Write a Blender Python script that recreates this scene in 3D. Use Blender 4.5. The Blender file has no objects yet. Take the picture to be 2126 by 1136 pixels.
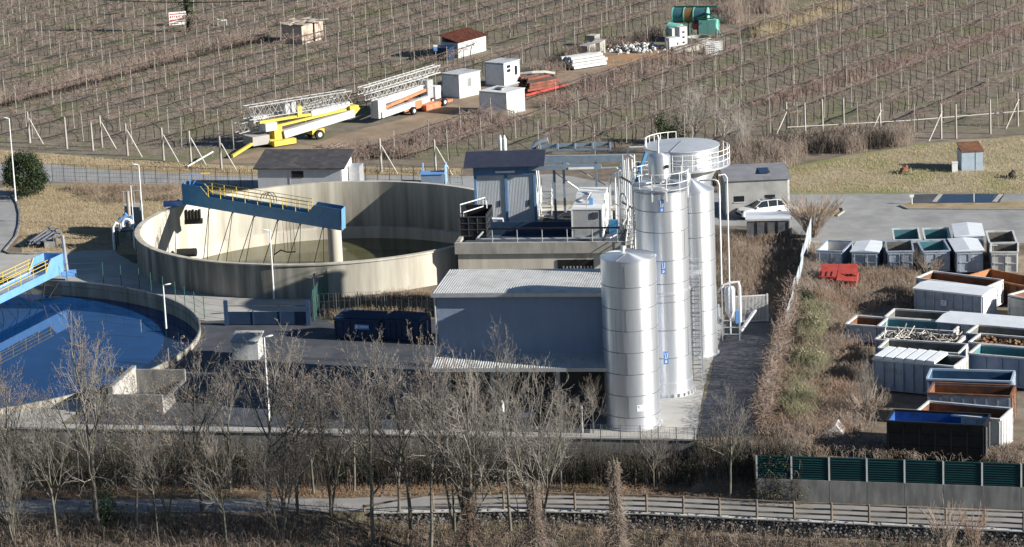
import bpy, math, random
import numpy as np
from mathutils import Vector, Matrix
from mathutils.geometry import delaunay_2d_cdt
random.seed(7); rng = np.random.default_rng(7)
sc = bpy.context.scene
COL = sc.collection
R = math.radians
# ------------------------------------------------------------------ camera model (survey helper: pixel -> ground point)
FPX = 6000.0; PIT = R(13.47); ROL = R(2.4); HC = 53.0
CAM = np.array([0, 0, HC])
fw = np.array([0, math.cos(PIT), -math.sin(PIT)]); _r = np.array([1., 0, 0]); _u = np.array([0, math.sin(PIT), math.cos(PIT)])
RT = _r*math.cos(ROL)-_u*math.sin(ROL); UP = _u*math.cos(ROL)+_r*math.sin(ROL)
def g(px, py, z=0.0):
    d = RT*(px-1063)/FPX+UP*(568-py)/FPX+fw
    return CAM+d*(z-HC)/d[2]
def pj(p):
    q = np.asarray(p, float)-CAM; d = q@fw
    return np.stack([1063+FPX*(q@RT)/d, 568-FPX*(q@UP)/d], -1)
def hgt(px, py, pyt, z=0.0):
    b = g(px, py, z); lo, hi = 0., 40.
    for _ in range(40):
        m = (lo+hi)/2
        if pj(b+np.array([0, 0, m]))[1] > pyt: lo = m
        else: hi = m
    return lo
cd = bpy.data.cameras.new('camera'); cam = bpy.data.objects.new('camera', cd); COL.objects.link(cam)
cd.sensor_width = 36; cd.lens = 36*FPX/2126; cd.clip_start = 5; cd.clip_end = 5000
mt = Matrix(((RT[0], UP[0], -fw[0], 0), (RT[1], UP[1], -fw[1], 0), (RT[2], UP[2], -fw[2], HC), (0, 0, 0, 1)))
cam.matrix_world = mt; sc.camera = cam
# ------------------------------------------------------------------ light
SUN_EL, SUN_AZ = R(22), R(20)     # azimuth: to the right, 9 degrees towards the camera
sdir = Vector((math.cos(SUN_AZ)*math.cos(SUN_EL), -math.sin(SUN_AZ)*math.cos(SUN_EL), math.sin(SUN_EL)))
sl = bpy.data.lights.new('sun', 'SUN'); sl.energy = 5.0; sl.angle = R(0.5); sl.color = (1, .965, .90)
so = bpy.data.objects.new('sun', sl); COL.objects.link(so); so.location = (60, 180, 80)
so.rotation_euler = sdir.to_track_quat('Z', 'Y').to_euler()
w = bpy.data.worlds.new('World'); sc.world = w; w.use_nodes = True
nt = w.node_tree; sky = nt.nodes.new('ShaderNodeTexSky'); sky.sky_type = 'NISHITA'; sky.sun_disc = False
sky.sun_elevation = SUN_EL; sky.sun_rotation = R(90+20); sky.air_density = 1.0; sky.dust_density = .2; sky.ozone_density = 4.0
nt.links.new(sky.outputs[0], nt.nodes['Background'].inputs[0]); nt.nodes['Background'].inputs[1].default_value = .05
sc.view_settings.view_transform = 'Standard'; sc.view_settings.look = 'None'; sc.view_settings.exposure = 0.78
sc.render.engine = 'CYCLES'
sc.cycles.max_bounces = 5; sc.cycles.diffuse_bounces = 1; sc.cycles.glossy_bounces = 3; sc.cycles.use_denoising = True
# ------------------------------------------------------------------ materials
MATS = {}
def pm(name, c1, c2=None, scale=1.0, rough=.85, metal=0.0, stretch=(1, 1, 1), bump=0.0, lo=.35, hi=.65, c3=None, s3=.2, lo3=.5, hi3=.65,
       detail=6, spec=.3, world=False, stretch3=(1, 1, 1)):
    if name in MATS: return MATS[name]
    m = bpy.data.materials.new(name); m.use_nodes = True; n = m.node_tree; b = n.nodes['Principled BSDF']
    b.inputs['Roughness'].default_value = rough; b.inputs['Metallic'].default_value = metal
    b.inputs['Specular IOR Level'].default_value = spec
    if c2 is None:
        c2 = tuple(min(1, x*1.15) for x in c1); c1 = tuple(x*.87 for x in c1)
    if world:
        tc = n.nodes.new('ShaderNodeNewGeometry'); out = tc.outputs['Position']
    else:
        tc = n.nodes.new('ShaderNodeTexCoord'); out = tc.outputs['Object']
    def noise(sc_, st, lo_, hi_, det):
        mp = n.nodes.new('ShaderNodeMapping'); mp.inputs['Scale'].default_value = st; n.links.new(out, mp.inputs[0])
        t = n.nodes.new('ShaderNodeTexNoise'); t.inputs['Scale'].default_value = sc_; t.inputs['Detail'].default_value = det
        t.inputs['Roughness'].default_value = .62
        n.links.new(mp.outputs[0], t.inputs['Vector'])
        r = n.nodes.new('ShaderNodeMapRange'); r.inputs[1].default_value = lo_; r.inputs[2].default_value = hi_
        n.links.new(t.outputs[0], r.inputs[0]); return t, r
    t, r = noise(scale, stretch, lo, hi, detail)
    mx = n.nodes.new('ShaderNodeMix'); mx.data_type = 'RGBA'
    mx.inputs[6].default_value = (*c1, 1); mx.inputs[7].default_value = (*c2, 1); n.links.new(r.outputs[0], mx.inputs[0])
    o = mx.outputs[2]
    if c3:
        t3, r3 = noise(s3, stretch3, lo3, hi3, 5)
        m3 = n.nodes.new('ShaderNodeMix'); m3.data_type = 'RGBA'; m3.inputs[7].default_value = (*c3, 1)
        n.links.new(o, m3.inputs[6]); n.links.new(r3.outputs[0], m3.inputs[0]); o = m3.outputs[2]
    n.links.new(o, b.inputs['Base Color'])
    if bump:
        bp = n.nodes.new('ShaderNodeBump'); bp.inputs['Strength'].default_value = min(1, bump); bp.inputs['Distance'].default_value = .05*max(1, bump)
        n.links.new(t.outputs[0], bp.inputs['Height']); n.links.new(bp.outputs[0], b.inputs['Normal'])
    MATS[name] = m; return m
# ground covers
SOIL = pm('soil_and_dry_grass', (.14, .108, .078), (.24, .19, .14), .9, .95, world=True, bump=.6, detail=9, c3=(.10, .115, .045), s3=.09, lo3=.5, hi3=.72)
VSOIL = pm('vineyard_soil', (.15, .122, .095), (.265, .22, .17), .8, .95, world=True, bump=.6, detail=9, c3=(.165, .165, .085), s3=.11, lo3=.47, hi3=.66, stretch3=(1.3, .75, 1))
TRACK = pm('track_earth', (.24, .17, .115), (.36, .27, .19), .5, .95, world=True, bump=.4, detail=9, c3=(.20, .155, .10), s3=.25)
OCHRE = pm('ochre_earth', (.36, .19, .09), (.42, .27, .15), .8, .95, world=True, bump=.4, c3=(.27, .19, .12), s3=.5)
LAWN = pm('dry_lawn', (.27, .20, .115), (.42, .325, .20), .8, .95, world=True, bump=.5, detail=9, c3=(.23, .21, .10), s3=.2, lo3=.5, hi3=.75)
LAWNG = pm('greenish_lawn', (.265, .22, .14), (.38, .325, .215), .7, .95, world=True, bump=.5, detail=9, c3=(.21, .215, .085), s3=.16, lo3=.45, hi3=.62)
ASPH = pm('asphalt', (.05, .055, .066), (.085, .09, .10), .6, .9, world=True, detail=8, c3=(.12, .12, .12), s3=.25, lo3=.52, hi3=.8)
SHEDB = pm('faded_blue_frame', (.09, .19, .34), (.13, .24, .40), 1.5, .5)
ASPHL = pm('pale_asphalt', (.28, .275, .265), (.37, .36, .345), .45, .9, world=True, detail=9, c3=(.20, .195, .185), s3=.3, lo3=.5, hi3=.8, stretch3=(1, .5, 1))
PATHM = pm('path_asphalt', (.25, .24, .225), (.33, .315, .30), .7, .9, world=True, detail=8, c3=(.2, .19, .17), s3=.4, lo3=.5, hi3=.8)
CONCF = pm('concrete_paving', (.36, .345, .31), (.47, .45, .41), .6, .9, world=True, detail=8, c3=(.25, .235, .21), s3=.3, lo3=.5, hi3=.8)
# built things
CONC = pm('weathered_concrete', (.32, .305, .27), (.44, .42, .37), 1.1, .9, stretch=(1, 1, .35), detail=8, c3=(.17, .16, .13), s3=.5, lo3=.5, hi3=.8, stretch3=(2.2, 2.2, .5))
CONCT = pm('stained_tank_concrete', (.50, .46, .375), (.70, .65, .54), .8, .9, stretch=(1, 1, .12), detail=8, c3=(.30, .265, .20), s3=.55, lo3=.5, hi3=.8, stretch3=(1.6, 1.6, .1))
CONCD = pm('dark_stained_concrete', (.17, .165, .155), (.33, .32, .295), 1.0, .9, stretch=(1.6, 1.6, .5), detail=10, lo=.34, hi=.7, c3=(.11, .105, .10), s3=.5, lo3=.5, hi3=.8, stretch3=(2.5, 2.5, .3))
STEEL = pm('brushed_steel', (.74, .75, .77), (.84, .85, .87), 1.5, .42, .78, stretch=(1, 1, .15), spec=.5, c3=(.52, .515, .51), s3=1.6, lo3=.54, hi3=.78, stretch3=(2.2, 2.2, .07), bump=.06)
_b = STEEL.node_tree.nodes['Principled BSDF']; _b.inputs['Anisotropic'].default_value = .78; _b.inputs['Anisotropic Rotation'].default_value = .25
_t = STEEL.node_tree.nodes.new('ShaderNodeTangent'); _t.direction_type = 'RADIAL'; _t.axis = 'Z'; STEEL.node_tree.links.new(_t.outputs[0], _b.inputs['Tangent'])
STEELD = pm('steel_seam', (.20, .20, .21), None, 2, .5, .4)
GALV = pm('galvanised_steel', (.50, .51, .52), (.62, .63, .64), 3, .45, .6)
WHITE = pm('white_paint', (.74, .74, .72), (.82, .82, .80), 2, .55, c3=(.55, .53, .49), s3=1.2, lo3=.56, hi3=.8)
WHITED = pm('dirty_white_paint', (.50, .50, .48), (.68, .67, .64), 1.2, .7, stretch=(1, 1, .3), c3=(.34, .27, .2), s3=1.6, lo3=.58, hi3=.78)
GREYB = pm('blue_grey_paint', (.27, .315, .385), (.36, .41, .48), 1.3, .6, stretch=(1, 1, .3), c3=(.22, .185, .15), s3=1.8, lo3=.53, hi3=.75, stretch3=(1, 1, .5))
SHEETG = pm('grey_sheet', (.54, .56, .58), (.62, .64, .66), 1.5, .5, .15, stretch=(1, 1, .3))
BLUEP = pm('blue_paint', (.035, .155, .31), (.055, .20, .37), 1.5, .5, c3=(.09, .2, .34), s3=1, lo3=.55, hi3=.8)
BLUEL = pm('light_blue_paint', (.13, .30, .62), (.17, .35, .67), 1.5, .45)
BLUED = pm('dark_blue_paint', (.02, .042, .085), (.028, .055, .11), 1.5, .5)
YELL = pm('yellow_paint', (.62, .46, .06), (.74, .56, .10), 2, .6, c3=(.38, .28, .10), s3=2, lo3=.52, hi3=.75)
BLACK = pm('black_paint', (.012, .012, .013), (.022, .022, .024), 2, .45)
BLACKR = pm('black_rubber', (.02, .02, .02), (.032, .03, .03), 3, .9)
RUST = pm('rust', (.15, .065, .035), (.26, .115, .06), 1.6, .9, detail=8, c3=(.10, .06, .045), s3=.9)
RUSTO = pm('orange_rust', (.36, .15, .06), (.46, .22, .10), 1.6, .85, c3=(.2, .1, .06), s3=1, lo3=.5, hi3=.7)
REDP = pm('red_paint', (.36, .05, .04), (.50, .085, .06), 1.5, .55, c3=(.35, .08, .06), s3=1.4, lo3=.58)
ORANGE = pm('orange_paint', (.62, .19, .09), (.70, .26, .14), 1.5, .55, c3=(.4, .15, .08), s3=2)
ROOFD = pm('dark_roof', (.055, .052, .055), (.09, .085, .09), 1.5, .7, c3=(.12, .1, .09), s3=.8, lo3=.55)
ROOFB = pm('slate_blue_roof', (.06, .07, .11), (.085, .095, .14), 2, .5)
ROOFL = pm('pale_corrugated_roof', (.50, .50, .48), (.62, .62, .60), 1.2, .5, .1, c3=(.42, .41, .38), s3=.7, lo3=.55)
GREENP = pm('turquoise_paint', (.17, .46, .38), (.24, .55, .46), 2, .5, c3=(.2, .33, .27), s3=2, lo3=.6)
GREEND = pm('dark_green_paint', (.02, .10, .075), (.035, .14, .10), 2, .5)
GREENB = pm('barrier_green', (.005, .032, .034), (.01, .048, .048), 2, .5, stretch=(.3, 1, 1))
TEALIN = pm('teal_inside', (.06, .17, .20), (.11, .25, .27), 1.3, .7, c3=(.2, .17, .13), s3=1.2, lo3=.6)
GREYIN = pm('dull_grey_inside', (.13, .125, .11), (.24, .23, .20), 1.2, .85, c3=(.09, .07, .05), s3=1.1, lo3=.5, hi3=.7)
BLUEIN = pm('bright_blue_inside', (.02, .09, .34), (.04, .14, .42), 1.5, .6, c3=(.04, .05, .08), s3=1.2, lo3=.5, hi3=.75)
GLASS = pm('dark_glass', (.02, .025, .03), None, 1, .08, spec=.8)
WOODR = pm('rail_wood', (.13, .10, .075), (.22, .175, .13), 2.2, .9, detail=8)
WOODP = pm('post_wood', (.30, .27, .235), (.50, .46, .405), 1.5, .9, stretch=(1, 1, .2))
WOODL = pm('pale_timber', (.55, .50, .42), (.72, .68, .60), 2, .85)
BARK = pm('bark', (.085, .078, .066), (.21, .19, .16), 3.0, .95, stretch=(1, 1, .35), c3=(.12, .13, .05), s3=.7, lo3=.5, hi3=.7)
TWIG = pm('twig', (.125, .112, .098), (.33, .30, .265), .5, .9)
TWIGR = pm('reddish_twig', (.17, .12, .09), (.30, .215, .165), 1.2, .9)
VINEW = pm('vine_wood', (.05, .042, .035), (.095, .078, .066), 2, .95)
CANE = pm('vine_cane', (.25, .175, .145), (.37, .275, .235), .6, .9, world=True)
CANEL = pm('bramble_cane', (.24, .185, .148), (.42, .34, .28), .5, .9, world=True)
DRYG = pm('dry_grass_blade', (.40, .31, .19), (.56, .46, .30), .5, .9, world=True)
DRYB = pm('brown_weed', (.24, .175, .125), (.40, .31, .23), .4, .9, world=True)
RUSTW = pm('russet_weed', (.28, .155, .09), (.38, .225, .135), .6, .9, world=True)
LEAFG = pm('evergreen_leaf', (.02, .034, .014), (.05, .07, .026), .9, .6, world=True)
LEAFP = pm('pale_green_leaf', (.19, .185, .10), (.33, .31, .19), .8, .7, world=True)
LEAFB = pm('dead_leaf', (.25, .15, .085), (.36, .24, .15), 1, .9, world=True)
IVY = pm('ivy_leaf', (.02, .045, .015), (.05, .085, .03), 1.5, .5, world=True)
STONE = pm('dark_stone', (.05, .05, .052), (.20, .195, .19), 3.0, .9, detail=3, lo=.42, hi=.6)
STONEL = pm('pale_stone', (.42, .41, .39), (.66, .65, .62), 3.0, .9)
def water_mat(name, c, rough=.04, bump=.1):
    m = pm(name, c, None, .4, rough, 0, spec=.5); b = m.node_tree.nodes['Principled BSDF']; b.inputs['IOR'].default_value = 1.33
    n = m.node_tree; t = n.nodes.new('ShaderNodeTexNoise'); t.inputs['Scale'].default_value = 1.2; t.inputs['Detail'].default_value = 4
    tc = n.nodes.new('ShaderNodeTexCoord'); n.links.new(tc.outputs['Object'], t.inputs['Vector'])
    bp = n.nodes.new('ShaderNodeBump'); bp.inputs['Strength'].default_value = bump; bp.inputs['Distance'].default_value = .02
    n.links.new(t.outputs[0], bp.inputs['Height']); n.links.new(bp.outputs[0], b.inputs['Normal']); return m
def stain_shade_mat(base, name, dark):
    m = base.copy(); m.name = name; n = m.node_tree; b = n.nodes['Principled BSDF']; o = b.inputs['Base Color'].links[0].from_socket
    at = n.nodes.new('ShaderNodeAttribute'); at.attribute_name = 'stain_shade'; tc = n.nodes.new('ShaderNodeTexCoord'); mp = n.nodes.new('ShaderNodeMapping'); mp.inputs['Scale'].default_value = (1.3, 1.3, .13)
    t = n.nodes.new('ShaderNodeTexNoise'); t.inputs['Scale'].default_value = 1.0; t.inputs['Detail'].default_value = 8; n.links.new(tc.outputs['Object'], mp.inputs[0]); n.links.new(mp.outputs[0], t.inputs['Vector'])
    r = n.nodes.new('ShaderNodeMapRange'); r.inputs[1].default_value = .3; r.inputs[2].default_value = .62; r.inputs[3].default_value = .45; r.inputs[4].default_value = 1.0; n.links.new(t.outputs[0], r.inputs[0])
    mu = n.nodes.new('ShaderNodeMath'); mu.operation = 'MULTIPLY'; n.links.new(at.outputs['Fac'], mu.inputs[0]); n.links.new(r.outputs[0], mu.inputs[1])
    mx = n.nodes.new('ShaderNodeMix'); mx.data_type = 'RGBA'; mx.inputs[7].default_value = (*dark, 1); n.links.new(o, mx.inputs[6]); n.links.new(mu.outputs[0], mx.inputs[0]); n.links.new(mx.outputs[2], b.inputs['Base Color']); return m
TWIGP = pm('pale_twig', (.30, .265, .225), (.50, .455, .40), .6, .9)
TANKM = stain_shade_mat(CONCT, 'grime_shade_concrete', (.085, .08, .068))  # dark tone mixes real grime with painted shade
WATERB = water_mat('sky_blue_water', (.005, .04, .135), .03, .04)  # blue sky reflection put into the base colour
WATERG = water_mat('murky_water', (.10, .095, .045), .08, .08)
PUDDLE = water_mat('puddle_water', (.02, .03, .06), .03, .02)
# ------------------------------------------------------------------ mesh helpers
XF = {}     # object -> (loc, rz) of its thing
class MB:
    def __init__(s): s.v = []; s.f = []; s.mi = []
    def add(s, vs, fs, mi=0):
        o = len(s.v); s.v += [tuple(map(float, p)) for p in vs]; s.f += [tuple(i+o for i in f) for f in fs]; s.mi += [mi]*len(fs)
    def box(s, c, d, rz=0, mi=0):     # c = centre of the BOTTOM face
        x, y, z = d[0]/2, d[1]/2, d[2]; ca, sa = math.cos(rz), math.sin(rz); vs = []
        for zz in (0, z):
            for a, b in ((-x, -y), (x, -y), (x, y), (-x, y)): vs.append((c[0]+a*ca-b*sa, c[1]+a*sa+b*ca, c[2]+zz))
        s.add(vs, [(3, 2, 1, 0), (4, 5, 6, 7), (0, 1, 5, 4), (1, 2, 6, 5), (2, 3, 7, 6), (3, 0, 4, 7)], mi)
    def bar(s, p, q, w, h=None, mi=0):
        p = Vector(p); q = Vector(q); h = h or w; d = (q-p).normalized()
        a = d.cross(Vector((0, 0, 1)))
        if a.length < 1e-3: a = Vector((1, 0, 0))
        a.normalize(); b = a.cross(d); a = a*w/2; b = b*h/2
        vs = [p-a-b, p+a-b, p+a+b, p-a+b, q-a-b, q+a-b, q+a+b, q-a+b]
        s.add(vs, [(0, 1, 2, 3), (7, 6, 5, 4), (4, 5, 1, 0), (5, 6, 2, 1), (6, 7, 3, 2), (7, 4, 0, 3)], mi)
    def tube(s, p, q, r, r2=None, n=6, mi=0): s.path([p, q], [r, r if r2 is None else r2], n, mi)
    def path(s, pts, r, n=6, mi=0, cap=True):
        pts = [Vector(p) for p in pts]; k = len(pts); rs = r if isinstance(r, (list, tuple)) else [r]*k; vs = []; a = None
        for i in range(k):
            d = (pts[min(i+1, k-1)]-pts[max(i-1, 0)])
            d = d.normalized() if d.length > 1e-9 else Vector((0, 0, 1))
            if a is None:
                a = d.cross(Vector((0, 0, 1)))
                if a.length < 1e-3: a = Vector((1, 0, 0))
            a = (a-d*a.dot(d)); a.normalize(); b = d.cross(a)
            for j in range(n):
                t = 2*math.pi*j/n; vs.append(pts[i]+(a*math.cos(t)+b*math.sin(t))*rs[i])
        fs = [(i*n+j, i*n+(j+1) % n, (i+1)*n+(j+1) % n, (i+1)*n+j) for i in range(k-1) for j in range(n)]
        if cap: fs += [tuple(range(n-1, -1, -1)), tuple((k-1)*n+j for j in range(n))]
        s.add(vs, fs, mi)
    def lathe(s, prof, n=48, c=(0, 0, 0), a0=0, a1=2*math.pi, mi=0, closed=False):
        full = abs(a1-a0-2*math.pi) < 1e-6; m = n if full else n+1; vs = []; k = len(prof)
        for i in range(m):
            t = a0+(a1-a0)*i/n
            for r, z in prof: vs.append((c[0]+r*math.cos(t), c[1]+r*math.sin(t), c[2]+z))
        fs = []
        for i in range(n):
            j = (i+1) % m
            for q in range(k if closed else k-1):
                q2 = (q+1) % k
                if prof[q][0] < 1e-6 and prof[q2][0] < 1e-6: continue
                fs.append((i*k+q, j*k+q, j*k+q2, i*k+q2))
        s.add(vs, fs, mi)
    def cyl(s, c, r, h, n=32, r2=None, mi=0): s.lathe([(0, 0), (r, 0), (r if r2 is None else r2, h), (0, h)], n, c, mi=mi)
    def extr(s, poly, vec, mi=0):
        k = len(poly); P = [np.asarray(p, float) for p in poly]; v = np.asarray(vec, float)
        fs = [tuple(range(k-1, -1, -1)), tuple(range(k, 2*k))]+[(i, (i+1) % k, k+(i+1) % k, k+i) for i in range(k)]
        s.add(P+[p+v for p in P], fs, mi)
    def build(s, name, mats, parent=None, smooth=0, local=False):
        me = bpy.data.meshes.new(name); V = np.array(s.v).reshape(-1, 3)
        if parent is not None:
            loc, rz = XF[parent]
            if not local:
                V = V-np.array(loc); ca, sa = math.cos(-rz), math.sin(-rz)
                V = np.stack([V[:, 0]*ca-V[:, 1]*sa, V[:, 0]*sa+V[:, 1]*ca, V[:, 2]], -1)
        me.from_pydata(V.tolist(), [], s.f)
        mats = mats if isinstance(mats, (list, tuple)) else [mats]
        for m in mats: me.materials.append(m)
        if len(mats) > 1: me.polygons.foreach_set('material_index', s.mi)
        o = bpy.data.objects.new(name, me); COL.objects.link(o)
        if smooth:
            me.polygons.foreach_set('use_smooth', [True]*len(me.polygons)); me.set_sharp_from_angle(angle=R(smooth))
        if parent is not None: o.parent = parent; XF[o] = XF[parent]
        fixn(me)
        return o
def fixn(me):
    import bmesh
    b = bmesh.new(); b.from_mesh(me); bmesh.ops.recalc_face_normals(b, faces=b.faces); b.to_mesh(me); b.free()
def tag(o, label, cat, group=None, kind=None):
    o['label'] = label; o['category'] = cat
    if group: o['group'] = group
    if kind: o['kind'] = kind
    return o
def thing(name, label, cat, loc=(0, 0, 0), rz=0.0, group=None):
    o = bpy.data.objects.new(name, None); COL.objects.link(o); o.location = tuple(float(x) for x in loc); o.rotation_euler = (0, 0, rz)
    o.empty_display_size = .3; XF[o] = (tuple(loc), rz); return tag(o, label, cat, group)
def copy_thing(src, loc, rz=0.0, sc_=1.0, label=None, group=None):
    r = src.copy(); COL.objects.link(r); r.location = tuple(float(x) for x in loc); r.rotation_euler = (0, 0, rz)
    r.scale = (sc_,)*3 if not isinstance(sc_, tuple) else sc_
    if label: r['label'] = label
    if group: r['group'] = group
    for ch in src.children:
        c = ch.copy(); COL.objects.link(c); c.parent = r
        for gg in ch.children:
            d = gg.copy(); COL.objects.link(d); d.parent = c
    return r
def npmesh(name, V, F, mat, parent=None, smooth=False):
    """V (n,3), F (m,k) all faces with k corners"""
    if parent is not None:
        loc, rz = XF[parent]; V = V-np.array(loc); ca, sa = math.cos(-rz), math.sin(-rz)
        V = np.stack([V[:, 0]*ca-V[:, 1]*sa, V[:, 0]*sa+V[:, 1]*ca, V[:, 2]], -1)
    me = bpy.data.meshes.new(name); V = np.ascontiguousarray(V, dtype=np.float32); F = np.ascontiguousarray(F, dtype=np.int32)
    k = F.shape[1]; me.vertices.add(len(V)); me.vertices.foreach_set('co', V.ravel())
    me.loops.add(F.size); me.loops.foreach_set('vertex_index', F.ravel())
    me.polygons.add(len(F)); me.polygons.foreach_set('loop_start', np.arange(len(F), dtype=np.int32)*k)
    me.update(calc_edges=True); me.materials.append(mat)
    if smooth: me.polygons.foreach_set('use_smooth', [True]*len(me.polygons))
    o = bpy.data.objects.new(name, me); COL.objects.link(o)
    if parent is not None: o.parent = parent; XF[o] = XF[parent]
    return o
def prisms(P0, P1, R0, R1, n=3):
    P0 = np.asarray(P0, float); P1 = np.asarray(P1, float); m = len(P0)
    R0 = np.broadcast_to(np.asarray(R0, float), (m,)); R1 = np.broadcast_to(np.asarray(R1, float), (m,))
    d = P1-P0; d /= np.linalg.norm(d, axis=1, keepdims=True)+1e-9
    ref = np.where(np.abs(d[:, 2:3]) > .9, np.array([[1., 0, 0]]), np.array([[0, 0, 1.]]))
    a = np.cross(d, ref); a /= np.linalg.norm(a, axis=1, keepdims=True); b = np.cross(d, a)
    t = 2*np.pi*np.arange(n)/n; ring = np.cos(t)[None, :, None]*a[:, None]+np.sin(t)[None, :, None]*b[:, None]
    V = np.concatenate([P0[:, None]+ring*R0[:, None, None], P1[:, None]+ring*R1[:, None, None]], 1).reshape(-1, 3)
    j = np.arange(n); q = np.stack([j, (j+1) % n, n+(j+1) % n, n+j], -1)
    F = (np.arange(m)*2*n)[:, None, None]+q[None]
    return V, F.reshape(-1, 4)
def joinp(parts):
    Vs, Fs, o = [], [], 0
    for V, F in parts: Vs.append(V); Fs.append(F+o); o += len(V)
    return np.concatenate(Vs), np.concatenate(Fs)
def inpoly(P, poly):
    x, y = P[:, 0], P[:, 1]; r = np.zeros(len(P), bool); k = len(poly)
    for i in range(k):
        x1, y1 = poly[i]; x2, y2 = poly[(i+1) % k]
        c = (y1 > y) != (y2 > y)
        with np.errstate(divide='ignore', invalid='ignore'): r ^= c & (x < (x2-x1)*(y-y1)/((y2-y1) or 1e-9)+x1)
    return r
def wpoly(pts, z=0.0): return [tuple(g(px, py, z)[:2]) for px, py in pts]
def sample(wp, n):
    a = np.array(wp); lo, hi = a.min(0), a.max(0); out = []
    tot = 0
    while tot < n:
        p = rng.uniform(lo, hi, (max(64, n), 2)); p = p[inpoly(p, wp)]; out.append(p); tot += len(p)
    return np.concatenate(out)[:n]
def rough_edge(wp, step=1.2, amp=.25):
    out = []; k = len(wp)
    for i in range(k):
        a = np.array(wp[i]); b = np.array(wp[(i+1) % k]); n = max(1, int(np.linalg.norm(b-a)/step))
        for j in range(n):
            p = a+(b-a)*j/n
            if j: p = p+rng.normal(0, amp, 2)
            out.append(tuple(p))
    return out
# ------------------------------------------------------------------ terrain
ZP = -2.0
def lerpf(pts): 
    xs = [p[0] for p in pts]; ys = [p[1] for p in pts]
    def f(x):
        if x <= xs[0]: return ys[0]+(x-xs[0])*(ys[1]-ys[0])/(xs[1]-xs[0])
        if x >= xs[-1]: return ys[-1]+(x-xs[-1])*(ys[-1]-ys[-2])/(xs[-1]-xs[-2])
        return float(np.interp(x, xs, ys))
    return f
PB = lerpf([tuple(g(x, y, ZP)[:2]) for x, y in ((0, 1040), (300, 1037), (700, 1035), (1064, 1028), (1330, 1033), (1596, 1041), (1860, 1050), (2126, 1060))])
PF = lerpf([tuple(g(x, y, ZP)[:2]) for x, y in ((0, 1067), (300, 1066), (700, 1064), (1064, 1058), (1330, 1064), (1596, 1077), (1860, 1089), (2126, 1101))])
XB = g(1573, 1041, ZP)[0]        # west end of the noise barrier
def WL(x):
    return PB(x)+.30 if x > XB+.01 else 181.82+(x+25.41)*-.2087
def zlow(x): return float(np.interp(x, (-12, -7, 60), (-2.05, -2.85, -3.1)))
def ground_z(x, y):
    W, B, F_ = WL(x), PB(x), PF(x)
    if y >= W: return 0.0
    if y > B: return -1.45+( -2.0+1.45)*(W-y)/(W-B) if x < 11 else -2.0*(W-y)/(W-B)
    if y >= F_: return ZP
    d = F_-y; z0 = zlow(x); return z0-.25*max(0, d-.4)-.004*d*d*.3
xs = sorted(set(np.round(np.concatenate([np.arange(-120, -40, 4.), np.arange(-40, 40, .8), np.arange(40, 121, 4.)]), 3).tolist()+[round(XB, 3), round(XB+.02, 3)]))
V, F_ = [], []
rows = 14
for x in xs:
    W, B, Fr = WL(x), PB(x), PF(x); z0 = zlow(x); col = []
    for d in (60, 36, 22, 14, 9, 5, 2.5, 1.0):
        z = z0-.25*(d-.4)-.0012*d*d; col.append((x, Fr-d+rng.normal(0, .2), z+rng.normal(0, .10)))
    col.append((x, Fr-.35, z0+rng.normal(0, .04))); col.append((x, Fr-.05, ZP)); col.append((x, B, ZP))
    zb = -1.45 if x < 11 else -.05
    if x > XB+.01: zb = -2.
    col.append((x, B+(W-B)*.5, ZP+(zb-ZP)*.45+rng.normal(0, .06))); col.append((x, W-.02, zb)); col.append((x, W, 0.))
    V += col
for i in range(len(xs)-1):
    for j in range(rows-1):
        a = i*rows+j; F_.append((a, a+rows, a+rows+1, a+1))
T1 = (-14.9, 231.4, 15.65); T2 = (-43.04, 204.92, 20.0)
edge = [(x, WL(x)) for x in xs]
pts = [Vector(p) for p in edge]; pts += [Vector((120, 500)), Vector((900, 1500)), Vector((-900, 1500)), Vector((-120, 500))]
n0 = len(pts); edges = [(i, (i+1) % n0) for i in range(n0)]
holes = []
for cx, cy, r in (T1, T2):
    s = len(pts); k = 72
    pts += [Vector((cx+(r-.2)*math.cos(2*math.pi*i/k), cy+(r-.2)*math.sin(2*math.pi*i/k))) for i in range(k)]
    edges += [(s+i, s+(i+1) % k) for i in range(k)]
def cdt(pts, edges, keep):
    v, e, f, *_ = delaunay_2d_cdt(pts, edges, [], 0, 1e-5); v = [tuple(p) for p in v]; out = []
    for t in f:
        c = np.mean([v[i] for i in t], 0)
        if keep(c): out.append(tuple(t))
    return v, out
poly0 = [tuple(p) for p in pts[:n0]]
def keep0(c):
    if any(math.hypot(c[0]-a, c[1]-b) < r-.25 for a, b, r in (T1, T2)): return False
    return bool(inpoly(np.array([c]), poly0)[0])
v2, f2 = cdt(pts, edges, keep0)
o = len(V); V += [(x, y, 0.) for x, y in v2]; F_ += [tuple(i+o for i in t) for t in f2]
m = MB(); m.v = V; m.f = F_; m.mi = [0]*len(F_)
gr = m.build('ground', SOIL); tag(gr, 'brown earth and dry grass ground of the plain and the river bank', 'ground', kind='structure')
LV = {'vineyard_ground': 1, 'dirt_track': 2, 'sandy_patch': 3, 'lawn': 1, 'verge': 2, 'meadow': 2, 'back_road': 3, 'left_road': 3, 'forecourt': 4, 'plant_yard': 5, 'apron': 6, 'silo_slab': 6, 'lane': 5, 'island': 4, 'green_island': 4, 'wet_asphalt': 5, 'puddle': 6, 'container_yard': 4}
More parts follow.
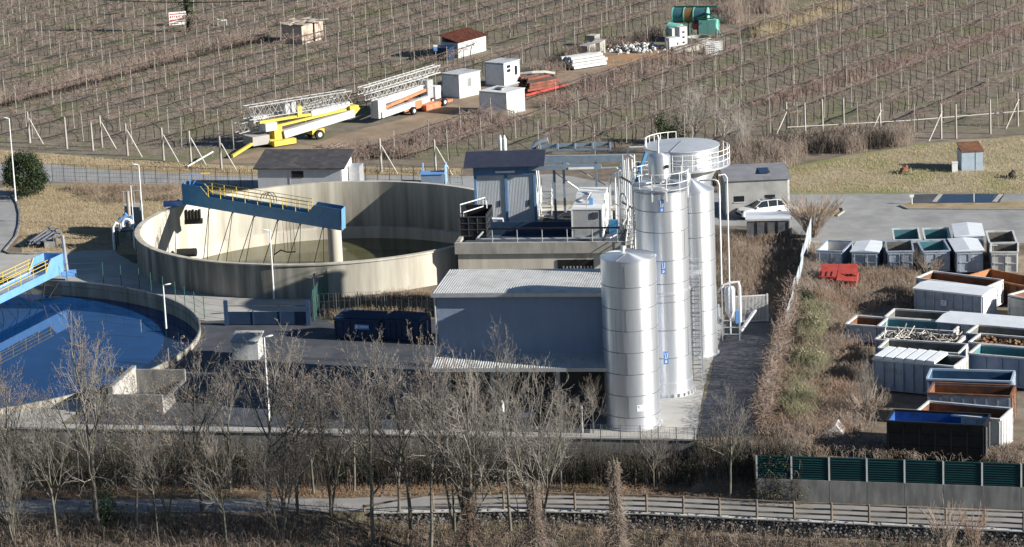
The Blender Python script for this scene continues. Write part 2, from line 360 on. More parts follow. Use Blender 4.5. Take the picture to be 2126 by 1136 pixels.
def sheet(name, wp, mat, label, cat, rough=0.0, step=1.2, holes=(), lev=None):
    z = .004*LV[name]
    if rough: wp = rough_edge(wp, step, rough)
    if not holes:
        mm = MB(); mm.add([(x, y, z) for x, y in wp], [tuple(range(len(wp)))])
    else:
        P = [Vector(p) for p in wp]; n = len(P); E_ = [(i, (i+1) % n) for i in range(n)]
        for cx, cy, r in holes:
            s = len(P); P += [Vector((cx+r*math.cos(2*math.pi*i/72), cy+r*math.sin(2*math.pi*i/72))) for i in range(72)]; E_ += [(s+i, s+(i+1) % 72) for i in range(72)]
        kp = lambda c: bool(inpoly(np.array([c]), wp)[0]) and all(math.hypot(c[0]-a, c[1]-b) > r for a, b, r in holes)
        v, f = cdt(P, E_, kp); mm = MB(); mm.add([(x, y, z) for x, y in v], f)
    ob = mm.build(name, mat); 
    if ob.data.polygons and ob.data.polygons[0].normal.z < 0: ob.data.flip_normals()
    return tag(ob, label, cat, kind='structure')
HT = [(T1[0], T1[1], T1[2]-.1), (T2[0], T2[1], T2[2]-.1)]
VIN_POLY = [(-250, 318), (0, 316), (200, 330), (400, 345), (700, 345), (960, 345), (1310, 330), (1560, 345), (1900, 300), (2400, 250), (2500, -250), (-300, -250)]
TRK_POLY = [(430, 338), (520, 318), (660, 296), (760, 265), (900, 232), (930, 205), (1010, 178), (1090, 160), (1190, 110), (1300, 105), (1390, 95), (1520, 72), (1500, 100), (1420, 118), (1330, 150), (1230, 158), (1180, 196), (1090, 238), (990, 262), (840, 290), (720, 310), (600, 338)]
sheet('vineyard_ground', wpoly(VIN_POLY), VSOIL, 'brown soil with green grass strips under the vineyard', 'ground', .5, 3)
sheet('dirt_track', wpoly(TRK_POLY), TRACK, 'bare earth track crossing the vineyard past the cabins', 'track', .35, 1.5)
sheet('sandy_patch', wpoly([(1230, 128), (1290, 108), (1400, 100), (1400, 118), (1340, 130), (1260, 138)]), OCHRE, 'orange earth patch at the far end of the dirt track', 'ground', .4, 1.2)
sheet('lawn', wpoly([(-60, 400), (60, 380), (300, 384), (520, 392), (520, 440), (420, 470), (300, 530), (170, 530), (40, 530), (30, 470)]), LAWN, 'dry tan lawn left of the round tank', 'lawn', .2, 1.5, HT)
sheet('verge', wpoly([(-80, 318), (0, 312), (240, 330), (500, 345), (960, 350), (960, 385), (520, 372), (300, 368), (100, 346), (-80, 340)]), LAWN, 'dry grass verge between the back road and the vineyard', 'verge', .25, 1.5)
sheet('meadow', wpoly([(1500, 352), (1640, 345), (1900, 300), (2300, 265), (2300, 410), (1640, 408), (1560, 395)]), LAWNG, 'yellow green meadow below the bramble hedge', 'meadow', .3, 1.5)
sheet('back_road', wpoly([(-80, 338), (95, 341), (240, 355), (400, 362), (530, 367), (740, 366), (960, 366), (1150, 362), (1310, 385), (1510, 402), (1660, 404), (2300, 402), (2300, 505), (1690, 505), (1640, 470), (1500, 470), (1290, 440), (960, 400), (530, 392), (300, 384), (95, 379), (-80, 372)]), ASPHL, 'pale grey road behind the plant widening into a lot', 'road', .1, 2)
sheet('left_road', wpoly([(-120, 395), (0, 392), (28, 408), (40, 440), (38, 480), (8, 522), (-120, 540)]), ASPHL, 'pale grey road curving at the left edge', 'road', .03, 1)
sheet('forecourt', wpoly([(-120, 540), (0, 526), (135, 522), (232, 520), (300, 560), (420, 600), (650, 618), (645, 655), (430, 668), (300, 640), (-120, 640)]), CONCF, 'worn concrete forecourt between the two round tanks', 'pavement', .08, 1, HT)
sheet('plant_yard', wpoly([(420, 668), (650, 655), (690, 672), (910, 668), (960, 640), (1240, 640), (1420, 730), (1330, 905), (900, 900), (250, 893), (150, 880), (250, 800), (330, 765), (390, 720)]), ASPH, 'dark asphalt yard in front of the metal building', 'yard', .05, 2, HT)
sheet('apron', wpoly([(-160, 800), (40, 830), (150, 822), (180, 845), (120, 885), (-160, 905)]), CONCF, 'sunlit concrete apron in front of the water tank', 'pavement', .05, 1, HT)
sheet('silo_slab', wpoly([(1225, 905), (1225, 640), (1500, 640), (1500, 690), (1462, 800), (1445, 908)]), CONCF, 'pale concrete slab the steel silos stand on', 'slab', .04, 1)
sheet('lane', wpoly([(1500, 690), (1520, 660), (1630, 660), (1600, 800), (1575, 905), (1445, 908), (1475, 790)]), ASPH, 'asphalt lane between silos and ivy fence, painted dark with the fence shadow', 'lane', .06, 1)  # shadow of the ivy fence painted as a dark sheet
sheet('island', wpoly([(1868, 428), (1890, 420), (2300, 416), (2300, 436), (1880, 435)]), LAWN, 'narrow grass island in the right lot', 'verge', .08, 1)
sheet('green_island', wpoly([(1640, 440), (1680, 428), (1750, 432), (1752, 440), (1738, 450), (1650, 456)]), LAWN, 'rounded grass island beside the small concrete building', 'verge', .05, 1)
sheet('wet_asphalt', wpoly([(1900, 404), (2085, 402), (2076, 421), (1890, 423)]), ASPH, 'dark wet asphalt round the long puddle', 'pavement', .08, 1)
sheet('puddle', wpoly([(1957, 405), (2066, 404), (2060, 420), (1951, 421)]), PUDDLE, 'long blue reflecting puddle on the right lot', 'puddle', .1, .8)
sheet('container_yard', wpoly([(1690, 505), (2300, 505), (2300, 950), (1960, 950), (1800, 800), (1700, 700)]), pm('yard_earth', (.17, .135, .10), (.27, .22, .165), .7, .95, world=True, bump=.5, c3=(.12, .09, .06), s3=.2), 'brown trodden earth of the container yard', 'ground', .4, 2)
# path
mm = MB(); px_ = [x for x in xs if -60 <= x <= 60]
for x in px_: mm.v += [(x, PF(x)+.12+rng.normal(0, .04), ZP+.02), (x, PB(x)-.05+rng.normal(0, .05), ZP+.02)]
for i in range(len(px_)-1): mm.f.append((2*i, 2*i+2, 2*i+3, 2*i+1)); mm.mi.append(0)
tag(mm.build('path', PATHM), 'grey asphalt river path in the foreground', 'path', kind='structure')
# kerbs
def kerb(pts, label, h=.13, wd=.15, mat=None):
    mm = MB(); P = [g(x, y) for x, y in pts]
    for a, b in zip(P[:-1], P[1:]): mm.bar(a+np.array([0, 0, h/2]), b+np.array([0, 0, h/2]), wd, h)
    return tag(mm.build('kerb', mat or CONC), label, 'kerb')
kerb([(24, 404), (36, 424), (41, 445), (40, 468), (33, 492), (20, 508), (8, 522), (20, 528), (60, 529), (130, 527)], 'curved kerb between left road and dry lawn', .12, .16, CONCD)
kerb([(1868, 428), (1885, 435), (2000, 436), (2200, 437)], 'low kerb along the front of the narrow grass island')
kerb([(1738, 450), (1752, 440), (1750, 432)], 'pale kerb at the rounded tip of the green island')
# ------------------------------------------------------------------ round tanks
def ring_tank(name, label, cat, c, prof, mat, n=144):
    t = thing(name, label, cat, (c[0], c[1], 0)); mm = MB(); mm.lathe(prof, n, (c[0], c[1], 0), closed=True)
    mm.build('wall', mat, t, smooth=30); return t
ZR = 2.72
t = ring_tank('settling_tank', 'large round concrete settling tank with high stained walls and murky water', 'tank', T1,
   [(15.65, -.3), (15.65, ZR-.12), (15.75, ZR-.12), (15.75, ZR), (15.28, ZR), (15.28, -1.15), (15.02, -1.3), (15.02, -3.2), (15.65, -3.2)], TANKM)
wall = t.children[0].data; att = wall.attributes.new('stain_shade', 'FLOAT', 'POINT'); vals = []
for v_ in wall.vertices:      # grime plus shade put into the colour: outer left half, inner back right
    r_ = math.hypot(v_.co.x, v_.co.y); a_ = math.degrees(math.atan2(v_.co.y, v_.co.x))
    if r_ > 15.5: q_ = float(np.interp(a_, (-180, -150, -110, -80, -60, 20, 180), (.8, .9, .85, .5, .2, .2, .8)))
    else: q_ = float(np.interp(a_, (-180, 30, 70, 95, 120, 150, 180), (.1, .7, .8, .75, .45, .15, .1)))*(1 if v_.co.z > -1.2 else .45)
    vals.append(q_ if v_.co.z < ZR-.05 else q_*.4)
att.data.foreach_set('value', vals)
mm = MB(); mm.lathe([(0, -3.1), (15.1, -2.9)], 72, (T1[0], T1[1], 0)); mm.build('floor', CONCD, t)
CC = np.array([-14.3, 229.6]); mm = MB(); mm.lathe([(0, -3.0), (.56, -3.0), (.56, 2.45), (.50, 2.5), (.50, 2.62), (0, 2.62)], 40, (CC[0], CC[1], 0)); mm.build('column', CONCT, t, smooth=35)
mm = MB(); mm.lathe([(.52, 2.62), (.62, 2.62), (.62, 2.70), (0, 2.72)], 32, (CC[0], CC[1], 0)); mm.build('bearing', BLUEP, t, smooth=35)
mm = MB(); q = g(404, 524, 0)
# outlet pipe on the inner wall (black round opening)
for a, rr in ((-2.62, .42),):
    p = np.array([T1[0]+15.02*math.cos(a), T1[1]+15.02*math.sin(a), -.6]); d = np.array([-math.cos(a), -math.sin(a), 0])
qa = math.atan2(g(404, 524, -.5)[1]-T1[1], g(404, 524, -.5)[0]-T1[0])
p = g(404, 524, -1.0); mm.path([p+np.array([-1.5, 0, 0]), p, p+np.array([.12, -.03, 0])], .36, 20); mm.build('outlet_pipe', BLACKR, t)
mm = MB(); mm.lathe([(0, -2.25), (15.03, -2.25)], 72, (T1[0], T1[1], 0)); tag(mm.build('settling_water', WATERG), 'murky olive water inside the high round tank', 'water', kind='structure')
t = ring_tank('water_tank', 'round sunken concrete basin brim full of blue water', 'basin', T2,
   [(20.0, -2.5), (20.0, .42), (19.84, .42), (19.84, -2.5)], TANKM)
wall = t.children[0].data; att = wall.attributes.new('stain_shade', 'FLOAT', 'POINT')
att.data.foreach_set('value', [.7 if v_.co.z > .4 else (.95 if math.hypot(v_.co.x, v_.co.y) > 19.9 else .55) for v_ in wall.vertices])  # rim, outer and inner wall darkened to paint their shade
mm = MB(); mm.lathe([(19.86, .42), (19.89, .45), (19.95, .45), (19.98, .42)], 144, (T2[0], T2[1], 0)); mm.build('rail_track', STEELD, t)
mm = MB(); mm.lathe([(0, -2.4), (19.86, -2.4)], 72, (T2[0], T2[1], 0)); mm.build('floor', CONCD, t)
mm = MB(); mm.lathe([(0, -.75), (19.85, -.75)], 96, (T2[0], T2[1], 0)); tag(mm.build('basin_water', WATERB), 'deep blue still water in the sunken basin', 'water', kind='structure')
# ------------------------------------------------------------------ scraper bridges
def scraper(name, label, A, B, depth, mid0, mid1, hend, hmid, gap, mblue, rods, zw, raised=(1, 1), wtop=None):
    """A: outer end, B: inner end (bottom edge of the near side plate); depth: vector to the far plate"""
    t = thing(name, label, 'bridge', ((A[0]+B[0])/2, (A[1]+B[1])/2, A[2]))
    A = np.array(A, float); B = np.array(B, float); L = np.linalg.norm(B-A); u = (B-A)/L; D = np.array(depth, float); dn = D/np.linalg.norm(D)
    hs = hend*.55
    prof = [(0, 0), (L*.02, 0), (L, 0)] ; 
    prof = [(0, 0), (L, 0), (L, hend*raised[1]+hmid*(1-raised[1])), (L*mid1+.8*raised[1], hend*raised[1]+hmid*(1-raised[1])), (L*mid1, hmid), (L*mid0, hmid), (L*mid0-.9, hend), (0, hend)]
    for nm, off in (('side_plate', 0), ('side_plate', 1)):
        mm = MB(); P = [A+u*x+np.array([0, 0, z])+D*off for x, z in prof]; mm.extr(P, dn*.07); mm.build(nm, mblue, t)
    mm = MB(); P = [A+dn*.08+np.array([0, 0, hmid*.55]), B+dn*.08+np.array([0, 0, hmid*.55])]
    mm.extr([P[0], P[1], P[1]+D-dn*.09, P[0]+D-dn*.09], (0, 0, .06)); mm.build('walkway', GALV, t)
    mm = MB()
    e0 = B+u*.03; mm.extr([e0, e0+D, e0+D+np.array([0, 0, hend])+u*.1, e0+np.array([0, 0, hend])+u*.1, ], u*.06); mm.build('end_plate', BLUEL, t)
    mm = MB(); e0 = A-u*.09; mm.extr([e0, e0+D, e0+D+np.array([0, 0, hend]), e0+np.array([0, 0, hend])], u*.06); mm.build('end_plate', mblue, t)
    for off in (0.03, .97):
        mm = MB(); xa, xb = L*mid0-.9, L*mid1+.6; ns = 8
        for i in range(ns+1):
            p = A+u*(xa+.9+(xb-xa-1.4)*i/ns)+D*off+np.array([0, 0, hmid-.05]); mm.tube(p, p+np.array([0, 0, .98]), .028, n=6)
        for hh in (.42, .72, 1.0):
            q0 = A+u*(xa+.5)+D*off+np.array([0, 0, hmid+hh-.05]); q1 = A+u*(xb-.4)+D*off+np.array([0, 0, hmid+hh-.05]); mm.tube(q0, q1, .024, n=5)
        q0 = A+u*(xa-.05)+D*off+np.array([0, 0, hend]); mm.tube(q0, A+u*(xa+.95)+D*off+np.array([0, 0, hmid]), .035, n=5)
        mm.build('railing', YELL, t)
    for i, (f, s1, s2) in enumerate(rods):
        mm = MB(); p = A+u*L*f+D*.5
        mm.bar(p+np.array([0, 0, .25]), p+np.array([0, 0, -.25]), .12)
        mm.tube(p, np.array([p[0]+s1, p[1]-.3, zw-.3]), .035, n=5); mm.tube(p, np.array([p[0]+s2, p[1]-.3, zw-.3]), .03, n=5); mm.build('scraper_rod', BLACK, t)
    return t, A, B, u, D, L
A = g(381, 424, 2.95); B = g(708, 479, 2.95)
B = np.array([B[0], B[1], 2.95]); A = np.array([A[0], A[1], 2.95])
t, A, B, u, D, L = scraper('scraper_bridge', 'dark blue scraper bridge with yellow railings over the high round tank', A, B, (.25, 1.25, 0), .17, .80, 1.75, .98, 1, BLUEP,
   [(.155, -.9, -.5), (.31, -2.0, -1.0), (.45, -2.1, -1.3), (.60, -2.1, -.9), (.74, -2.0, -.4), (.88, -1.6, -.2)], -2.25)
mm = MB(); e = A+D*.5; mm.box((e[0]-.9, e[1]-.2, 2.74), (1.9, .5, .42)); mm.build('wheel_carriage', BLUEL, t)
for dy in (-.25, .55):
    mm = MB(); mm.path([(e[0]-.7, e[1]+dy, 2.9), (e[0]-.7, e[1]+dy+.2, 2.9)], .2, 14); mm.build('wheel', BLACKR, t)
mm = MB(); e2 = A+u*.9+D*.3
for k in range(5): mm.box((e2[0]-.5+k*.28, e2[1]-.5, 1.7-.05*(k % 2)), (.2, .8, .85))
mm.box((e2[0]+.1, e2[1]-.4, 1.4), (1.5, .7, .35)); mm.build('drive_unit', BLACK, t)
mm = MB(); q = A+u*.9+D*.2+np.array([0, 0, 1.75]); mm.bar(q, q+np.array([0, 0, .95]), .09); mm.bar(q+np.array([0, 0, .9]), q+np.array([1.4, 0, .9]), .09); mm.bar(q+np.array([.25, 0, 0]), q+np.array([.9, 0, .9]), .06); mm.build('hoist_bracket', BLUEL, t)
mm = MB(); q = q+np.array([.95, 0, .9]); mm.bar(q, q+np.array([.75, 0, 0]), .11); mm.build('hoist_arm', YELL, t)
mm = MB(); q = A+u*L*.58+D*.6+np.array([0, 0, .98])
for k in range(3): mm.path([q+np.array([-.7+.22*k+.5*math.cos(a)*.9, 0.1*k, .35+.75*math.sin(a)]) for a in np.linspace(-.2, 2.8, 9)], .03, 5)
mm.build('hose', BLACKR, t)
mm = MB(); q = A+u*L*.62+D*.8
for k in range(4): mm.tube(q+np.array([k*.28, .1*k, 0]), q+np.array([k*.28, .1*k, -2.9]), .018, n=4)
mm.path([q+np.array([-.9, 0, -3.1]), q+np.array([-.3, .1, -2.75]), q+np.array([.2, .1, -2.95]), q+np.array([.9, .1, -2.95])], .06, 5); mm.build('surface_skimmer', RUST, t)
# the long bridge on the water basin
A = np.array([*g(132, 566, .75)[:2], .75]); Cn = np.array([T2[0], T2[1], .75]); B = A+(Cn-A)/np.linalg.norm(Cn-A)*21
t, A, B, u, D, L = scraper('basin_bridge', 'light blue scraper bridge with yellow railings at the left edge', A, B, (-1.55, .55, 0), .13, .9, 1.55, .62, 1, BLUEL,
   [(.23, .5, 1.4), (.33, .5, 1.6), (.43, .4, 1.5), (.53, .4, 1.5), (.63, .4, 1.4)], -.75, (1, 0))
mm = MB(); e = A+D*.1; mm.bar(e+np.array([0, -.1, -.1]), e+np.array([1.15, .1, -.1]), .8, .42); mm.build('wheel_carriage', BLUEL, t)
mm = MB(); mm.bar(A+np.array([.25, .2, .1]), A+np.array([.1, .25, 3.0]), .3, .16); mm.bar(A+np.array([.1, .25, 2.95]), A+np.array([-.5, .25, 3.1]), .1); mm.build('control_post', GALV, t)
mm = MB(); q = A+u*3.2; 
for a, b in (((0, 0, -.1), (-.2, -.2, -1.25)), ((1.1, .2, -.1), (.3, -.3, -1.2)), ((-.2, -.2, -1.2), (1.2, .2, -1.25))): mm.bar(q+np.array(a), q+np.array(b), .1)
mm.build('skimmer_frame', BLACK, t)
# ------------------------------------------------------------------ retaining wall, barrier, fences along the path
xw = np.arange(-60, 11.2, 1.0); t = thing('retaining_wall', 'long weathered concrete retaining wall in front of the plant yard', 'wall', (-20, WL(-20), 0))
mm = MB()
for x0, x1 in zip(xw[:-1], xw[1:]):
    a = np.array([x0, WL(x0)-.22, -1.9]); b = np.array([x1-.015, WL(x1)-.22, -1.9]); mm.extr([a, b, b+np.array([0, .36, 0]), a+np.array([0, .36, 0])], (0, 0, 1.95))
mm.build('wall', CONCD, t)
mm = MB(); a = np.array([-60, WL(-60)-.3, .05]); b = np.array([11.1, WL(11.1)-.3, .05]); mm.extr([a, b, b+np.array([0, .95, 0]), a+np.array([0, .95, 0])], (0, 0, .1)); mm.build('coping', CONCF, t)
# noise barrier
xb = [g(px, 1041+(px-1573)*.0315, ZP)[0] for px in (1573, 1645, 1723, 1801, 1879, 1959, 2039, 2120, 2201, 2283, 2365)]
t = thing('noise_barrier', 'dark green louvred noise barrier on a stained concrete wall beside the path', 'noise barrier', (xb[0], PB(xb[0]), ZP))
mm = MB()
def bp(x, dy, z): return np.array([x, PB(x)+.05+dy, z])
for a, b in zip(xb[:-1], xb[1:]): mm.extr([bp(a, 0, ZP-.2), bp(b-.02, 0, ZP-.2), bp(b-.02, .24, ZP-.2), bp(a, .24, ZP-.2)], (0, 0, 1.62))
mm.build('base_wall', CONCD, t)
for a, b in zip(xb[:-1], xb[1:]):
    mm = MB(); z0 = ZP+1.44; H_ = 1.36
    mm.extr([bp(a+.06, .10, z0), bp(b-.06, .10, z0), bp(b-.06, .2, z0), bp(a+.06, .2, z0)], (0, 0, H_))
    for k in range(9):
        zz = z0+.06+k*.145; P = [bp(a+.07, .1, zz+.1), bp(a+.07, .03, zz), bp(a+.07, .05, zz-.02), bp(a+.07, .1, zz+.05)]; mm.extr(P, bp(b-.07, 0, 0)-bp(a+.07, 0, 0))
    mm.extr([bp(a+.06, .05, z0+H_), bp(b-.06, .05, z0+H_), bp(b-.06, .22, z0+H_), bp(a+.06, .22, z0+H_)], (0, 0, .05))
    mm.build('louvre_panel', GREENB, t)
for a in xb:
    mm = MB(); p = bp(a, .1, ZP+1.4); mm.box((p[0], p[1], p[2]), (.1, .16, 1.45)); mm.build('post', GALV, t)
# wooden fence on the path edge
xf = [g(px, py, ZP)[0] for px, py in ((900, 1060), (972, 1058), (1046, 1058), (1119, 1058), (1194, 1062), (1268, 1064), (1343, 1066), (1419, 1068), (1494, 1071), (1571, 1074), (1648, 1077), (1726, 1081), (1804, 1085), (1883, 1089), (1963, 1093), (2044, 1097), (2125, 1101), (2206, 1105), (2290, 1109))]
t = thing('wooden_fence', 'weathered timber post and rail fence along the river path', 'fence', (xf[5], PF(xf[5]), ZP))
fz = 1.12
for x in xf:
    mm = MB(); y = PF(x)+.02; mm.path([(x, y, ZP-.2), (x, y, ZP+fz), (x, y, ZP+fz+.05)], [.075, .07, .035], 8); mm.build('post', WOODR, t)
for a, b in zip(xf[:-1], xf[1:]):
    for hh in (.38, .72, 1.06):
        mm = MB(); dz = rng.normal(0, .012, 2); mm.path([(a, PF(a)+.1, ZP+hh+dz[0]), ((a+b)/2, PF((a+b)/2)+.1, ZP+hh+dz.mean()+rng.normal(0, .01)), (b, PF(b)+.1, ZP+hh+dz[1])], .058, 7); mm.build('rail', WOODR, t)
for (pa, pb_) in (((753, 1058), (827, 1030)),):
    mm = MB(); a = g(756, 1063, ZP); b = np.array([xf[0], PF(xf[0])+.1, ZP+1.06]); mm.path([a+np.array([0, 0, .35]), b], .065, 7); mm.build('rail', WOODR, t)
    mm = MB(); mm.path([a+np.array([0, 0, -.1]), a+np.array([0, 0, .45])], .07, 7); mm.build('post', WOODR, t)
# dry stone wall under the fence
t = thing('stone_wall', 'dark rubble stone retaining wall below the timber fence', 'wall', (5, PF(5)-.2, -2.9)); 
xa, xz = g(770, 1064, ZP)[0], 32.0; Vs, Fs = [], []
def blob(c, r, seed, mb, mi=0):
    rr = np.random.default_rng(seed); t_ = (1+5**.5)/2
    v = np.array([(-1, t_, 0), (1, t_, 0), (-1, -t_, 0), (1, -t_, 0), (0, -1, t_), (0, 1, t_), (0, -1, -t_), (0, 1, -t_), (t_, 0, -1), (t_, 0, 1), (-t_, 0, -1), (-t_, 0, 1)])/1.9
    f = [(0, 11, 5), (0, 5, 1), (0, 1, 7), (0, 7, 10), (0, 10, 11), (1, 5, 9), (5, 11, 4), (11, 10, 2), (10, 7, 6), (7, 1, 8), (3, 9, 4), (3, 4, 2), (3, 2, 6), (3, 6, 8), (3, 8, 9), (4, 9, 5), (2, 4, 11), (6, 2, 10), (8, 6, 7), (9, 8, 1)]
    mb.add(v*np.array(r)*rr.uniform(.75, 1.2, (12, 3))+np.array(c), f, mi)
mm = MB(); x = xa; k = 0
while x < xz:
    zl = zlow(x)-.25
    z = zl
    while z < ZP-.08:
        k += 1; r = rng.uniform(.11, .2); blob((x+rng.normal(0, .06), PF(x)-.12-(ZP-z)*.12+rng.normal(0, .03), z+.1), (r, .16, r*.75), k, mm); z += r*1.25
    x += .26
mm.build('stone_face', STONE, t)
mm = MB(); X_ = np.arange(xa, xz, .8)
for a, b in zip(X_[:-1], X_[1:]):
    h0 = rng.uniform(.04, .09); mm.extr([(a, PF(a)-.3, ZP-.03), (b-.01, PF(b)-.3, ZP-.03), (b-.01, PF(b)+.1, ZP-.03), (a, PF(a)+.1, ZP-.03)], (0, 0, h0))
mm.build('coping', pm('mortar_coping', (.42, .40, .36), (.58, .56, .52), 2, .9, world=True), t)
# ------------------------------------------------------------------ plant buildings
class FR:
    def __init__(s, o, yaw): s.o = np.array([o[0], o[1], o[2] if len(o) > 2 else 0.]); s.a = R(yaw); s.x = np.array([math.cos(s.a), math.sin(s.a), 0]); s.y = np.array([-math.sin(s.a), math.cos(s.a), 0])
    def p(s, x, y, z): return s.o+s.x*x+s.y*y+np.array([0, 0, z])
    def box(s, mb, x0, x1, y0, y1, z0, z1, mi=0): mb.box(s.p((x0+x1)/2, (y0+y1)/2, z0), (x1-x0, y1-y0, z1-z0), s.a, mi)
def corr(mb, o, ux, L, uy, D, pitch=.28, amp=.045, th=.02, trap=True, mi=0):
    """corrugated sheet: profile along ux, ribs along uy (vector with length D)"""
    o = np.array(o, float); ux = np.array(ux, float); uy = np.array(uy, float); n = np.cross(ux, uy/np.linalg.norm(uy)); n /= np.linalg.norm(n)
    if n[2] < -1e-6: n = -n
    k = int(L/pitch); pr = []
    for i in range(k):
        b = i*L/k; s = L/k
        pr += [(b, 0), (b+s*.42, 0), (b+s*.56, amp), (b+s*.86, amp)] if trap else [(b, 0), (b+s*.5, amp)]
    pr.append((L, 0)); m = len(pr)
    top_ = [o+ux*a+n*h for a, h in pr]; bot = [p-n*th for p in top_]; vs = top_+[p+uy for p in top_]+bot+[p+uy for p in bot]
    fs = []
    for i in range(m-1):
        fs += [(i, i+1, m+i+1, m+i), (2*m+i, 3*m+i, 3*m+i+1, 2*m+i+1), (i, 2*m+i, 2*m+i+1, i+1), (m+i, m+i+1, 3*m+i+1, 3*m+i)]
    fs += [(0, m, 3*m, 2*m), (m-1, 3*m-1, 4*m-1, 2*m-1)]
    mb.add(vs, fs, mi)
WALLM = pm('building_sheet', (.46, .56, .74), (.52, .62, .79), 1.2, .6, .05, stretch=(1, 1, .2))
YAW = -8.5
b = FR((-4.95, 181.6), YAW); LB, DB, HB = 11.45, 6.4, 8.35
t = thing('metal_building', 'tall grey metal clad building with pale corrugated roof beside the silos', 'building', b.o, b.a)
mm = MB(); corr(mm, b.p(0, 0, 4.2), b.x, LB, (0, 0, HB-4.2), .20, .035)
for x in (0, LB-.2): b.box(mm, x, x+.2, .06, DB, 0, HB)
b.box(mm, .2, LB-.2, DB-.2, DB, 0, HB); b.box(mm, .2, LB-.2, .06, .2, 4.2, HB); mm.build('wall', WALLM, t)
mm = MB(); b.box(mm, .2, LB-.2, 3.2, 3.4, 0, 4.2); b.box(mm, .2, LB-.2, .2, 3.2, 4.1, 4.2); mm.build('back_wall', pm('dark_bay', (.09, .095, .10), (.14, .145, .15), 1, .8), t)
for x in (.1, 3.3, 4.1, 7.6, 11.2):
    mm = MB(); b.box(mm, x, x+.25, .02, .3, 0, 4.2); mm.build('pillar', GALV, t)
mm = MB(); corr(mm, b.p(-.25, -.35, HB+.12), b.x, LB+.5, b.y*(DB+.6)+np.array([0, 0, -.12]), .92, .16); mm.build('roof', ROOFL, t)
mm = MB(); b.box(mm, -.28, LB+.28, -.47, -.36, HB-.12, HB+.14); mm.build('gutter', GALV, t)
mm = MB(); mm.tube(b.p(LB+.12, -.4, HB-.1), b.p(LB+.12, -.4, 0), .06); mm.build('downpipe', GALV, t)
mm = MB(); mm.tube(b.p(-.1, -.12, HB-.1), b.p(-.1, -.12, 0), .06); mm.build('downpipe', GALV, t)
mm = MB(); corr(mm, b.p(-.25, -2.2, 3.95), b.x, LB+.35, b.y*2.2+np.array([0, 0, .40]), .92, .16); cn = mm.build('canopy', ROOFL, t)
mm = MB(); b.box(mm, -.27, LB+.12, -2.3, -2.2, 3.75, 3.99); mm.build('fascia', GALV, t)
# concrete basin block behind it, with the deck
L0 = g(945, 505, 3.42); c = FR((L0[0], L0[1]), YAW); LC, DC, ZD = 13.6, 15.5, 3.05
t = thing('process_block', 'long concrete process block with light parapet behind the metal building', 'building', c.o, c.a)
mm = MB(); c.box(mm, 0.15, LC-.1, .18, DC, 0, 2.55); c.box(mm, .15, LC-.1, .3, DC-.1, 2.55, ZD); mm.build('wall', CONCT, t)
mm = MB(); c.box(mm, -.05, LC, -.05, .3, 2.55, 3.42); c.box(mm, -.05, .25, .3, DC, 2.55, 3.40); c.box(mm, LC-.3, LC, .3, DC, 2.55, 3.40); c.box(mm, .25, LC-.3, DC-.3, DC, 2.55, 3.4); mm.build('parapet', CONC, t)
mm = MB(); c.box(mm, 7.9, 10.7, .12, .2, 1.25, 2.0)
for k in range(9): c.box(mm, 8.3+k*.27, 8.42+k*.27, .08, .12, 1.3, 1.5, 1)
mm.build('vent_window', [BLACK, GALV], t)
mm = MB(); mm.tube(c.p(3.9, .2, .55), c.p(5.1, -.2, .95), .07); mm.build('spout', GALV, t)
mm = MB(); c.box(mm, .3, LC-.35, .35, 4.2, ZD+.004, ZD+.012); mm.build('deck_floor', pm('shaded_deck', (.05, .06, .08), (.08, .09, .11), .8, .8), t)  # dark sheet paints the shade lying on the deck
mm = MB(); corr(mm, c.p(5.6, 4.3, ZD+.02), c.x, 7.5, c.y*8.5, .3, .06); mm.build('low_roof', ROOFD, t)
mm = MB(); c.box(mm, .8, 11.2, 4.25, 4.4, ZD, ZD+1.05); mm.build('basin_edge', BLUED, t)
# railings and pipes on the deck edge
t = thing('deck_railing', 'galvanised railing with dark top rail along the block parapet', 'railing', c.p(7, .2, 3.42), c.a)
for x in np.linspace(2.9, 12.6, 6):
    mm = MB(); mm.tube(c.p(x, .15, 3.4), c.p(x, .15, 4.55), .035); mm.build('post', GALV, t)
mm = MB(); mm.bar(c.p(2.6, .15, 4.5), c.p(12.8, .15, 4.5), .09, .13); mm.build('top_rail', BLACK, t)
mm = MB(); mm.path([c.p(1.9, 3.6, 3.75), c.p(1.6, .5, 3.62), c.p(2.0, .45, 3.62), c.p(12.0, .45, 3.62), c.p(12.5, .8, 3.8), c.p(13.0, 2.6, 4.6)], .085, 8); mm.build('pipe', GALV, t)
# blue plant shed
S0 = g(988, 466, ZD); s = FR((S0[0], S0[1]), YAW+4); LS, DS, HS = 4.95, 5.0, 4.62
t = thing('plant_shed', 'tall blue framed grey shed with dark tiled roof standing on the concrete block', 'shed', s.p(0, 0, ZD), s.a)
mm = MB(); s.box(mm, .12, LS-.12, .06, .2, ZD, ZD+HS); s.box(mm, .05, .2, .2, DS, ZD, ZD+HS); s.box(mm, .2, LS-.12, DS-.15, DS, ZD, ZD+HS)
for k in range(38): s.box(mm, .2+k*.12, .23+k*.12, .045, .06, ZD+.1, ZD+HS-.7)
mm.build('wall', SHEETG, t)
mm = MB(); s.box(mm, LS-.14, LS-.02, .2, DS, ZD, ZD+HS); mm.build('end_wall', WHITE, t)
for x in (0, 2.45, LS-.2):
    mm = MB(); s.box(mm, x, x+.2, -.06, .06, ZD, ZD+HS-.6); mm.build('column', SHEDB, t)
mm = MB(); s.box(mm, -.02, LS, -.12, .06, ZD+HS-.62, ZD+HS); mm.build('fascia_beam', SHEDB, t)
mm = MB(); s.box(mm, 1.75, 3.3, -.2, -.12, ZD+HS-.45, ZD+HS-.28); mm.build('lamp', WHITE, t)
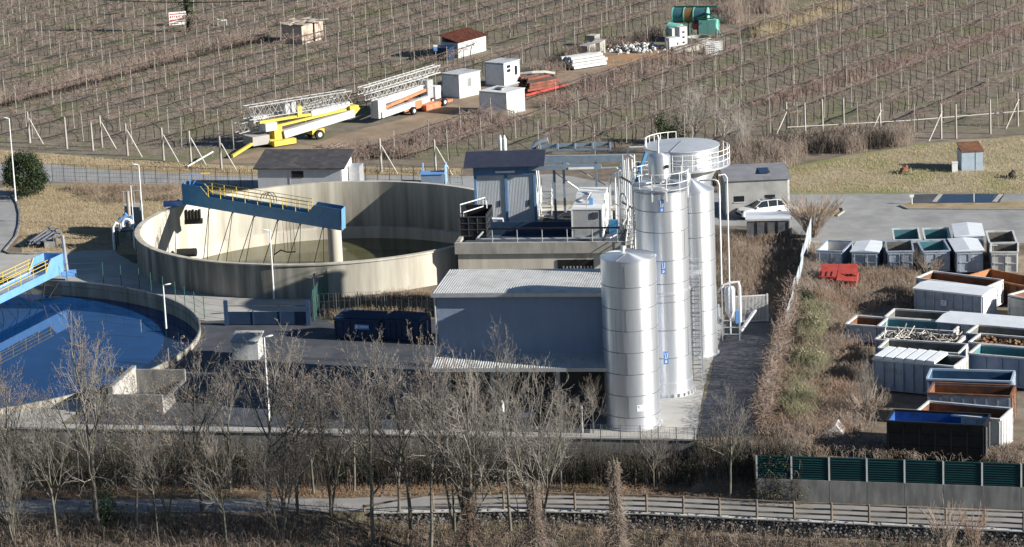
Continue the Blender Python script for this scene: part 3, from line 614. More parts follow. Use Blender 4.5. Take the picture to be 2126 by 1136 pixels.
for x in (1.95, 4.3):
    mm = MB(); s.box(mm, x, x+.08, -.03, .04, ZD+1.4, ZD+1.9); mm.build('handle', BLACK, t)
mm = MB(); corr(mm, s.p(-.75, -.75, ZD+HS+.12), s.x, LS+1.5, s.y*2.9+np.array([0, 0, .75]), .26, .06)
mm.build('roof', ROOFB, t)
mm = MB(); corr(mm, s.p(-.75, 2.15, ZD+HS+.87), s.x, LS+1.5, s.y*3.0+np.array([0, 0, -.5]), .26, .05); mm.build('roof', ROOFD, t)
mm = MB()
for dx in (0, .33): mm.tube(s.p(2.0+dx, 3.0, ZD+HS+.6), s.p(2.0+dx, 3.0, ZD+HS+1.75), .17, n=14); mm.tube(s.p(2.0+dx, 3.0, ZD+HS+1.75), s.p(2.0+dx, 3.0, ZD+HS+2.0), .11, .06, 10)
mm.build('chimney', WHITE, t)
mm = MB(); mm.path([s.p(4.5, 3.6, ZD+HS+.3), s.p(4.6, 3.6, ZD+HS+.9), s.p(4.85, 3.6, ZD+HS+1.15), s.p(5.3, 3.6, ZD+HS+1.3), s.p(5.8, 3.6, ZD+HS+1.42)], .24, 14); mm.build('duct', GALV, t, smooth=40)
# black open tank
K0 = g(953, 505, ZD); k_ = FR((K0[0]+.1, K0[1]+.9), YAW); W_, D_, H_ = 2.1, 3.3, 1.75; z0 = ZD+.15
t = thing('black_tank', 'black open ribbed tank at the left corner of the block deck', 'tank', k_.p(W_/2, D_/2, ZD), k_.a)
mm = MB()
k_.box(mm, 0, W_, 0, .06, z0, z0+H_); k_.box(mm, 0, W_, D_-.06, D_, z0, z0+H_+.25); k_.box(mm, 0, .06, .06, D_-.06, z0, z0+H_); k_.box(mm, W_-.06, W_, .06, D_-.06, z0, z0+H_+.1); k_.box(mm, .06, W_-.06, .06, D_-.06, z0, z0+.08)
mm.build('shell', BLACK, t)
mm = MB(); GB = pm('grey_black_rib', (.05, .055, .065), (.075, .08, .09), 2, .5)
for zz in (.25, .75, 1.25, H_): 
    k_.box(mm, -.04, W_+.04, -.05, 0, z0+zz-.06, z0+zz); k_.box(mm, W_, W_+.05, 0, D_, z0+zz-.06, z0+zz)
for x in np.linspace(0, W_, 4): k_.box(mm, x-.03, x+.03, -.06, -.0, z0, z0+H_)
for y in np.linspace(.1, D_-.1, 7): k_.box(mm, W_, W_+.07, y-.03, y+.03, z0, z0+H_)
mm.build('rib', GB, t)
mm = MB(); k_.box(mm, .06, W_-.06, .06, D_-.06, z0+.9, z0+.95); mm.build('sludge', pm('sludge', (.04, .035, .03), (.10, .07, .05), 2, .7), t)
mm = MB(); mm.path([k_.p(.05, .3, z0+1.5), k_.p(.05, .3, z0+2.65), k_.p(1.7, 2.4, z0+2.75), k_.p(1.75, 2.4, z0+2.2)], .05, 8); mm.path([k_.p(.3, .2, z0+1.2), k_.p(.3, .2, z0+2.05), k_.p(1.6, 1.9, z0+2.15), k_.p(1.6, 1.9, z0+2.6), k_.p(1.9, 1.9, z0+2.6), k_.p(1.9, 1.9, z0+2.0)], .045, 8); mm.build('pipe', WHITE, t)
mm = MB(); mm.path([k_.p(W_+.1, 2.2, z0+1.1), k_.p(W_+.9, 2.5, z0+1.0), k_.p(W_+.95, 2.5, z0+.4)], .13, 10); mm.build('outlet', GALV, t)
# white unit on the deck
K0 = g(1188, 499, ZD); k_ = FR((K0[0], K0[1]+.4), YAW+1); W_, D_, H_ = 2.45, 6.0, 2.42
t = thing('deck_container', 'white corrugated equipment container standing on the block deck', 'container', k_.p(W_/2, D_/2, ZD), k_.a)
mm = MB(); k_.box(mm, .04, W_-.04, .06, D_, ZD+.1, ZD+H_); mm.build('body', WHITE, t)
mm = MB(); corr(mm, k_.p(.06, .06, ZD+.15), k_.x, W_-.12, (0, 0, H_-.25), .27, .05); mm.build('front_panel', WHITE, t)
mm = MB()
for x in (0, W_-.1): k_.box(mm, x, x+.1, -.03, .1, ZD, ZD+H_+.02)
k_.box(mm, .1, W_-.1, -.03, .1, ZD+H_-.1, ZD+H_+.02); k_.box(mm, .1, W_-.1, -.03, .1, ZD, ZD+.12); mm.build('frame', WHITE, t)
mm = MB(); k_.box(mm, 1.65, 2.1, -.06, .0, ZD+1.65, ZD+2.1); mm.build('control_box', GB, t)
mm = MB(); mm.path([k_.p(1.2, .25, ZD+H_), k_.p(1.2, .25, ZD+H_+.6), k_.p(1.5, .9, ZD+H_+1.1), k_.p(1.5, 1.6, ZD+H_+.2)], .035, 6); mm.build('hose', GALV, t)
mm = MB(); k_.box(mm, 1.3, 1.6, 1.3, 1.6, ZD+H_, ZD+H_+.5); mm.build('roof_valve', BLUEL, t)
mm = MB(); k_.box(mm, .1, W_-.1, 3.0, D_-.1, ZD+H_, ZD+H_+.45); mm.build('roof_cover', WHITE, t)
# pipe rack
t = thing('pipe_rack', 'blue grey steel pipe rack with trays between shed and silos', 'pipe rack', s.p(7, 1, ZD), s.a)
RACK = pm('rack_steel', (.20, .26, .32), (.27, .33, .39), 2, .5, .3)
for x, y in ((6.3, .4), (6.9, 3.2)):
    mm = MB(); s.box(mm, x, x+.2, y, y+.2, ZD, ZD+HS); mm.build('column', RACK, t)
mm = MB(); s.box(mm, LS-.5, 10.2, -.3, .0, ZD+HS-.3, ZD+HS+.08); s.box(mm, LS-.6, 10.2, .0, .9, ZD+HS-.3, ZD+HS-.24); mm.build('tray', RACK, t)
mm = MB(); s.box(mm, 7.6, 9.6, -.36, -.3, ZD+HS-.28, ZD+HS-.12); mm.build('lamp', WHITE, t)
mm = MB(); s.box(mm, LS+.1, 10.8, 3.1, 3.2, ZD+HS+.55, ZD+HS+.7); s.box(mm, LS+.1, 10.8, 3.9, 4.0, ZD+HS+.75, ZD+HS+1.0)
for x in np.linspace(LS+.2, 10.8, 5): s.box(mm, x-.06, x+.06, 3.1, 4.0, ZD+HS+.5, ZD+HS+1.05)
mm.build('cable_ladder', RACK, t)
mm = MB(); mm.tube(s.p(LS+.2, 2.4, ZD+HS+.3), s.p(12.4, 2.0, ZD+HS+.3), .09, n=8); mm.path([s.p(12.4, 2.0, ZD+HS+.3), s.p(12.7, 2.0, ZD+HS+.1), s.p(12.7, 2.0, ZD)], .09, 8); mm.build('pipe', GALV, t)
mm = MB(); mm.path([s.p(9.9, .3, ZD+HS-.35), s.p(11.4, .3, ZD+HS-.35), s.p(11.75, .3, ZD+HS-.7), s.p(11.75, .3, ZD)], .08, 8); mm.build('pipe', GALV, t)
for p_, q_ in (((7.1, 3.1, 4.3), (12., 2.6, 1.4)), ((6.5, .6, 3.9), (9.6, 1.2, 1.4)), ((6.5, .5, .2), (9.4, 1.6, 2.3))):
    mm = MB(); mm.tube(s.p(p_[0], p_[1], ZD+p_[2]), s.p(q_[0], q_[1], ZD+q_[2]), .045); mm.build('brace', GALV, t)
mm = MB(); s.box(mm, 8.3, 12.0, 2.6, 2.85, ZD+1.55, ZD+1.85); mm.build('beam', RACK, t)
# more service pipes and a side railing on the deck
t = thing('side_railing', 'galvanised railing along the right side of the block deck beside the silos', 'railing', c.p(LC-.2, 6, ZD), c.a)
for y in np.linspace(.6, 11, 7):
    mm = MB(); mm.tube(c.p(LC-.15, y, 3.38), c.p(LC-.15, y, 4.5), .03); mm.build('post', GALV, t)
for z in (3.95, 4.5):
    mm = MB(); mm.tube(c.p(LC-.15, .6, z), c.p(LC-.15, 11, z), .03); mm.build('rail', GALV, t)
t = thing('service_pipes', 'cluster of bent white and steel service pipes between deck container and tallest silo', 'pipes', c.p(11.9, 5, ZD), c.a)
for i, (x, y, zt_, x2, y2, z2, r) in enumerate(((11.75, 7.5, 7.4, 13.3, 7.0, 3.6, .07), (11.95, 6.9, 6.6, 13.0, 6.4, 5.0, .06), (12.15, 6.4, 7.9, 14.2, 6.0, 7.9, .08), (11.6, 5.6, 5.2, 12.9, 3.4, 5.2, .06), (12.35, 5.2, 6.1, 13.1, 3.2, 4.2, .07), (11.2, 8.6, 6.9, 12.9, 8.2, 6.9, .09))):
    mm = MB(); mm.path([c.p(x, y, ZD), c.p(x, y, zt_-.25), c.p(x+.1, y, zt_-.05), c.p(x+.3, y, zt_), c.p(x2, y2, zt_ if abs(z2-zt_) < .01 else zt_-.1), c.p(x2+.05, y2, z2)], r, 8); mm.build('pipe', WHITE if i % 3 == 0 else GALV, t, smooth=50)
mm = MB(); c.box(mm, 11.5, 12.2, 4.2, 4.7, ZD+.02, ZD+1.1); mm.build('pump', BLUEP, t); mm = MB(); c.box(mm, 11.6, 12.5, 9.2, 9.8, ZD+.1, ZD+1.9); mm.build('cabinet', GALV, t)
t = thing('rack_bridge', 'blue grey trough bridge crossing from the shed roof towards the silos', 'pipe rack', s.p(8, 2, ZD+4), s.a)
mm = MB(); s.box(mm, LS+.2, 11.9, 1.5, 1.62, ZD+HS-.1, ZD+HS+.35); s.box(mm, LS+.2, 11.9, 2.2, 2.32, ZD+HS-.1, ZD+HS+.35); s.box(mm, LS+.2, 11.9, 1.62, 2.2, ZD+HS-.1, ZD+HS-.04); mm.build('trough', RACK, t)
for x in (9.6, 11.6):
    mm = MB(); s.box(mm, x, x+.18, 1.6, 1.78, ZD, ZD+HS-.1); mm.build('leg', RACK, t)
# stair by the shed
t = thing('steel_stair', 'short steel stair with handrails at the white end of the shed', 'stair', s.p(5.6, 1.5, ZD), s.a)
mm = MB()
for i in range(9): s.box(mm, 5.2, 6.0, 1.0+i*.3, 1.28+i*.3, ZD+.15+i*.2, ZD+.19+i*.2)
mm.build('treads', GALV, t)
for x in (5.17, 6.03):
    mm = MB(); mm.bar(s.p(x, .9, ZD+.1), s.p(x, 3.7, ZD+1.95), .05, .2)
    for i in range(4): mm.tube(s.p(x, 1.0+.85*i, ZD+.2+.56*i), s.p(x, 1.0+.85*i, ZD+1.2+.56*i), .025)
    mm.tube(s.p(x, 1.0, ZD+1.2), s.p(x, 3.55, ZD+2.88), .025); mm.tube(s.p(x, 1.0, ZD+.7), s.p(x, 3.55, ZD+2.38), .02); mm.build('handrail', WHITE, t)
# ------------------------------------------------------------------ silos
def silo(name, label, c, r, h, cone, seams, vs, z0=0.0, extra=()):
    t = thing(name, label, 'silo', (c[0], c[1], z0)); mm = MB(); c3 = (c[0], c[1], z0)
    prof = [(0, 0), (r, 0)]
    mm.lathe([(r, 0)]+[(r+dr, z) for z, dr in extra]+[(r, h-.06), (r+.03, h-.05), (r+.03, h), (r-.02, h+.02)], 72, c3)
    for z in seams: mm.lathe([(r+.002, z-.025), (r+.02, z-.012), (r+.02, z+.012), (r+.002, z+.025)], 72, c3, mi=1)
    for a, za, zb in vs:
        p = np.array([c[0]+(r+.004)*math.cos(a), c[1]+(r+.004)*math.sin(a), z0+za]); mm.bar(p, p+np.array([0, 0, zb-za]), .03, .03, mi=1)
    mm.build('shell', [STEEL, STEELD], t, smooth=40)
    mm = MB(); mm.lathe([(r+.03, h+.0), (r*.5, h+cone*.5), (.06, h+cone), (0, h+cone)], 72, c3)
    mm.build('roof', STEEL, t, smooth=40); return t
S1 = g(1315, 880); S1 = (S1[0], S1[1]); h1 = hgt(1315, 880, 531)
d1 = 1.42
t = silo('silo', 'short front steel silo with domed lid, nearest to the river path', S1, 1.77, h1, .2, np.arange(.9, h1-.5, d1), [(-1.75, .9+d1*k, .9+d1*(k+1)) for k in (0, 2, 4, 6)]+[(-.9, .9+d1*k, .9+d1*(k+1)) for k in (1, 3, 5)])
mm = MB(); mm.lathe([(1.78, 0), (1.92, 0), (1.92, .12), (1.79, .14)], 60, (*S1, 0)); mm.build('base_ring', GALV, t)
mm = MB(); a = math.radians(188); p = np.array([S1[0]+1.75*math.cos(a), S1[1]+1.75*math.sin(a), .95]); mm.path([p, p+np.array([-.25, -.06, 0])], .33, 20); mm.build('manhole', STEELD, t)
mm = MB(); mm.tube((S1[0]-.3, S1[1]+.5, h1+.2), (S1[0]-.3, S1[1]+.5, h1+.55), .14, n=12); mm.build('vent', GALV, t)
mm = MB(); mm.tube((S1[0]+.02, S1[1], h1+.23), (S1[0]-.85, S1[1]-1.5, h1+.05), .02); mm.build('roof_seam', STEELD, t)
def patch(name, c, r, a0, a1, za, zb, mat, t, th=.015):
    mm = MB(); mm.lathe([(r, za), (r+th, za), (r+th, zb), (r, zb)], 8, (c[0], c[1], 0), a0, a1, closed=True); return mm.build(name, mat, t)
aa = math.radians(-84); sg = patch('sign_plate', S1, 1.775, aa-.0, aa+.50, 1.32, 1.72, WHITE, t)
for k, (q0, q1, zz) in enumerate(((.03, .10, 1.58), (.12, .34, 1.60), (.05, .40, 1.50), (.05, .36, 1.42))): 
    patch('sign_print', S1, 1.79, aa+q0, aa+q1, zz, zz+(.08 if k < 1 else .035), BLUEP if k < 1 else pm('grey_print', (.35, .36, .4)), t, .004)
S2 = g(1384, 812); S2 = (S2[0], S2[1]); h2 = 13.75
t = silo('silo', 'tallest slender steel silo with blue emblem plates and railed top', S2, 1.72, h2, .2, [.9, 2.7, 4.6, 6.5, 7.75, 9.3, 11.2, 12.6], [(-1.75, 12.6, 13.7), (-.55, 2.7, 4.6), (-.62, 9.3, 11.2)], extra=((.06, .06), (.95, .06), (1.0, 0), (6.93, 0), (6.98, .07), (7.1, .07), (7.15, 0)))
mm = MB()
for k in range(28):
    a = k*2*math.pi/28; p = (S2[0]+1.84*math.cos(a), S2[1]+1.84*math.sin(a), 0); mm.box(p, (.16, .1, .28), a)
mm.lathe([(1.79, .0), (1.98, .0), (1.98, .06), (1.79, .06)], 48, (*S2, 0)); mm.build('base_ring', GALV, t)
LOGB = pm('emblem_blue', (.05, .20, .60), (.07, .25, .66), 3, .5)
for i, py in enumerate((428, 556, 743)):
    base = np.array([S2[0], S2[1]-1.72, 0]); px_b, _ = pj(base); zz = hgt(pj(base)[0], pj(base)[1], py)-.0
    a = math.radians(-90)+(-.04); pl = patch('emblem_plate', S2, 1.725, a-.09, a+.09, zz-.42, zz+.42, LOGB, t)
    # white stroke, hook and spot on the plate
    mm = MB(); f = lambda u, v: (S2[0]+1.745*math.cos(a+u), S2[1]+1.745*math.sin(a+u), zz+v)
    for P_, w_ in (([(-.05, .36), (-.02, .1), (-.04, -.08)], .05), ([(.02, .34), (.055, .3), (.05, .02), (.0, -.06)], .045), ([(-.045, -.22), (.03, -.2), (.0, -.34), (-.045, -.3)], .07)):
        for q0, q1 in zip(P_[:-1], P_[1:]): mm.bar(f(*q0), f(*q1), .012, w_)
    e = mm.build('emblem', WHITE, pl)
t2 = t
mm = MB()
rr = 1.86; zt = h2+.1
mm.lathe([(1.2, zt+.15), (rr+.05, zt+.15), (rr+.05, zt+.22), (1.2, zt+.22)], 40, (*S2, 0), closed=True); mm.build('top_platform', GALV, t)
mm = MB()
for k in range(12):
    a = k*2*math.pi/12+.15; mm.tube((S2[0]+rr*math.cos(a), S2[1]+rr*math.sin(a), zt-.55), (S2[0]+rr*math.cos(a), S2[1]+rr*math.sin(a), zt+1.25), .028)
for zz in (.62, 1.25): mm.path([(S2[0]+rr*math.cos(a), S2[1]+rr*math.sin(a), zt+zz) for a in np.linspace(0, 2*math.pi, 33)], .026, 5)
mm.build('railing', WHITE, t)
# small vessel on top
V0 = (S2[0]-.05, S2[1]-.2)
t = thing('filter_vessel', 'small steel drum vessel with vent pipe on top of the tallest silo', 'vessel', (*V0, zt+.22)); mm = MB(); zb = zt+.75
mm.lathe([(0, zb-.3), (.35, zb-.3), (.7, zb), (.74, zb+.05), (.74, zb+1.45), (.66, zb+1.55), (.2, zb+1.68), (0, zb+1.7)], 48, (*V0, 0)); mm.build('drum', STEEL, t, smooth=40)
mm = MB()
for k in range(4):
    a = k*math.pi/2+.6; mm.tube((V0[0]+.6*math.cos(a), V0[1]+.6*math.sin(a), zt+.2), (V0[0]+.68*math.cos(a), V0[1]+.68*math.sin(a), zb+.1), .05)
mm.build('legs', GALV, t)
mm = MB(); mm.path([(V0[0]-.05, V0[1], zb+1.6), (V0[0]-.05, V0[1], zb+2.3), (V0[0]+.0, V0[1], zb+2.6), (V0[0]-.08, V0[1], zb+2.85)], .06, 8); mm.build('vent_pipe', WHITE, t)
mm = MB(); p = np.array([V0[0]+.42, V0[1]-.62, zb+.85]); mm.path([p, p+np.array([.05, -.12, 0])], .13, 14); mm.build('gauge', BLACK, t)
S3 = g(1443, 733); S3 = (S3[0], S3[1]); h3 = hgt(1443, 733, 392)
t = silo('silo', 'middle steel silo with conical top standing behind the tallest one', S3, 1.6, h3, .75, np.arange(1.6, h3-.4, 1.75), [(-1.1, 1.6+1.75*k, 3.35+1.75*k) for k in (0, 2, 4)])
mm = MB(); mm.lathe([(1.6, 0), (1.72, 0), (1.72, .1), (1.6, .12)], 48, (*S3, 0)); mm.build('base_ring', GALV, t)
mm = MB(); mm.tube((S3[0]-.2, S3[1], h3+.6), (S3[0]-.2, S3[1], h3+1.1), .2, n=12); mm.tube((S3[0]-.6, S3[1]-.6, h3+.3), (S3[0]-.6, S3[1]-.6, h3+.75), .16, n=12); mm.build('hatch', WHITE, t)
Y4 = 206.5; zt4 = 53-Y4*math.tan(PIT-math.atan((568-301)/FPX)); S4 = g(1415, 301, zt4); S4 = (S4[0], S4[1])
t = thing('silo', 'widest steel silo with broad flat cone roof and side gallery', 'silo', (*S4, 0)); tag(t, 'widest steel silo with broad flat cone roof and side gallery', 'silo')
mm = MB(); mm.lathe([(2.05, 0), (2.05, zt4-2.6), (2.66, zt4-1.5), (2.66, zt4-.02)], 80, (*S4, 0))
for z in np.arange(1.5, zt4-3, 1.8): mm.lathe([(2.052, z-.02), (2.065, z), (2.052, z+.02)], 72, (*S4, 0), mi=1)
mm.build('shell', [STEEL, STEELD], t, smooth=40)
mm = MB(); mm.lathe([(2.70, zt4-.1), (2.74, zt4-.06), (2.74, zt4), (.1, zt4+.28), (0, zt4+.28)], 80, (*S4, 0)); mm.build('roof', pm('dull_roof_steel', (.56, .58, .61), (.64, .66, .69), 1, .5, .4), t, smooth=30)
mm = MB(); mm.tube((S4[0], S4[1], zt4+.3), (S4[0]-1.0, S4[1]-2.5, zt4+.03), .03); mm.build('roof_seam', STEELD, t)
mm = MB(); a0, a1 = R(-105), R(25); zg = zt4-1.35
mm.lathe([(2.66, zg-.08), (3.45, zg-.08), (3.45, zg+.06), (2.66, zg+.06)], 40, (*S4, 0), a0, a1, closed=True); mm.build('gallery', GALV, t)
mm = MB()
for a in np.linspace(a0, a1, 12): mm.tube((S4[0]+3.42*math.cos(a), S4[1]+3.42*math.sin(a), zg), (S4[0]+3.42*math.cos(a), S4[1]+3.42*math.sin(a), zg+1.25), .03)
for hh in (.45, .85, 1.2): mm.path([(S4[0]+3.42*math.cos(a), S4[1]+3.42*math.sin(a), zg+hh) for a in np.linspace(a0, a1, 30)], .027, 5)
for a in np.linspace(R(95), R(190), 8): mm.tube((S4[0]+2.6*math.cos(a), S4[1]+2.6*math.sin(a), zt4), (S4[0]+2.6*math.cos(a), S4[1]+2.6*math.sin(a), zt4+.5), .03)
mm.path([(S4[0]+2.6*math.cos(a), S4[1]+2.6*math.sin(a), zt4+.5) for a in np.linspace(R(95), R(190), 20)], .03, 5); mm.build('railing', WHITE, t)
# caged ladder between the silos
def ladder(label, p, h, cage=(2.0, None), facing=-90, w=.42):
    t = thing('caged_ladder', label, 'ladder', (p[0], p[1], 0)); f = FR(p, facing+90)
    for sx in (-w/2, w/2):
        mm = MB(); mm.bar(f.p(sx, 0, .05), f.p(sx, 0, h), .07, .07); mm.build('stile', STEELD, t)
    mm = MB()
    for z in np.arange(.3, h, .3): mm.tube(f.p(-w/2, 0, z), f.p(w/2, 0, z), .026, n=5)
    mm.build('rungs', STEELD, t); mm = MB()
    for z in np.arange(cage[0], h, .9): mm.path([f.p(.36*math.cos(a), -.38+.38*math.sin(a)*-1, z) for a in np.linspace(-.3, math.pi+.3, 12)], .03, 4)
    for a in (.5, 1.2, 1.9, 2.6): mm.tube(f.p(.36*math.cos(a), -.38-.38*math.sin(a), cage[0]), f.p(.36*math.cos(a), -.38-.38*math.sin(a), h), .018, n=4)
    mm.build('cage', STEELD, t); return t
p = g(1449, 792); ladder('grey caged ladder rising between the tallest and the middle silo', (p[0], p[1]), 6.8, w=.6)
p = g(1440, 800); t = thing('stair_tower', 'narrow galvanised lattice tower between the tallest and the middle silo', 'tower', (p[0], p[1]+1.2, 0)); f = FR((p[0]-.35, p[1]+1.0), YAW)
for x, y in ((0, 0), (1.0, 0), (0, .9), (1.0, .9)):
    mm = MB(); mm.bar(f.p(x, y, 0), f.p(x, y, 7.4), .06, .06); mm.build('column', GALV, t)
for k in range(6):
    mm = MB(); z = .9+k*1.2
    for a, b_ in (((0, 0), (1, 0)), ((1, 0), (1, .9)), ((0, 0), (0, .9)), ((0, .9), (1, .9))): mm.bar(f.p(*a, z), f.p(*b_, z), .04, .05)
    mm.bar(f.p(0, 0, z-.9 if k else 0), f.p(1, 0, z), .03, .03); mm.bar(f.p(1, 0, z-.9 if k else 0), f.p(1, .9, z), .03, .03); mm.build('bracing', STEELD, t)
mm = MB(); f.box(mm, -.1, 1.1, -.1, 1.0, 7.4, 7.48); mm.build('platform', GALV, t); mm = MB()
for z in (8.0, 8.5): mm.path([f.p(0, .9, z), f.p(0, 0, z), f.p(1, 0, z), f.p(1, .9, z)], .025, 5)
for x, y in ((0, 0), (1, 0), (0, .9), (1, .9)): mm.tube(f.p(x, y, 7.4), f.p(x, y, 8.5), .025)
mm.build('railing', GALV, t)
# service tower pipes right of the middle silo
def upipe(label, pts, r=.06):
    t = thing('pipe_run', label, 'pipe', pts[0]); mm = MB(); mm.path(pts, r, 10); mm.build('pipe', WHITE, t, smooth=50); mm = MB()
    for z in np.arange(1.0, pts[-1][2], 1.8): mm.box((pts[-1][0], pts[-1][1], z), (.26, .26, .07))
    mm.build('bracket', GALV, t); return t
b0 = g(1502, 700); zz = 11.35
upipe('white riser pipe bending over to the middle silo', [(S3[0]+.9, b0[1]+1, 10.2), (S3[0]+.9, b0[1]+1, zz-.35), (S3[0]+1.0, b0[1]+1, zz-.1), (b0[0]-.35, b0[1]+.6, zz), (b0[0]-.1, b0[1]+.5, zz-.1), (b0[0], b0[1]+.5, zz-.4), (b0[0], b0[1]+.5, 0)][::1])
b1 = g(1517, 695); upipe('outer white riser pipe with a hooked top beside the silos', [(b1[0]-.6, b1[1], zz+.3), (b1[0]-.15, b1[1], zz+.35), (b1[0], b1[1], zz+.1), (b1[0], b1[1], zz-.3), (b1[0], b1[1], 0)], .055)
# pipe bundle left of the tallest silo
t = thing('pipe_bundle', 'bundle of thin steel pipes rising left of the tallest silo', 'pipes', c.p(13.2, 2, ZD), c.a)
for i, (x, y, zt_, r) in enumerate(((12.55, 6.0, 9.0, .07), (12.75, 5.5, 8.7, .05), (12.95, 5.0, 8.9, .07), (13.15, 4.5, 9.6, .06), (13.35, 4.0, 8.2, .05))):
    mm = MB(); mm.tube(c.p(x, y, 0.0 if x > 13.6 else ZD-.1), c.p(x, y, zt_), r, n=8); mm.build('pipe', WHITE if i % 2 else GALV, t)
for zc in (5.2, 7.2):
    mm = MB(); mm.bar(c.p(12.4, 6.1, zc), c.p(13.45, 3.9, zc), .08, .16); mm.build('clamp', BLACK, t)
mm = MB(); mm.path([c.p(13.15, 4.5, 9.6), c.p(13.3, 4.4, 9.9), c.p(14.6, 4.2, 9.95), c.p(16.0, 4.0, 9.95)], .08, 8); mm.build('pipe', WHITE, t)
t = thing('ladder_stair', 'steep blue grey access stair between block and tallest silo', 'stair', c.p(13.3, -1, 0), c.a)
mm = MB()
for dx in (0, .7): mm.bar(c.p(13.0+dx, -3.0, 0.1), c.p(13.4+dx, 1.6, 5.0), .06, .22)
mm.build('stringer', WHITE, t); mm = MB()
for i in range(20): q = i/19; mm.bar(c.p(13.0+.4*q, -3+4.6*q, .15+4.85*q), c.p(13.7+.4*q, -3+4.6*q, .15+4.85*q), .22, .04)
mm.build('treads', GALV, t); mm = MB()
for dx in (0, .7): 
    mm.tube(c.p(13.0+dx, -3, 1.1), c.p(13.4+dx, 1.6, 6.0), .03)
    for i in range(6): q = i/5; mm.tube(c.p(13.+.4*q+dx, -3+4.6*q, .15+4.85*q), c.p(13.+.4*q+dx, -3+4.6*q, 1.1+4.9*q), .022)
mm.build('handrail', BLACK, t)
# access frame left of the vessel
t = thing('access_tower', 'blue and white access platform frame left of the silo top vessel', 'platform', (S2[0]-1.2, S2[1]+3, zt), 0)
Q = FR((S2[0]-1.75, S2[1]+2.0), YAW)
mm = MB()
for x, y in ((0, 0), (1.7, 0), (0, 1.6), (1.7, 1.6)): mm.tube(Q.p(x, y, 0), Q.p(x, y, zt+1.6), .05)
mm.build('legs', WHITE, t); mm = MB(); Q.box(mm, -.1, 1.8, -.1, 1.7, zt-.1, zt); mm.build('platform', RACK, t)
mm = MB()
for z in (.55, 1.1): mm.path([Q.p(0, 0, zt+z), Q.p(0, 1.6, zt+z), Q.p(1.7, 1.6, zt+z)], .03, 5); mm.tube(Q.p(0, 0, zt+z), Q.p(1.7, 0, zt+z), .03)
mm.build('railing', WHITE, t); mm = MB(); mm.bar(Q.p(.2, .3, zt), Q.p(.9, .8, zt+1.9), .12, .2); mm.bar(Q.p(.7, .3, zt), Q.p(.3, .9, zt+1.2), .1, .2); mm.build('chute', BLUEP, t)
# filter unit at the right of the silos
q0 = g(1519, 705); t = thing('filter_unit', 'shiny steel filter cylinder on a pipe frame right of the silos', 'filter', (q0[0], q0[1], 0), R(YAW)); f = FR((q0[0], q0[1]), YAW)
mm = MB(); mm.lathe([(0, 1.5), (.12, 1.5), (.38, 2.1), (.38, 3.7), (.3, 3.85), (0, 3.9)], 32, (*f.p(-.05, .2, 0)[:2], 0)); mm.build('cylinder', STEEL, t, smooth=40)
mm = MB()
for x, y in ((-.6, -.4), (.6, -.4), (-.6, .9), (.6, .9)): mm.bar(f.p(x, y, 0), f.p(x, y, 4.1 if x > 0 else 1.6), .07, .07)
for z in (.5, 1.0, 1.5): mm.bar(f.p(-.6, -.4, z), f.p(.6, -.4, z), .06); mm.bar(f.p(.6, -.4, z), f.p(.6, .9, z), .06)
mm.build('frame', GALV, t)
mm = MB(); mm.path([f.p(-.9, .2, 3.4), f.p(-.5, .2, 3.95), f.p(0, .2, 4.1), f.p(.55, .2, 4.15), f.p(.65, .2, 3.8), f.p(.65, .2, 1.2)], .09, 8); mm.path([f.p(-.9, 0, 2.6), f.p(-.9, 0, 1.2), f.p(-.4, 0, 1.0)], .08, 8); mm.build('pipe', WHITE, t)
mm = MB(); mm.tube(f.p(.7, -.3, .7), f.p(1.7, .6, 2.0), .13, n=12); mm.build('screw_conveyor', GALV, t)
mm = MB(); f.box(mm, .35, .65, -.5, -.2, 1.3, 2.2); mm.build('motor', BLUEL, t)
# white slat gate behind
ga = g(1523, 672); gb = g(1594, 668); t = thing('slat_gate', 'white vertical slat gate closing the lane behind the silos', 'gate', ga, 0)
mm = MB(); hg = 2.0; u = gb-ga; Lg = np.linalg.norm(u); u = u/Lg
for i in range(24): p = ga+u*(.08+i*(Lg-.16)/23); mm.bar(p+np.array([0, 0, .1]), p+np.array([0, 0, hg]), .055, .03)
mm.build('slats', WHITED, t); mm = MB(); mm.bar(ga+np.array([0, 0, .12]), gb+np.array([0, 0, .12]), .06, .09); mm.bar(ga+np.array([0, 0, hg]), gb+np.array([0, 0, hg]), .06, .09)
for p in (ga, gb): mm.bar(p, p+np.array([0, 0, hg+.1]), .12, .12)
mm.build('frame', WHITED, t)
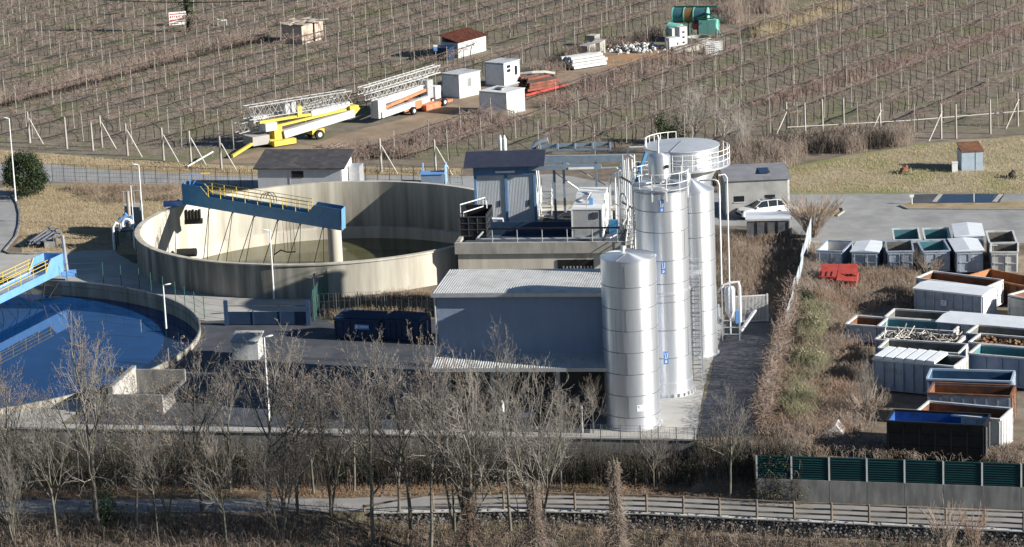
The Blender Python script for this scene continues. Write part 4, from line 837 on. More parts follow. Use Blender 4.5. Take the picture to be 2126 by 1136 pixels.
# ------------------------------------------------------------------ roll-off containers
def container(label, fl, fr, H=2.1, W=2.4, out=GREYB, inn=GREYIN, lid=None, ribs=7, rails=1, door='right', z0=.18, L=None, slope=.0, sign=None, rimm=None, group='waste containers parked in the yard', taper=0.0):
    """fl, fr: picture points of the near rim corners; placed on the ground by the rim height H"""
    a = g(*fl, H); b_ = g(*fr, H); v = b_-a; Lc = np.linalg.norm(v) if L is None else L; f = FR((a[0], a[1]), math.degrees(math.atan2(v[1], v[0])))
    t = thing('skip_container', label, 'container', f.p(Lc/2, W/2, 0), f.a, group); th = .06
    mm = MB()
    f.box(mm, 0, Lc, 0, th, z0, H); f.box(mm, 0, Lc, W-th, W, z0, H); f.box(mm, 0, th, th, W-th, z0, H); f.box(mm, Lc-th, Lc, th, W-th, z0, H); f.box(mm, th, Lc-th, th, W-th, z0, z0+.06)
    n = ribs
    for i in range(n+1):
        x = .05+i*(Lc-.1)/n; f.box(mm, x-.05, x+.05, -.07, 0, z0, H-.1); f.box(mm, x-.05, x+.05, W, W+.07, z0, H-.1)
    for k in range(rails):
        z = z0+(H-z0)*(k+1)/(rails+1)
        for i in range(n): 
            x0 = .05+i*(Lc-.1)/n+.05; f.box(mm, x0, x0+(Lc-.1)/n-.1, -.05, 0, z-.04, z+.04)
    f.box(mm, 0, Lc, -.06, 0, z0-.02, z0+.12)
    mm.build('body', out, t)
    mm = MB(); e = .006
    f.box(mm, th, Lc-th, th, th+e, z0+.07, H-.01); f.box(mm, th, Lc-th, W-th-e, W-th, z0+.07, H-.01); f.box(mm, th, th+e, th+e, W-th-e, z0+.07, H-.01); f.box(mm, Lc-th-e, Lc-th, th+e, W-th-e, z0+.07, H-.01); f.box(mm, th, Lc-th, th+e, W-th-e, z0+.065, z0+.075)
    mm.build('lining', inn, t)
    mm = MB(); r_ = .05
    f.box(mm, -.05, Lc+.05, -.09, .05, H, H+.11); f.box(mm, -.05, Lc+.05, W-.05, W+.09, H, H+.11); f.box(mm, -.09, .05, .05, W-.05, H, H+.11); f.box(mm, Lc-.05, Lc+.09, .05, W-.05, H, H+.11); mm.build('rim', rimm or out, t)
    mm = MB()
    for y in (.35, W-.55): f.box(mm, .1, Lc-.1, y, y+.2, 0, z0)
    mm.build('skids', BLACKR, t)
    # doors: two leaves with frames
    for k in range(2):
        mm = MB()
        if door == 'right':
            y0 = .05+k*(W/2-.03); y1 = y0+W/2-.07; f.box(mm, Lc+.0, Lc+.06, y0, y1, z0+.05, H-.05); X = (Lc+.06, Lc+.11)
            for (ya, yb, za, zb) in ((y0, y0+.09, z0+.05, H-.05), (y1-.09, y1, z0+.05, H-.05), (y0+.09, y1-.09, H-.15, H-.05), (y0+.09, y1-.09, z0+.05, z0+.15), (y0+.09, y1-.09, (z0+H)/2-.04, (z0+H)/2+.04)): f.box(mm, X[0], X[1], ya, yb, za, zb)
        else:
            x0 = .05+k*(Lc/2-.03); x1 = x0+Lc/2-.07; f.box(mm, x0, x1, -.13, -.075, z0+.05, H-.05)
            for (xa, xb_, za, zb) in ((x0, x0+.08, z0+.05, H-.05), (x1-.08, x1, z0+.05, H-.05), (x0+.08, x1-.08, H-.14, H-.05), (x0+.08, x1-.08, z0+.05, z0+.14), (x0+.08, x1-.08, (z0+H)/2-.04, (z0+H)/2+.04)): f.box(mm, xa, xb_, -.19, -.13, za, zb)
        dr = mm.build('door', rimm or out, t)
        mm = MB()
        if door == 'right': mm.tube(f.p(Lc+.15, y0+.2, z0+.1), f.p(Lc+.15, y0+.2, H-.1), .025)
        else: mm.tube(f.p(x0+.2, -.22, z0+.1), f.p(x0+.2, -.22, H-.1), .022)
        mm.build('lock_bar', GALV, dr)
    if lid:
        mm = MB(); k = 10 if lid[1] == 'ridge' else 1
        if lid[1] == 'ridge':      # shallow pitched cover
            ax = 'x' if door == 'right' else 'y'
            if ax == 'x': P = [f.p(-.12, -.12, H+.12), f.p(-.12, W/2, H+.27), f.p(-.12, W+.12, H+.12), f.p(-.12, W+.12, H+.08), f.p(-.12, -.12, H+.08)]; mm.extr(P, f.x*(Lc+.24))
            else: P = [f.p(-.12, -.12, H+.12), f.p(Lc/2, -.12, H+.24), f.p(Lc+.12, -.12, H+.12), f.p(Lc+.12, -.12, H+.08), f.p(-.12, -.12, H+.08)]; mm.extr(P, f.y*(W+.24))
        elif lid[1] == 'flat': f.box(mm, -.1, Lc+.1, -.12, W+.1, H+.11, H+.2)
        elif lid[1] == 'panels':   # raised corrugated flaps over part of the length
            for i in range(6): P = [f.p(.05+i*.72, -.1, H+.12), f.p(.05+i*.72+.12, -.1, H+.34), f.p(.05+i*.72+.66, -.1, H+.30), f.p(.05+i*.72+.68, -.1, H+.12)]; mm.extr(P, f.y*(W+.15))
        mm.build('lid', lid[0], t)
    if sign:
        mm = MB(); x, z, w_, h_ = sign; f.box(mm, x, x+w_, -.10, -.08, z, z+h_); sp = mm.build('sign', WHITE, t)
        mm = MB()
        for k in range(3): f.box(mm, x+.05, x+w_-.05-(.1*k), -.104, -.10, z+h_-.12-k*.11, z+h_-.08-k*.11)
        mm.build('print', BLUEP, sp)
    return t, f, Lc, W, H
LIDW = pm('white_lid', (.66, .68, .70), (.75, .77, .79), 1.5, .5)
A_ = 'containers parked side by side along the lot'
container('open grey container, leftmost of the end-on row by the lot', (1696, 522), (1749, 524), 1.55, 3.5, GREYB, WHITED, door='front', ribs=3, group=A_)
container('grey container under a pale ridged cover, second from the left in the end-on row', (1768, 525), (1822, 526), 1.6, 3.4, GREYB, GREYIN, (LIDW, 'ridge'), door='front', ribs=3, group=A_)
container('open container with teal inside, right behind another open one in the end-on row', (1857, 500.5), (1910, 499.5), 1.7, 4.0, GREYB, TEALIN, door='front', ribs=4, group=A_, rimm=WHITED)
container('open grey container with stained grey inside, third from the left in the end-on row', (1842, 524), (1896, 523), 1.7, 3.6, GREYB, GREYIN, door='front', ribs=3, group=A_)
container('open container with dark teal inside standing in the back of the end-on row centre', (1921, 500), (1973, 499), 1.7, 4.0, GREYB, TEALIN, door='front', ribs=4, group=A_, rimm=WHITED)
container('open container with blue green inside, fourth from the left in the end-on row', (1917, 524), (1972, 522), 1.7, 3.6, GREYB, TEALIN, door='front', ribs=3, group=A_)
container('taller container with pale domed cover, farther of two covered ones in the end-on row', (1984, 493), (2042, 492), 1.95, 4.2, GREYB, GREYIN, (LIDW, 'ridge'), door='front', ribs=4, group=A_)
container('covered container with two white notices on its doors in the end-on row', (1985, 524), (2041, 522), 1.75, 4.2, GREYB, GREYIN, (LIDW, 'ridge'), door='front', ribs=3, group=A_, sign=(.35, 1.0, .5, .5))
container('open container with sunlit grey inside at the far right of the end-on row', (2055, 506), (2110, 505), 1.75, 4.0, WHITED, GREYIN, door='front', ribs=4, group=A_)
container('open white framed container nearest at the right end of the end-on row', (2057, 525), (2113, 525), 1.75, 3.0, WHITED, GREYIN, door='front', ribs=3, group=A_, rimm=WHITED)
B_ = 'long waste containers lying across the yard'
container('long low red brown container with orange rust inside behind the covered ones', (2012, 574), (2128, 596), 1.6, 2.4, RUST, RUSTO, group=B_, rimm=RUSTO)
container('long white container with rust red inside just behind the pale roofed one', (1902, 579), (2048, 598), 1.9, 2.4, WHITED, RUST, group=B_, rimm=WHITED)
container('long grey ribbed container with smooth pale cover and white right end', (1899, 601), (2038, 616), 1.95, 2.4, GREYB, GREYIN, (LIDW, 'ridge'), rails=2, group=B_, rimm=WHITE, sign=(2.1, 1.0, .45, .4))
container('short white framed container with orange rust panel at the right frame edge', (2095, 614), (2160, 628), 1.7, 2.6, RUSTO, RUST, group=B_, rimm=WHITED, door='front', ribs=3)
container('long low open container with peaked left end half hidden in the second row', (1838, 660), (1960, 668), 1.35, 2.3, WHITED, GREYIN, group=B_, ribs=6)
container('short open grey container with rusty red inside at the left of the yard', (1757, 675), (1820, 679.5), 1.3, 2.4, GREYB, RUST, group=B_, ribs=2, rails=0, rimm=WHITED)
container('long low open container with dull blue grey inside beside the short rusty one', (1823, 680), (1979, 690), 1.35, 2.4, GREYB, TEALIN, group=B_, ribs=6, rails=0, rimm=WHITED)
container('long container with smooth sky white cover at the right edge of the second row', (1946, 671), (2128, 686), 1.5, 3.0, GREYB, GREYIN, (LIDW, 'ridge'), group=B_)
tw, fw_, Lw, Ww, Hw = container('long grey container heaped with pale wood scraps', (1818, 707), (1982, 719), 1.75, 2.4, GREYB, GREYIN, group=B_, rimm=WHITED)
container('long open container with dull grey inside in front of the wood scrap one', (1824, 725), (1989, 736), 1.9, 2.4, GREYB, GREYIN, group=B_, rimm=WHITED)
container('long blue grey container half covered by white ribbed flaps', (1812, 747), (1980, 763), 2.15, 2.4, GREYB, GREYIN, (LIDW, 'panels'), rails=0, ribs=8, group=B_, rimm=WHITED)
container('open grey container behind the brown debris one at the right edge', (2007, 694), (2170, 708), 1.7, 2.4, GREYB, GREYIN, group=B_, rimm=WHITED)
td, fd, Ld, Wd, Hd = container('open grey container filled with brown clods at the right edge', (2012, 713), (2176, 727), 1.8, 2.4, GREYB, GREYIN, group=B_, rimm=WHITED)
container('long steel blue container with dark teal inside and white notices at the right edge', (2012, 736), (2180, 750), 2.15, 2.4, pm('steel_blue_paint', (.20, .27, .38), (.26, .33, .45), 1.3, .6), TEALIN, rails=0, ribs=5, group=B_, rimm=WHITED, sign=(1.5, .8, .5, .35))
container('long open blue container with deep blue inside', (1925, 789), (2099, 794), 2.0, 2.4, pm('faded_blue_paint', (.13, .21, .33), (.18, .27, .40), 1.3, .6), pm('deep_blue_inside', (.03, .08, .15), (.06, .12, .2), 1.2, .7), group=B_, rimm=pm('pale_blue_rim', (.33, .42, .52), (.40, .48, .57), 2, .6))
container('long open container with rust red inside and a blue white notice', (1927, 818), (2097, 825), 2.0, 2.4, GREYB, RUST, group=B_, rimm=RUST, sign=(4.2, .9, .85, .5))
container('long white container with dark rust inside just behind the black one', (1903, 857), (2076, 873), 2.2, 2.4, WHITED, RUST, group=B_, rimm=WHITED)
container('black ribbed container with bright blue inside, nearest to the green barrier', (1841, 876), (2042, 886), 2.35, 2.4, BLACK, BLUEIN, rails=2, ribs=6, group=B_)
# loads lying in two containers: heaps nobody could count
def heap(name, label, f, L, W, z, n, mat, rmin, rmax, lmin, lmax):
    P0 = np.stack([rng.uniform(.2, L-.3, n), rng.uniform(.2, W-.2, n), z+rng.uniform(-.15, .25, n)], -1)
    d = rng.normal(0, 1, (n, 3)); d[:, 2] *= .3; d /= np.linalg.norm(d, axis=1, keepdims=True); ln = rng.uniform(lmin, lmax, (n, 1)); P1 = P0+d*ln
    for P in (P0, P1): P[:, 0] = P[:, 0].clip(.12, L-.12); P[:, 1] = P[:, 1].clip(.12, W-.12)
    r = rng.uniform(rmin, rmax, n); V, F = prisms(P0, P1, r, r*.8, 5); X = f.o+V[:, :1]*f.x+V[:, 1:2]*f.y; X[:, 2] = V[:, 2]
    o = npmesh(name, X, F, mat); return tag(o, label, 'debris', kind='stuff')
heap('wood_scraps', 'pale broken wood scraps heaped in a long grey container', fw_, Lw, Ww, Hw-.25, 260, WOODL, .02, .06, .4, 1.6)
heap('dark_scraps', 'dark twigs and boards mixed into the heaped wood scraps', fw_, Lw, Ww, Hw-.3, 220, VINEW, .03, .08, .4, 1.4)
heap('brown_clods', 'brown earth clods and roots filling an open container', fd, Ld, Wd, Hd-.3, 420, pm('brown_clod', (.16, .085, .045), (.27, .155, .085), 1, .95), .07, .15, .12, .3)
# red collapsed skip cover on the ground
p = g(1700, 606); f = FR((p[0], p[1]), -12); t = thing('red_skip', 'red open hatched skip with bent panels lying left of the containers', 'skip', f.p(1.4, 1, 0), f.a)
mm = MB(); f.box(mm, .1, 1.25, .3, 2.3, .1, 1.1); f.box(mm, 1.35, 2.8, .2, 2.4, .05, 1.0); mm.build('body', REDP, t)
mm = MB(); mm.extr([f.p(.0, .1, 1.1), f.p(1.28, .1, 1.1), f.p(1.28, 2.5, 1.5), f.p(0, 2.5, 1.5)], (0, 0, .07)); mm.build('lid', REDP, t)
mm = MB(); mm.extr([f.p(1.34, -.1, .9), f.p(2.9, -.2, .8), f.p(2.75, 2.6, 1.5), f.p(1.34, 2.5, 1.5)], (0, 0, .07)); mm.build('lid', REDP, t)
mm = MB()
for i in range(3): mm.bar(f.p(.15+.4*i, .15, 1.2), f.p(.15+.4*i, 1.0, 1.34), .06, .05)
for i in range(3): mm.bar(f.p(1.6+.35*i, .9, 1.2), f.p(2.2+.3*i, .5, 1.12), .05, .04)
mm.build('hinge_bar', BLACK, t)
# dark skips in the plant yard, in the building's shade
NAVY = pm('navy_paint', (.012, .03, .075), (.02, .045, .10), 1.5, .5)
for lab, a, b2, H, lidn in (('navy ribbed skip with frame on its lid in the shaded yard, left one', (694, 664), (786, 668), 1.45, 1), ('navy ribbed skip beside the metal building in the shaded yard', (795, 666), (868, 671), 1.45, 1)):
    t, f, Lc, W_, H_ = container(lab, a, b2, H, 2.0, NAVY, BLACK, None, ribs=6, rails=0, group='navy skips in the shaded yard', z0=.12)
    mm = MB(); corr(mm, f.p(-.05, .02, H_+.12), f.x, Lc+.1, f.y*(W_*.95)+np.array([0, 0, .15]), .3, .09); mm.build('lid', NAVY, t)
    if 'left' in lab:
        mm = MB(); f.box(mm, 1.6, 2.7, -.10, -.08, .85, 1.2); sp = mm.build('sign', BLUEL, t); mm = MB(); f.box(mm, 1.65, 1.85, -.105, -.1, .92, 1.14); f.box(mm, 1.95, 2.6, -.105, -.1, 1.0, 1.08); mm.build('print', WHITE, sp)
    else:
        mm = MB(); z = H_+.3
        for x in (0.2, 1.2, 1.9): mm.bar(f.p(x, 1.0, H_+.1), f.p(x, 1.0, z+1.0), .06); mm.bar(f.p(x, 1.0, z+1.0), f.p(x+.1, 1.8, z+1.15), .06)
        mm.bar(f.p(.2, 1.4, z+1.05), f.p(1.95, 1.4, z+1.05), .06); mm.build('lifting_frame', RUST, t)
# ------------------------------------------------------------------ lamps, posts
def lamp(label, base, topy, head=(-1, 0), H=None, double=False, mat=WHITE, z=0.0, hl=.55):
    p = g(*base, z); H = H or hgt(base[0], base[1], topy, z); t = thing('lamp_post', label, 'lamp', p, 0)
    mm = MB(); mm.path([p, p+np.array([0, 0, H*.5]), p+np.array([0, 0, H])], [.075, .06, .045], 10); mm.build('pole', mat, t, smooth=50)
    for k in ((1, -1) if double else (1,)):
        hx, hy = head[0]*k, head[1]*k; q = p+np.array([hx*.06, hy*.06, H]); d = np.array([hx, hy, .12]); d /= np.linalg.norm(d)
        mm = MB(); a = np.array([-hy, hx, 0]); L_ = hl; n = 8; prof = [(0, .05), (.12, .11), (.45, .14), (.8, .12), (1, .03)]
        vs = []
        for u, w in prof:
            c_ = q+d*(u*L_)
            for th_ in np.linspace(0, 2*math.pi, n, endpoint=False): vs.append(c_+a*w*math.cos(th_)+np.array([0, 0, .45*w*math.sin(th_)]))
        fs = [(i*n+j, i*n+(j+1) % n, (i+1)*n+(j+1) % n, (i+1)*n+j) for i in range(len(prof)-1) for j in range(n)]+[tuple(range(n)), tuple((len(prof)-1)*n+j for j in range(n))]
        mm.add(vs, fs); mm.build('lamp_head', mat, t, smooth=60)
    return t
LG = 'lamp posts round the plant'
lamp('white lamp post at the left of the high round tank beside the steps', (297, 470), 342, (-1, .1))
lamp('white lamp post at the edge of the sunken basin', (345, 682), 592, (.95, .1))
lamp('white lamp post standing in front of the high round tank wall', (569, 622), 478, (-.9, -.1))
lamp('white lamp post by the left road, next to the green bush', (33, 420), 246, (-.7, .2))
lamp('white lamp post in the yard rising among the bare trees', (560, 888), 700, (.9, .2))
lamp('dark twin headed lamp post by the fence corner under the tank wall', (655, 660), 577, (-.95, -.15), double=True, mat=GB, hl=.75)
lamp('white lamp on the left corner of the process block parapet', (940, 560), 522, (-1, .1), z=.0)
# poles at the left of the tank with valve station
p = g(268, 478); t = thing('timber_pole', 'thick weathered wooden pole beside the valve station', 'pole', p); mm = MB(); H_ = hgt(270, 500, 397); p = g(272, 500)
mm.path([p, p+np.array([-.0, 0, H_])], [.17, .14], 10); mm.build('pole', WOODP, t)
p = g(281, 520); t = thing('thin_pole', 'thin white steel pole between wooden pole and lamp', 'pole', p); mm = MB(); mm.path([p, p+np.array([0, 0, hgt(281, 520, 385)])], [.06, .04], 8); mm.build('pole', WHITE, t)
p = g(238, 520); t = thing('valve_station', 'blue and white pipes and valves on a platform left of the tank', 'valves', p); ZV = 1.6
mm = MB(); q = FR((p[0], p[1]), 0); q.box(mm, 0, 3.0, .3, 1.8, ZV-.1, ZV)
for x, y in ((.1, .4), (2.9, .4), (.1, 1.7), (2.9, 1.7)): mm.tube(q.p(x, y, 0), q.p(x, y, ZV-.1), .06)
mm.build('platform', BLUED, t); mm = MB()
mm.path([q.p(0, 0, 0), q.p(0, 0, ZV+.4), q.p(.25, .1, ZV+.75), q.p(.55, .2, ZV+.55), q.p(.55, .2, ZV)], .11, 10)
mm.path([q.p(1.1+.38*math.cos(a), .5, ZV+.5+.42*math.sin(a)) for a in np.linspace(-.6, math.pi+.6, 14)], .12, 10); mm.path([q.p(1.6, .7, 0), q.p(1.6, .7, ZV+.6), q.p(1.2, .9, ZV+1.0)], .1, 10); mm.build('pipe', WHITE, t, smooth=60)
mm = MB()
for x, y, z, r in ((.6, .6, .9, .18), (1.0, .7, 1.2, .2), (1.45, .8, .95, .16), (.85, 1.0, .6, .2), (1.7, .5, .3, .14)): mm.path([q.p(x-.12, y, ZV+z-.1), q.p(x+.12, y, ZV+z+.1)], r, 10)
mm.build('valve', BLUEL, t)
p = g(296, 486); t = thing('access_steps', 'concrete access steps with a grey railing on the left side of the tank', 'steps', p); q = FR((p[0]-.6, p[1]-2.0), 8)
mm = MB()
for i in range(8): q.box(mm, -.5, .9, .35*i, 2.9+.3, .0+.0, .0) if False else q.box(mm, -.5, .9, .35*i, .35*i+.34, 0, .28*(i+1))
q.box(mm, -.5, .9, 2.82, 4.0, 0, 2.3); mm.build('steps', CONC, t); mm = MB()
for x in (-.5, .4, .9): mm.tube(q.p(x, 3.9, 2.3), q.p(x, 3.9, 3.4), .03)
mm.tube(q.p(-.6, 3.9, 3.4), q.p(1.0, 3.9, 3.4), .03); mm.tube(q.p(.9, .2, 1.2), q.p(.9, 2.9, 3.4), .03); mm.build('railing', GALV, t)
# pile of steel pipes on the lawn
p = g(62, 515); f = FR((p[0], p[1]), 78); cnt = 0
for i in range(15):
    lay = i//6; off = (i % 6)*.24-.5+lay*.12; x1 = 4.6+rng.uniform(-.5, .6); y_ = -off+rng.normal(0, .03); r = .085
    t = tag((lambda m_: (m_.tube(f.p(rng.uniform(0, .3), y_, .1+lay*.2), f.p(x1, y_-.25+rng.normal(0, .1), .12+lay*.2+rng.uniform(0, .3)), r, n=9), m_.build('steel_pipe', STEELD if i % 3 else BLUED))[1])(MB()), 'dull grey steel pipe lying in the heap of pipes on the lawn', 'pipe', 'steel pipes heaped on the lawn')
p = g(102, 512); mm = MB(); mm.box(p, (.9, 1.1, .5), .3); mm.box(p+np.array([.5, .1, 0]), (.35, .8, .75), .3); t = mm.build('concrete_chunk', CONCD); tag(t, 'dark concrete chunk at the right end of the pipe heap', 'debris')
# ------------------------------------------------------------------ outbuildings
def shed(name, label, fl, fr, ztop, D, front, end, roofm, mono=.7, base=0.0, over=.3, cat='shed', yaw=None, L=None):
    a = g(*fl); b2 = g(*fr); v = b2-a; Lc = np.linalg.norm(v) if L is None else L; f = FR((a[0], a[1]), math.degrees(math.atan2(v[1], v[0])) if yaw is None else yaw)
    t = thing(name, label, cat, f.p(Lc/2, D/2, 0), f.a); mm = MB(); th = .15
    f.box(mm, 0, Lc-th, 0, th, 0, ztop); f.box(mm, 0, th, th, D, 0, ztop); f.box(mm, th, Lc-th, D-th, D, 0, ztop+mono*(D-th)/D); mm.build('wall', front, t)
    mm = MB(); P = [f.p(Lc-th, 0, 0), f.p(Lc-th, D, 0), f.p(Lc-th, D, ztop+mono), f.p(Lc-th, 0, ztop)]; mm.extr(P, f.x*th); mm.build('end_wall', end, t)
    mm = MB(); P = [f.p(-over, -over, ztop-mono*over/D+.02), f.p(-over, D+over, ztop+mono*(1+over/D)+.02), f.p(-over, D+over, ztop+mono*(1+over/D)+.14), f.p(-over, -over, ztop-mono*over/D+.14)]; mm.extr(P, f.x*(Lc+2*over)); mm.build('roof', roofm, t)
    return t, f, Lc
zr = hgt(540, 398, 350)
t, f, Lc = shed('utility_shed', 'low grey utility shed with dark sloping roof behind the high round tank', (537, 398), (712, 398), zr, 3.6, SHEETG, WHITE, ROOFD, .8)
mm = MB(); f.box(mm, 3.2, 4.3, -.04, 0, 1.3, 1.9); mm.build('window', GLASS, t)
mm = MB(); f.box(mm, 2.95, 3.05, -.03, 0, 0, zr); mm.build('joint', GALV, t)
mm = MB(); f.box(mm, Lc+.1, Lc+1.1, 2.0, 3.6, 0, 1.9); mm.build('lean_to', GALV, t)
p = g(898, 388); f = FR((p[0]-1, p[1]), -4); t = thing('blue_cabinet', 'blue grey metal cabinet with side screens behind the high round tank', 'cabinet', f.p(1, .6, 0), f.a)
mm = MB(); f.box(mm, 0, 2.0, 0, 1.2, 0, 1.15); mm.build('body', pm('cabinet_blue', (.16, .22, .32), (.2, .26, .36), 2, .5), t); mm = MB(); f.box(mm, -.1, 2.1, -.1, 1.3, 1.15, 1.25); mm.build('lid', BLUEL, t)
mm = MB(); f.box(mm, .02, .1, 1.3, 1.9, 0, 1.9); f.box(mm, 2.1, 2.18, .4, 2.4, 0, 1.8); mm.build('side_screen', pm('screen_blue', (.25, .38, .55), (.3, .43, .6), 2, .5), t)
GREYW = pm('grey_render', (.31, .305, .29), (.41, .40, .38), .8, .9, c3=(.16, .155, .15), s3=.7, lo3=.56, hi3=.75, stretch3=(1.4, 1.4, .5))
zr = hgt(1520, 452, 376)
t, f, Lc = shed('concrete_hut', 'small grey rendered building with sunlit white end wall behind the parked car', (1508, 453), (1640, 447), zr, 4.4, GREYW, WHITE, pm('felt_roof', (.19, .19, .20), (.26, .26, .27), 1, .8), .35, over=.15, cat='building')
for x in (.7, 3.3):
    mm = MB(); f.box(mm, x, x+.85, -.03, 0, 1.35, 1.85); wn = mm.build('window', GLASS, t); mm = MB()
    f.box(mm, x-.06, x+.91, -.06, 0, 1.28, 1.35); mm.build('sill', WHITED, wn)
mm = MB(); f.box(mm, 3.0, 3.9, 1.2, 3.2, zr+.33, zr+.40)
mm.build('roof_patch', BLUED, t)
PBS = pm('pale_blue_sheet', (.38, .46, .53), (.45, .53, .60), 2, .5); zr = hgt(1995, 355, 316)
t, f, Lc = shed('garden_shed', 'small pale blue metal shed with brown roof on the meadow', (1997, 356), (2041, 354), zr, 2.4, PBS, PBS, RUST, .35, over=.06)
mm = MB(); f.box(mm, 1.2, 1.25, -.02, 0, .05, zr-.05); mm.build('door_seam', STEELD, t)
p = g(1982, 357); mm = MB(); mm.box(p, (.5, .4, .85)); mm.box(p+np.array([0, 0, .85]), (.56, .46, .06)); tag(mm.build('meter_box', WHITE), 'small white box left of the pale blue shed', 'cabinet')
# ------------------------------------------------------------------ old open-sided container in front of the car
t, f, Lc, W_, H_ = container('old white roofed container with dark rusty panelled side in front of the car', (1550, 459), (1639, 457), 2.0, 2.4, pm('dark_panel', (.07, .075, .085), (.14, .14, .145), 1.2, .7, c3=(.2, .15, .1), s3=1, lo3=.58), BLACK, (LIDW, 'flat'), ribs=4, rails=0, group='old containers by the hut', rimm=WHITED)
# ------------------------------------------------------------------ car
def car(label, p, yaw):
    t = thing('parked_car', label, 'car', p, R(yaw)); Lc, Wc = 4.15, 1.74
    side = [(-2.05, .35), (-2.07, .55), (-2.0, .78), (-1.3, .92), (-.95, .98), (-.35, 1.38), (.1, 1.5), (1.2, 1.5), (1.65, 1.38), (2.0, .95), (2.06, .6), (2.02, .33)]
    low = [(-2.05, .33), (-2.07, .55), (-2.0, .78), (-1.3, .92), (-.9, .97), (1.75, 1.0), (2.02, .95), (2.06, .6), (2.02, .33)]
    def loft(mb, prof, ws, mi=0):
        k = len(prof); vs = []
        for y, s_, dz in ws: vs += [(x*s_ if abs(x) > 1.5 else x, y, z if z < .5 else z-dz*(z-.5)) for x, z in prof]
        fs = [(i*k+j, i*k+(j+1) % k, (i+1)*k+(j+1) % k, (i+1)*k+j) for i in range(len(ws)-1) for j in range(k)]+[tuple(range(k)), tuple((len(ws)-1)*k+j for j in range(k))]
        mb.add(vs, fs, mi)
    mm = MB(); loft(mm, low, [(-.87, .95, .12), (-.82, .985, .03), (-.6, 1, 0), (.6, 1, 0), (.82, .985, .03), (.87, .95, .12)]); mm.build('body', WHITE, t, smooth=35, local=True)
    up = [(-.98, .96), (-.36, 1.38), (.1, 1.47), (1.2, 1.46), (1.62, 1.34), (1.9, .98)]
    def roofl(mb, prof, w0, w1, dz=0):
        vs = []; k = len(prof)
        for sgn in (-1, 1): vs += [(x, sgn*(w0+(w1-w0)*(z-.96)/.5), z+dz) for x, z in prof]
        mb.add(vs, [tuple(range(k)), tuple(range(2*k-1, k-1, -1))]+[(j, (j+1) % k, k+(j+1) % k, k+j) for j in range(k)])
    mm = MB(); roofl(mm, up, .80, .60); gh = mm.build('cabin', GLASS, t, smooth=25, local=True)
    mm = MB(); mm.extr([(-.25, -.62, 1.42), (.1, -.62, 1.475), (1.2, -.62, 1.465), (1.6, -.6, 1.36), (1.6, .6, 1.36), (1.2, .62, 1.465), (.1, .62, 1.475), (-.25, .62, 1.42)], (0, 0, .035)) if False else None
    for (x0, z0, x1, z1) in ((-.30, 1.405, .1, 1.475), (.1, 1.475, 1.2, 1.465), (1.2, 1.465, 1.62, 1.345)):
        mm.extr([(x0, -.62, z0), (x1, -.62, z1), (x1, .62, z1), (x0, .62, z0)], (0, 0, .03))
    mm.build('roof', WHITE, t, local=True)
    for sg_ in (-1, 1):
        mm = MB()
        for (xa, za, xb, zb) in ((-.98, .97, -.3, 1.4), (.35, .98, .35, 1.44), (1.15, .98, 1.2, 1.44), (1.88, .98, 1.6, 1.34)):
            wa, wb = .80+(.60-.80)*(za-.96)/.5, .80+(.6-.8)*(zb-.96)/.5; mm.bar((xa, sg_*(wa+.01), za), (xb, sg_*(wb+.01), zb), .07 if xa != .35 else .05, .03)
        mm.build('window_pillar', WHITE, t, local=True)
        mm = MB(); mm.bar((-.1, sg_*.5, 1.56), (1.35, sg_*.5, 1.56), .04, .04)
        mm.build('roof_rail', BLACK, t, local=True)
        mm = MB(); mm.box((-.72, sg_*.93, .95), (.12, .2, .14)); mm.build('mirror', WHITE, t, local=True)
        mm = MB(); mm.box((-1.93, sg_*.62, .66), (.22, .36, .16)); mm.build('headlight', GLASS, t, local=True)
        mm = MB(); mm.box((1.98, sg_*.68, .75), (.14, .24, .2)); mm.build('tail_light', REDP, t, local=True)
        for x in (-1.28, 1.27):
            mm = MB(); mm.path([(x, sg_*.68, .31), (x, sg_*.88, .31)], .31, 22); wh = mm.build('wheel', BLACKR, t, local=True)
            mm = MB(); mm.path([(x, sg_*.86, .31), (x, sg_*.895, .31)], .19, 14); mm.build('rim', GALV, wh, local=True)
    mm = MB()
    for x in (.2, .95): mm.bar((x, -.55, 1.6), (x, .55, 1.6), .06, .03)
    mm.build('roof_bar', GALV, t, local=True)
    mm = MB(); mm.box((-2.04, 0, .36), (.1, 1.3, .2)); mm.build('bumper_grille', BLACK, t, local=True); return t
p = g(1581, 450); car('white estate car with roof bars parked against the grey hut', p, 17)
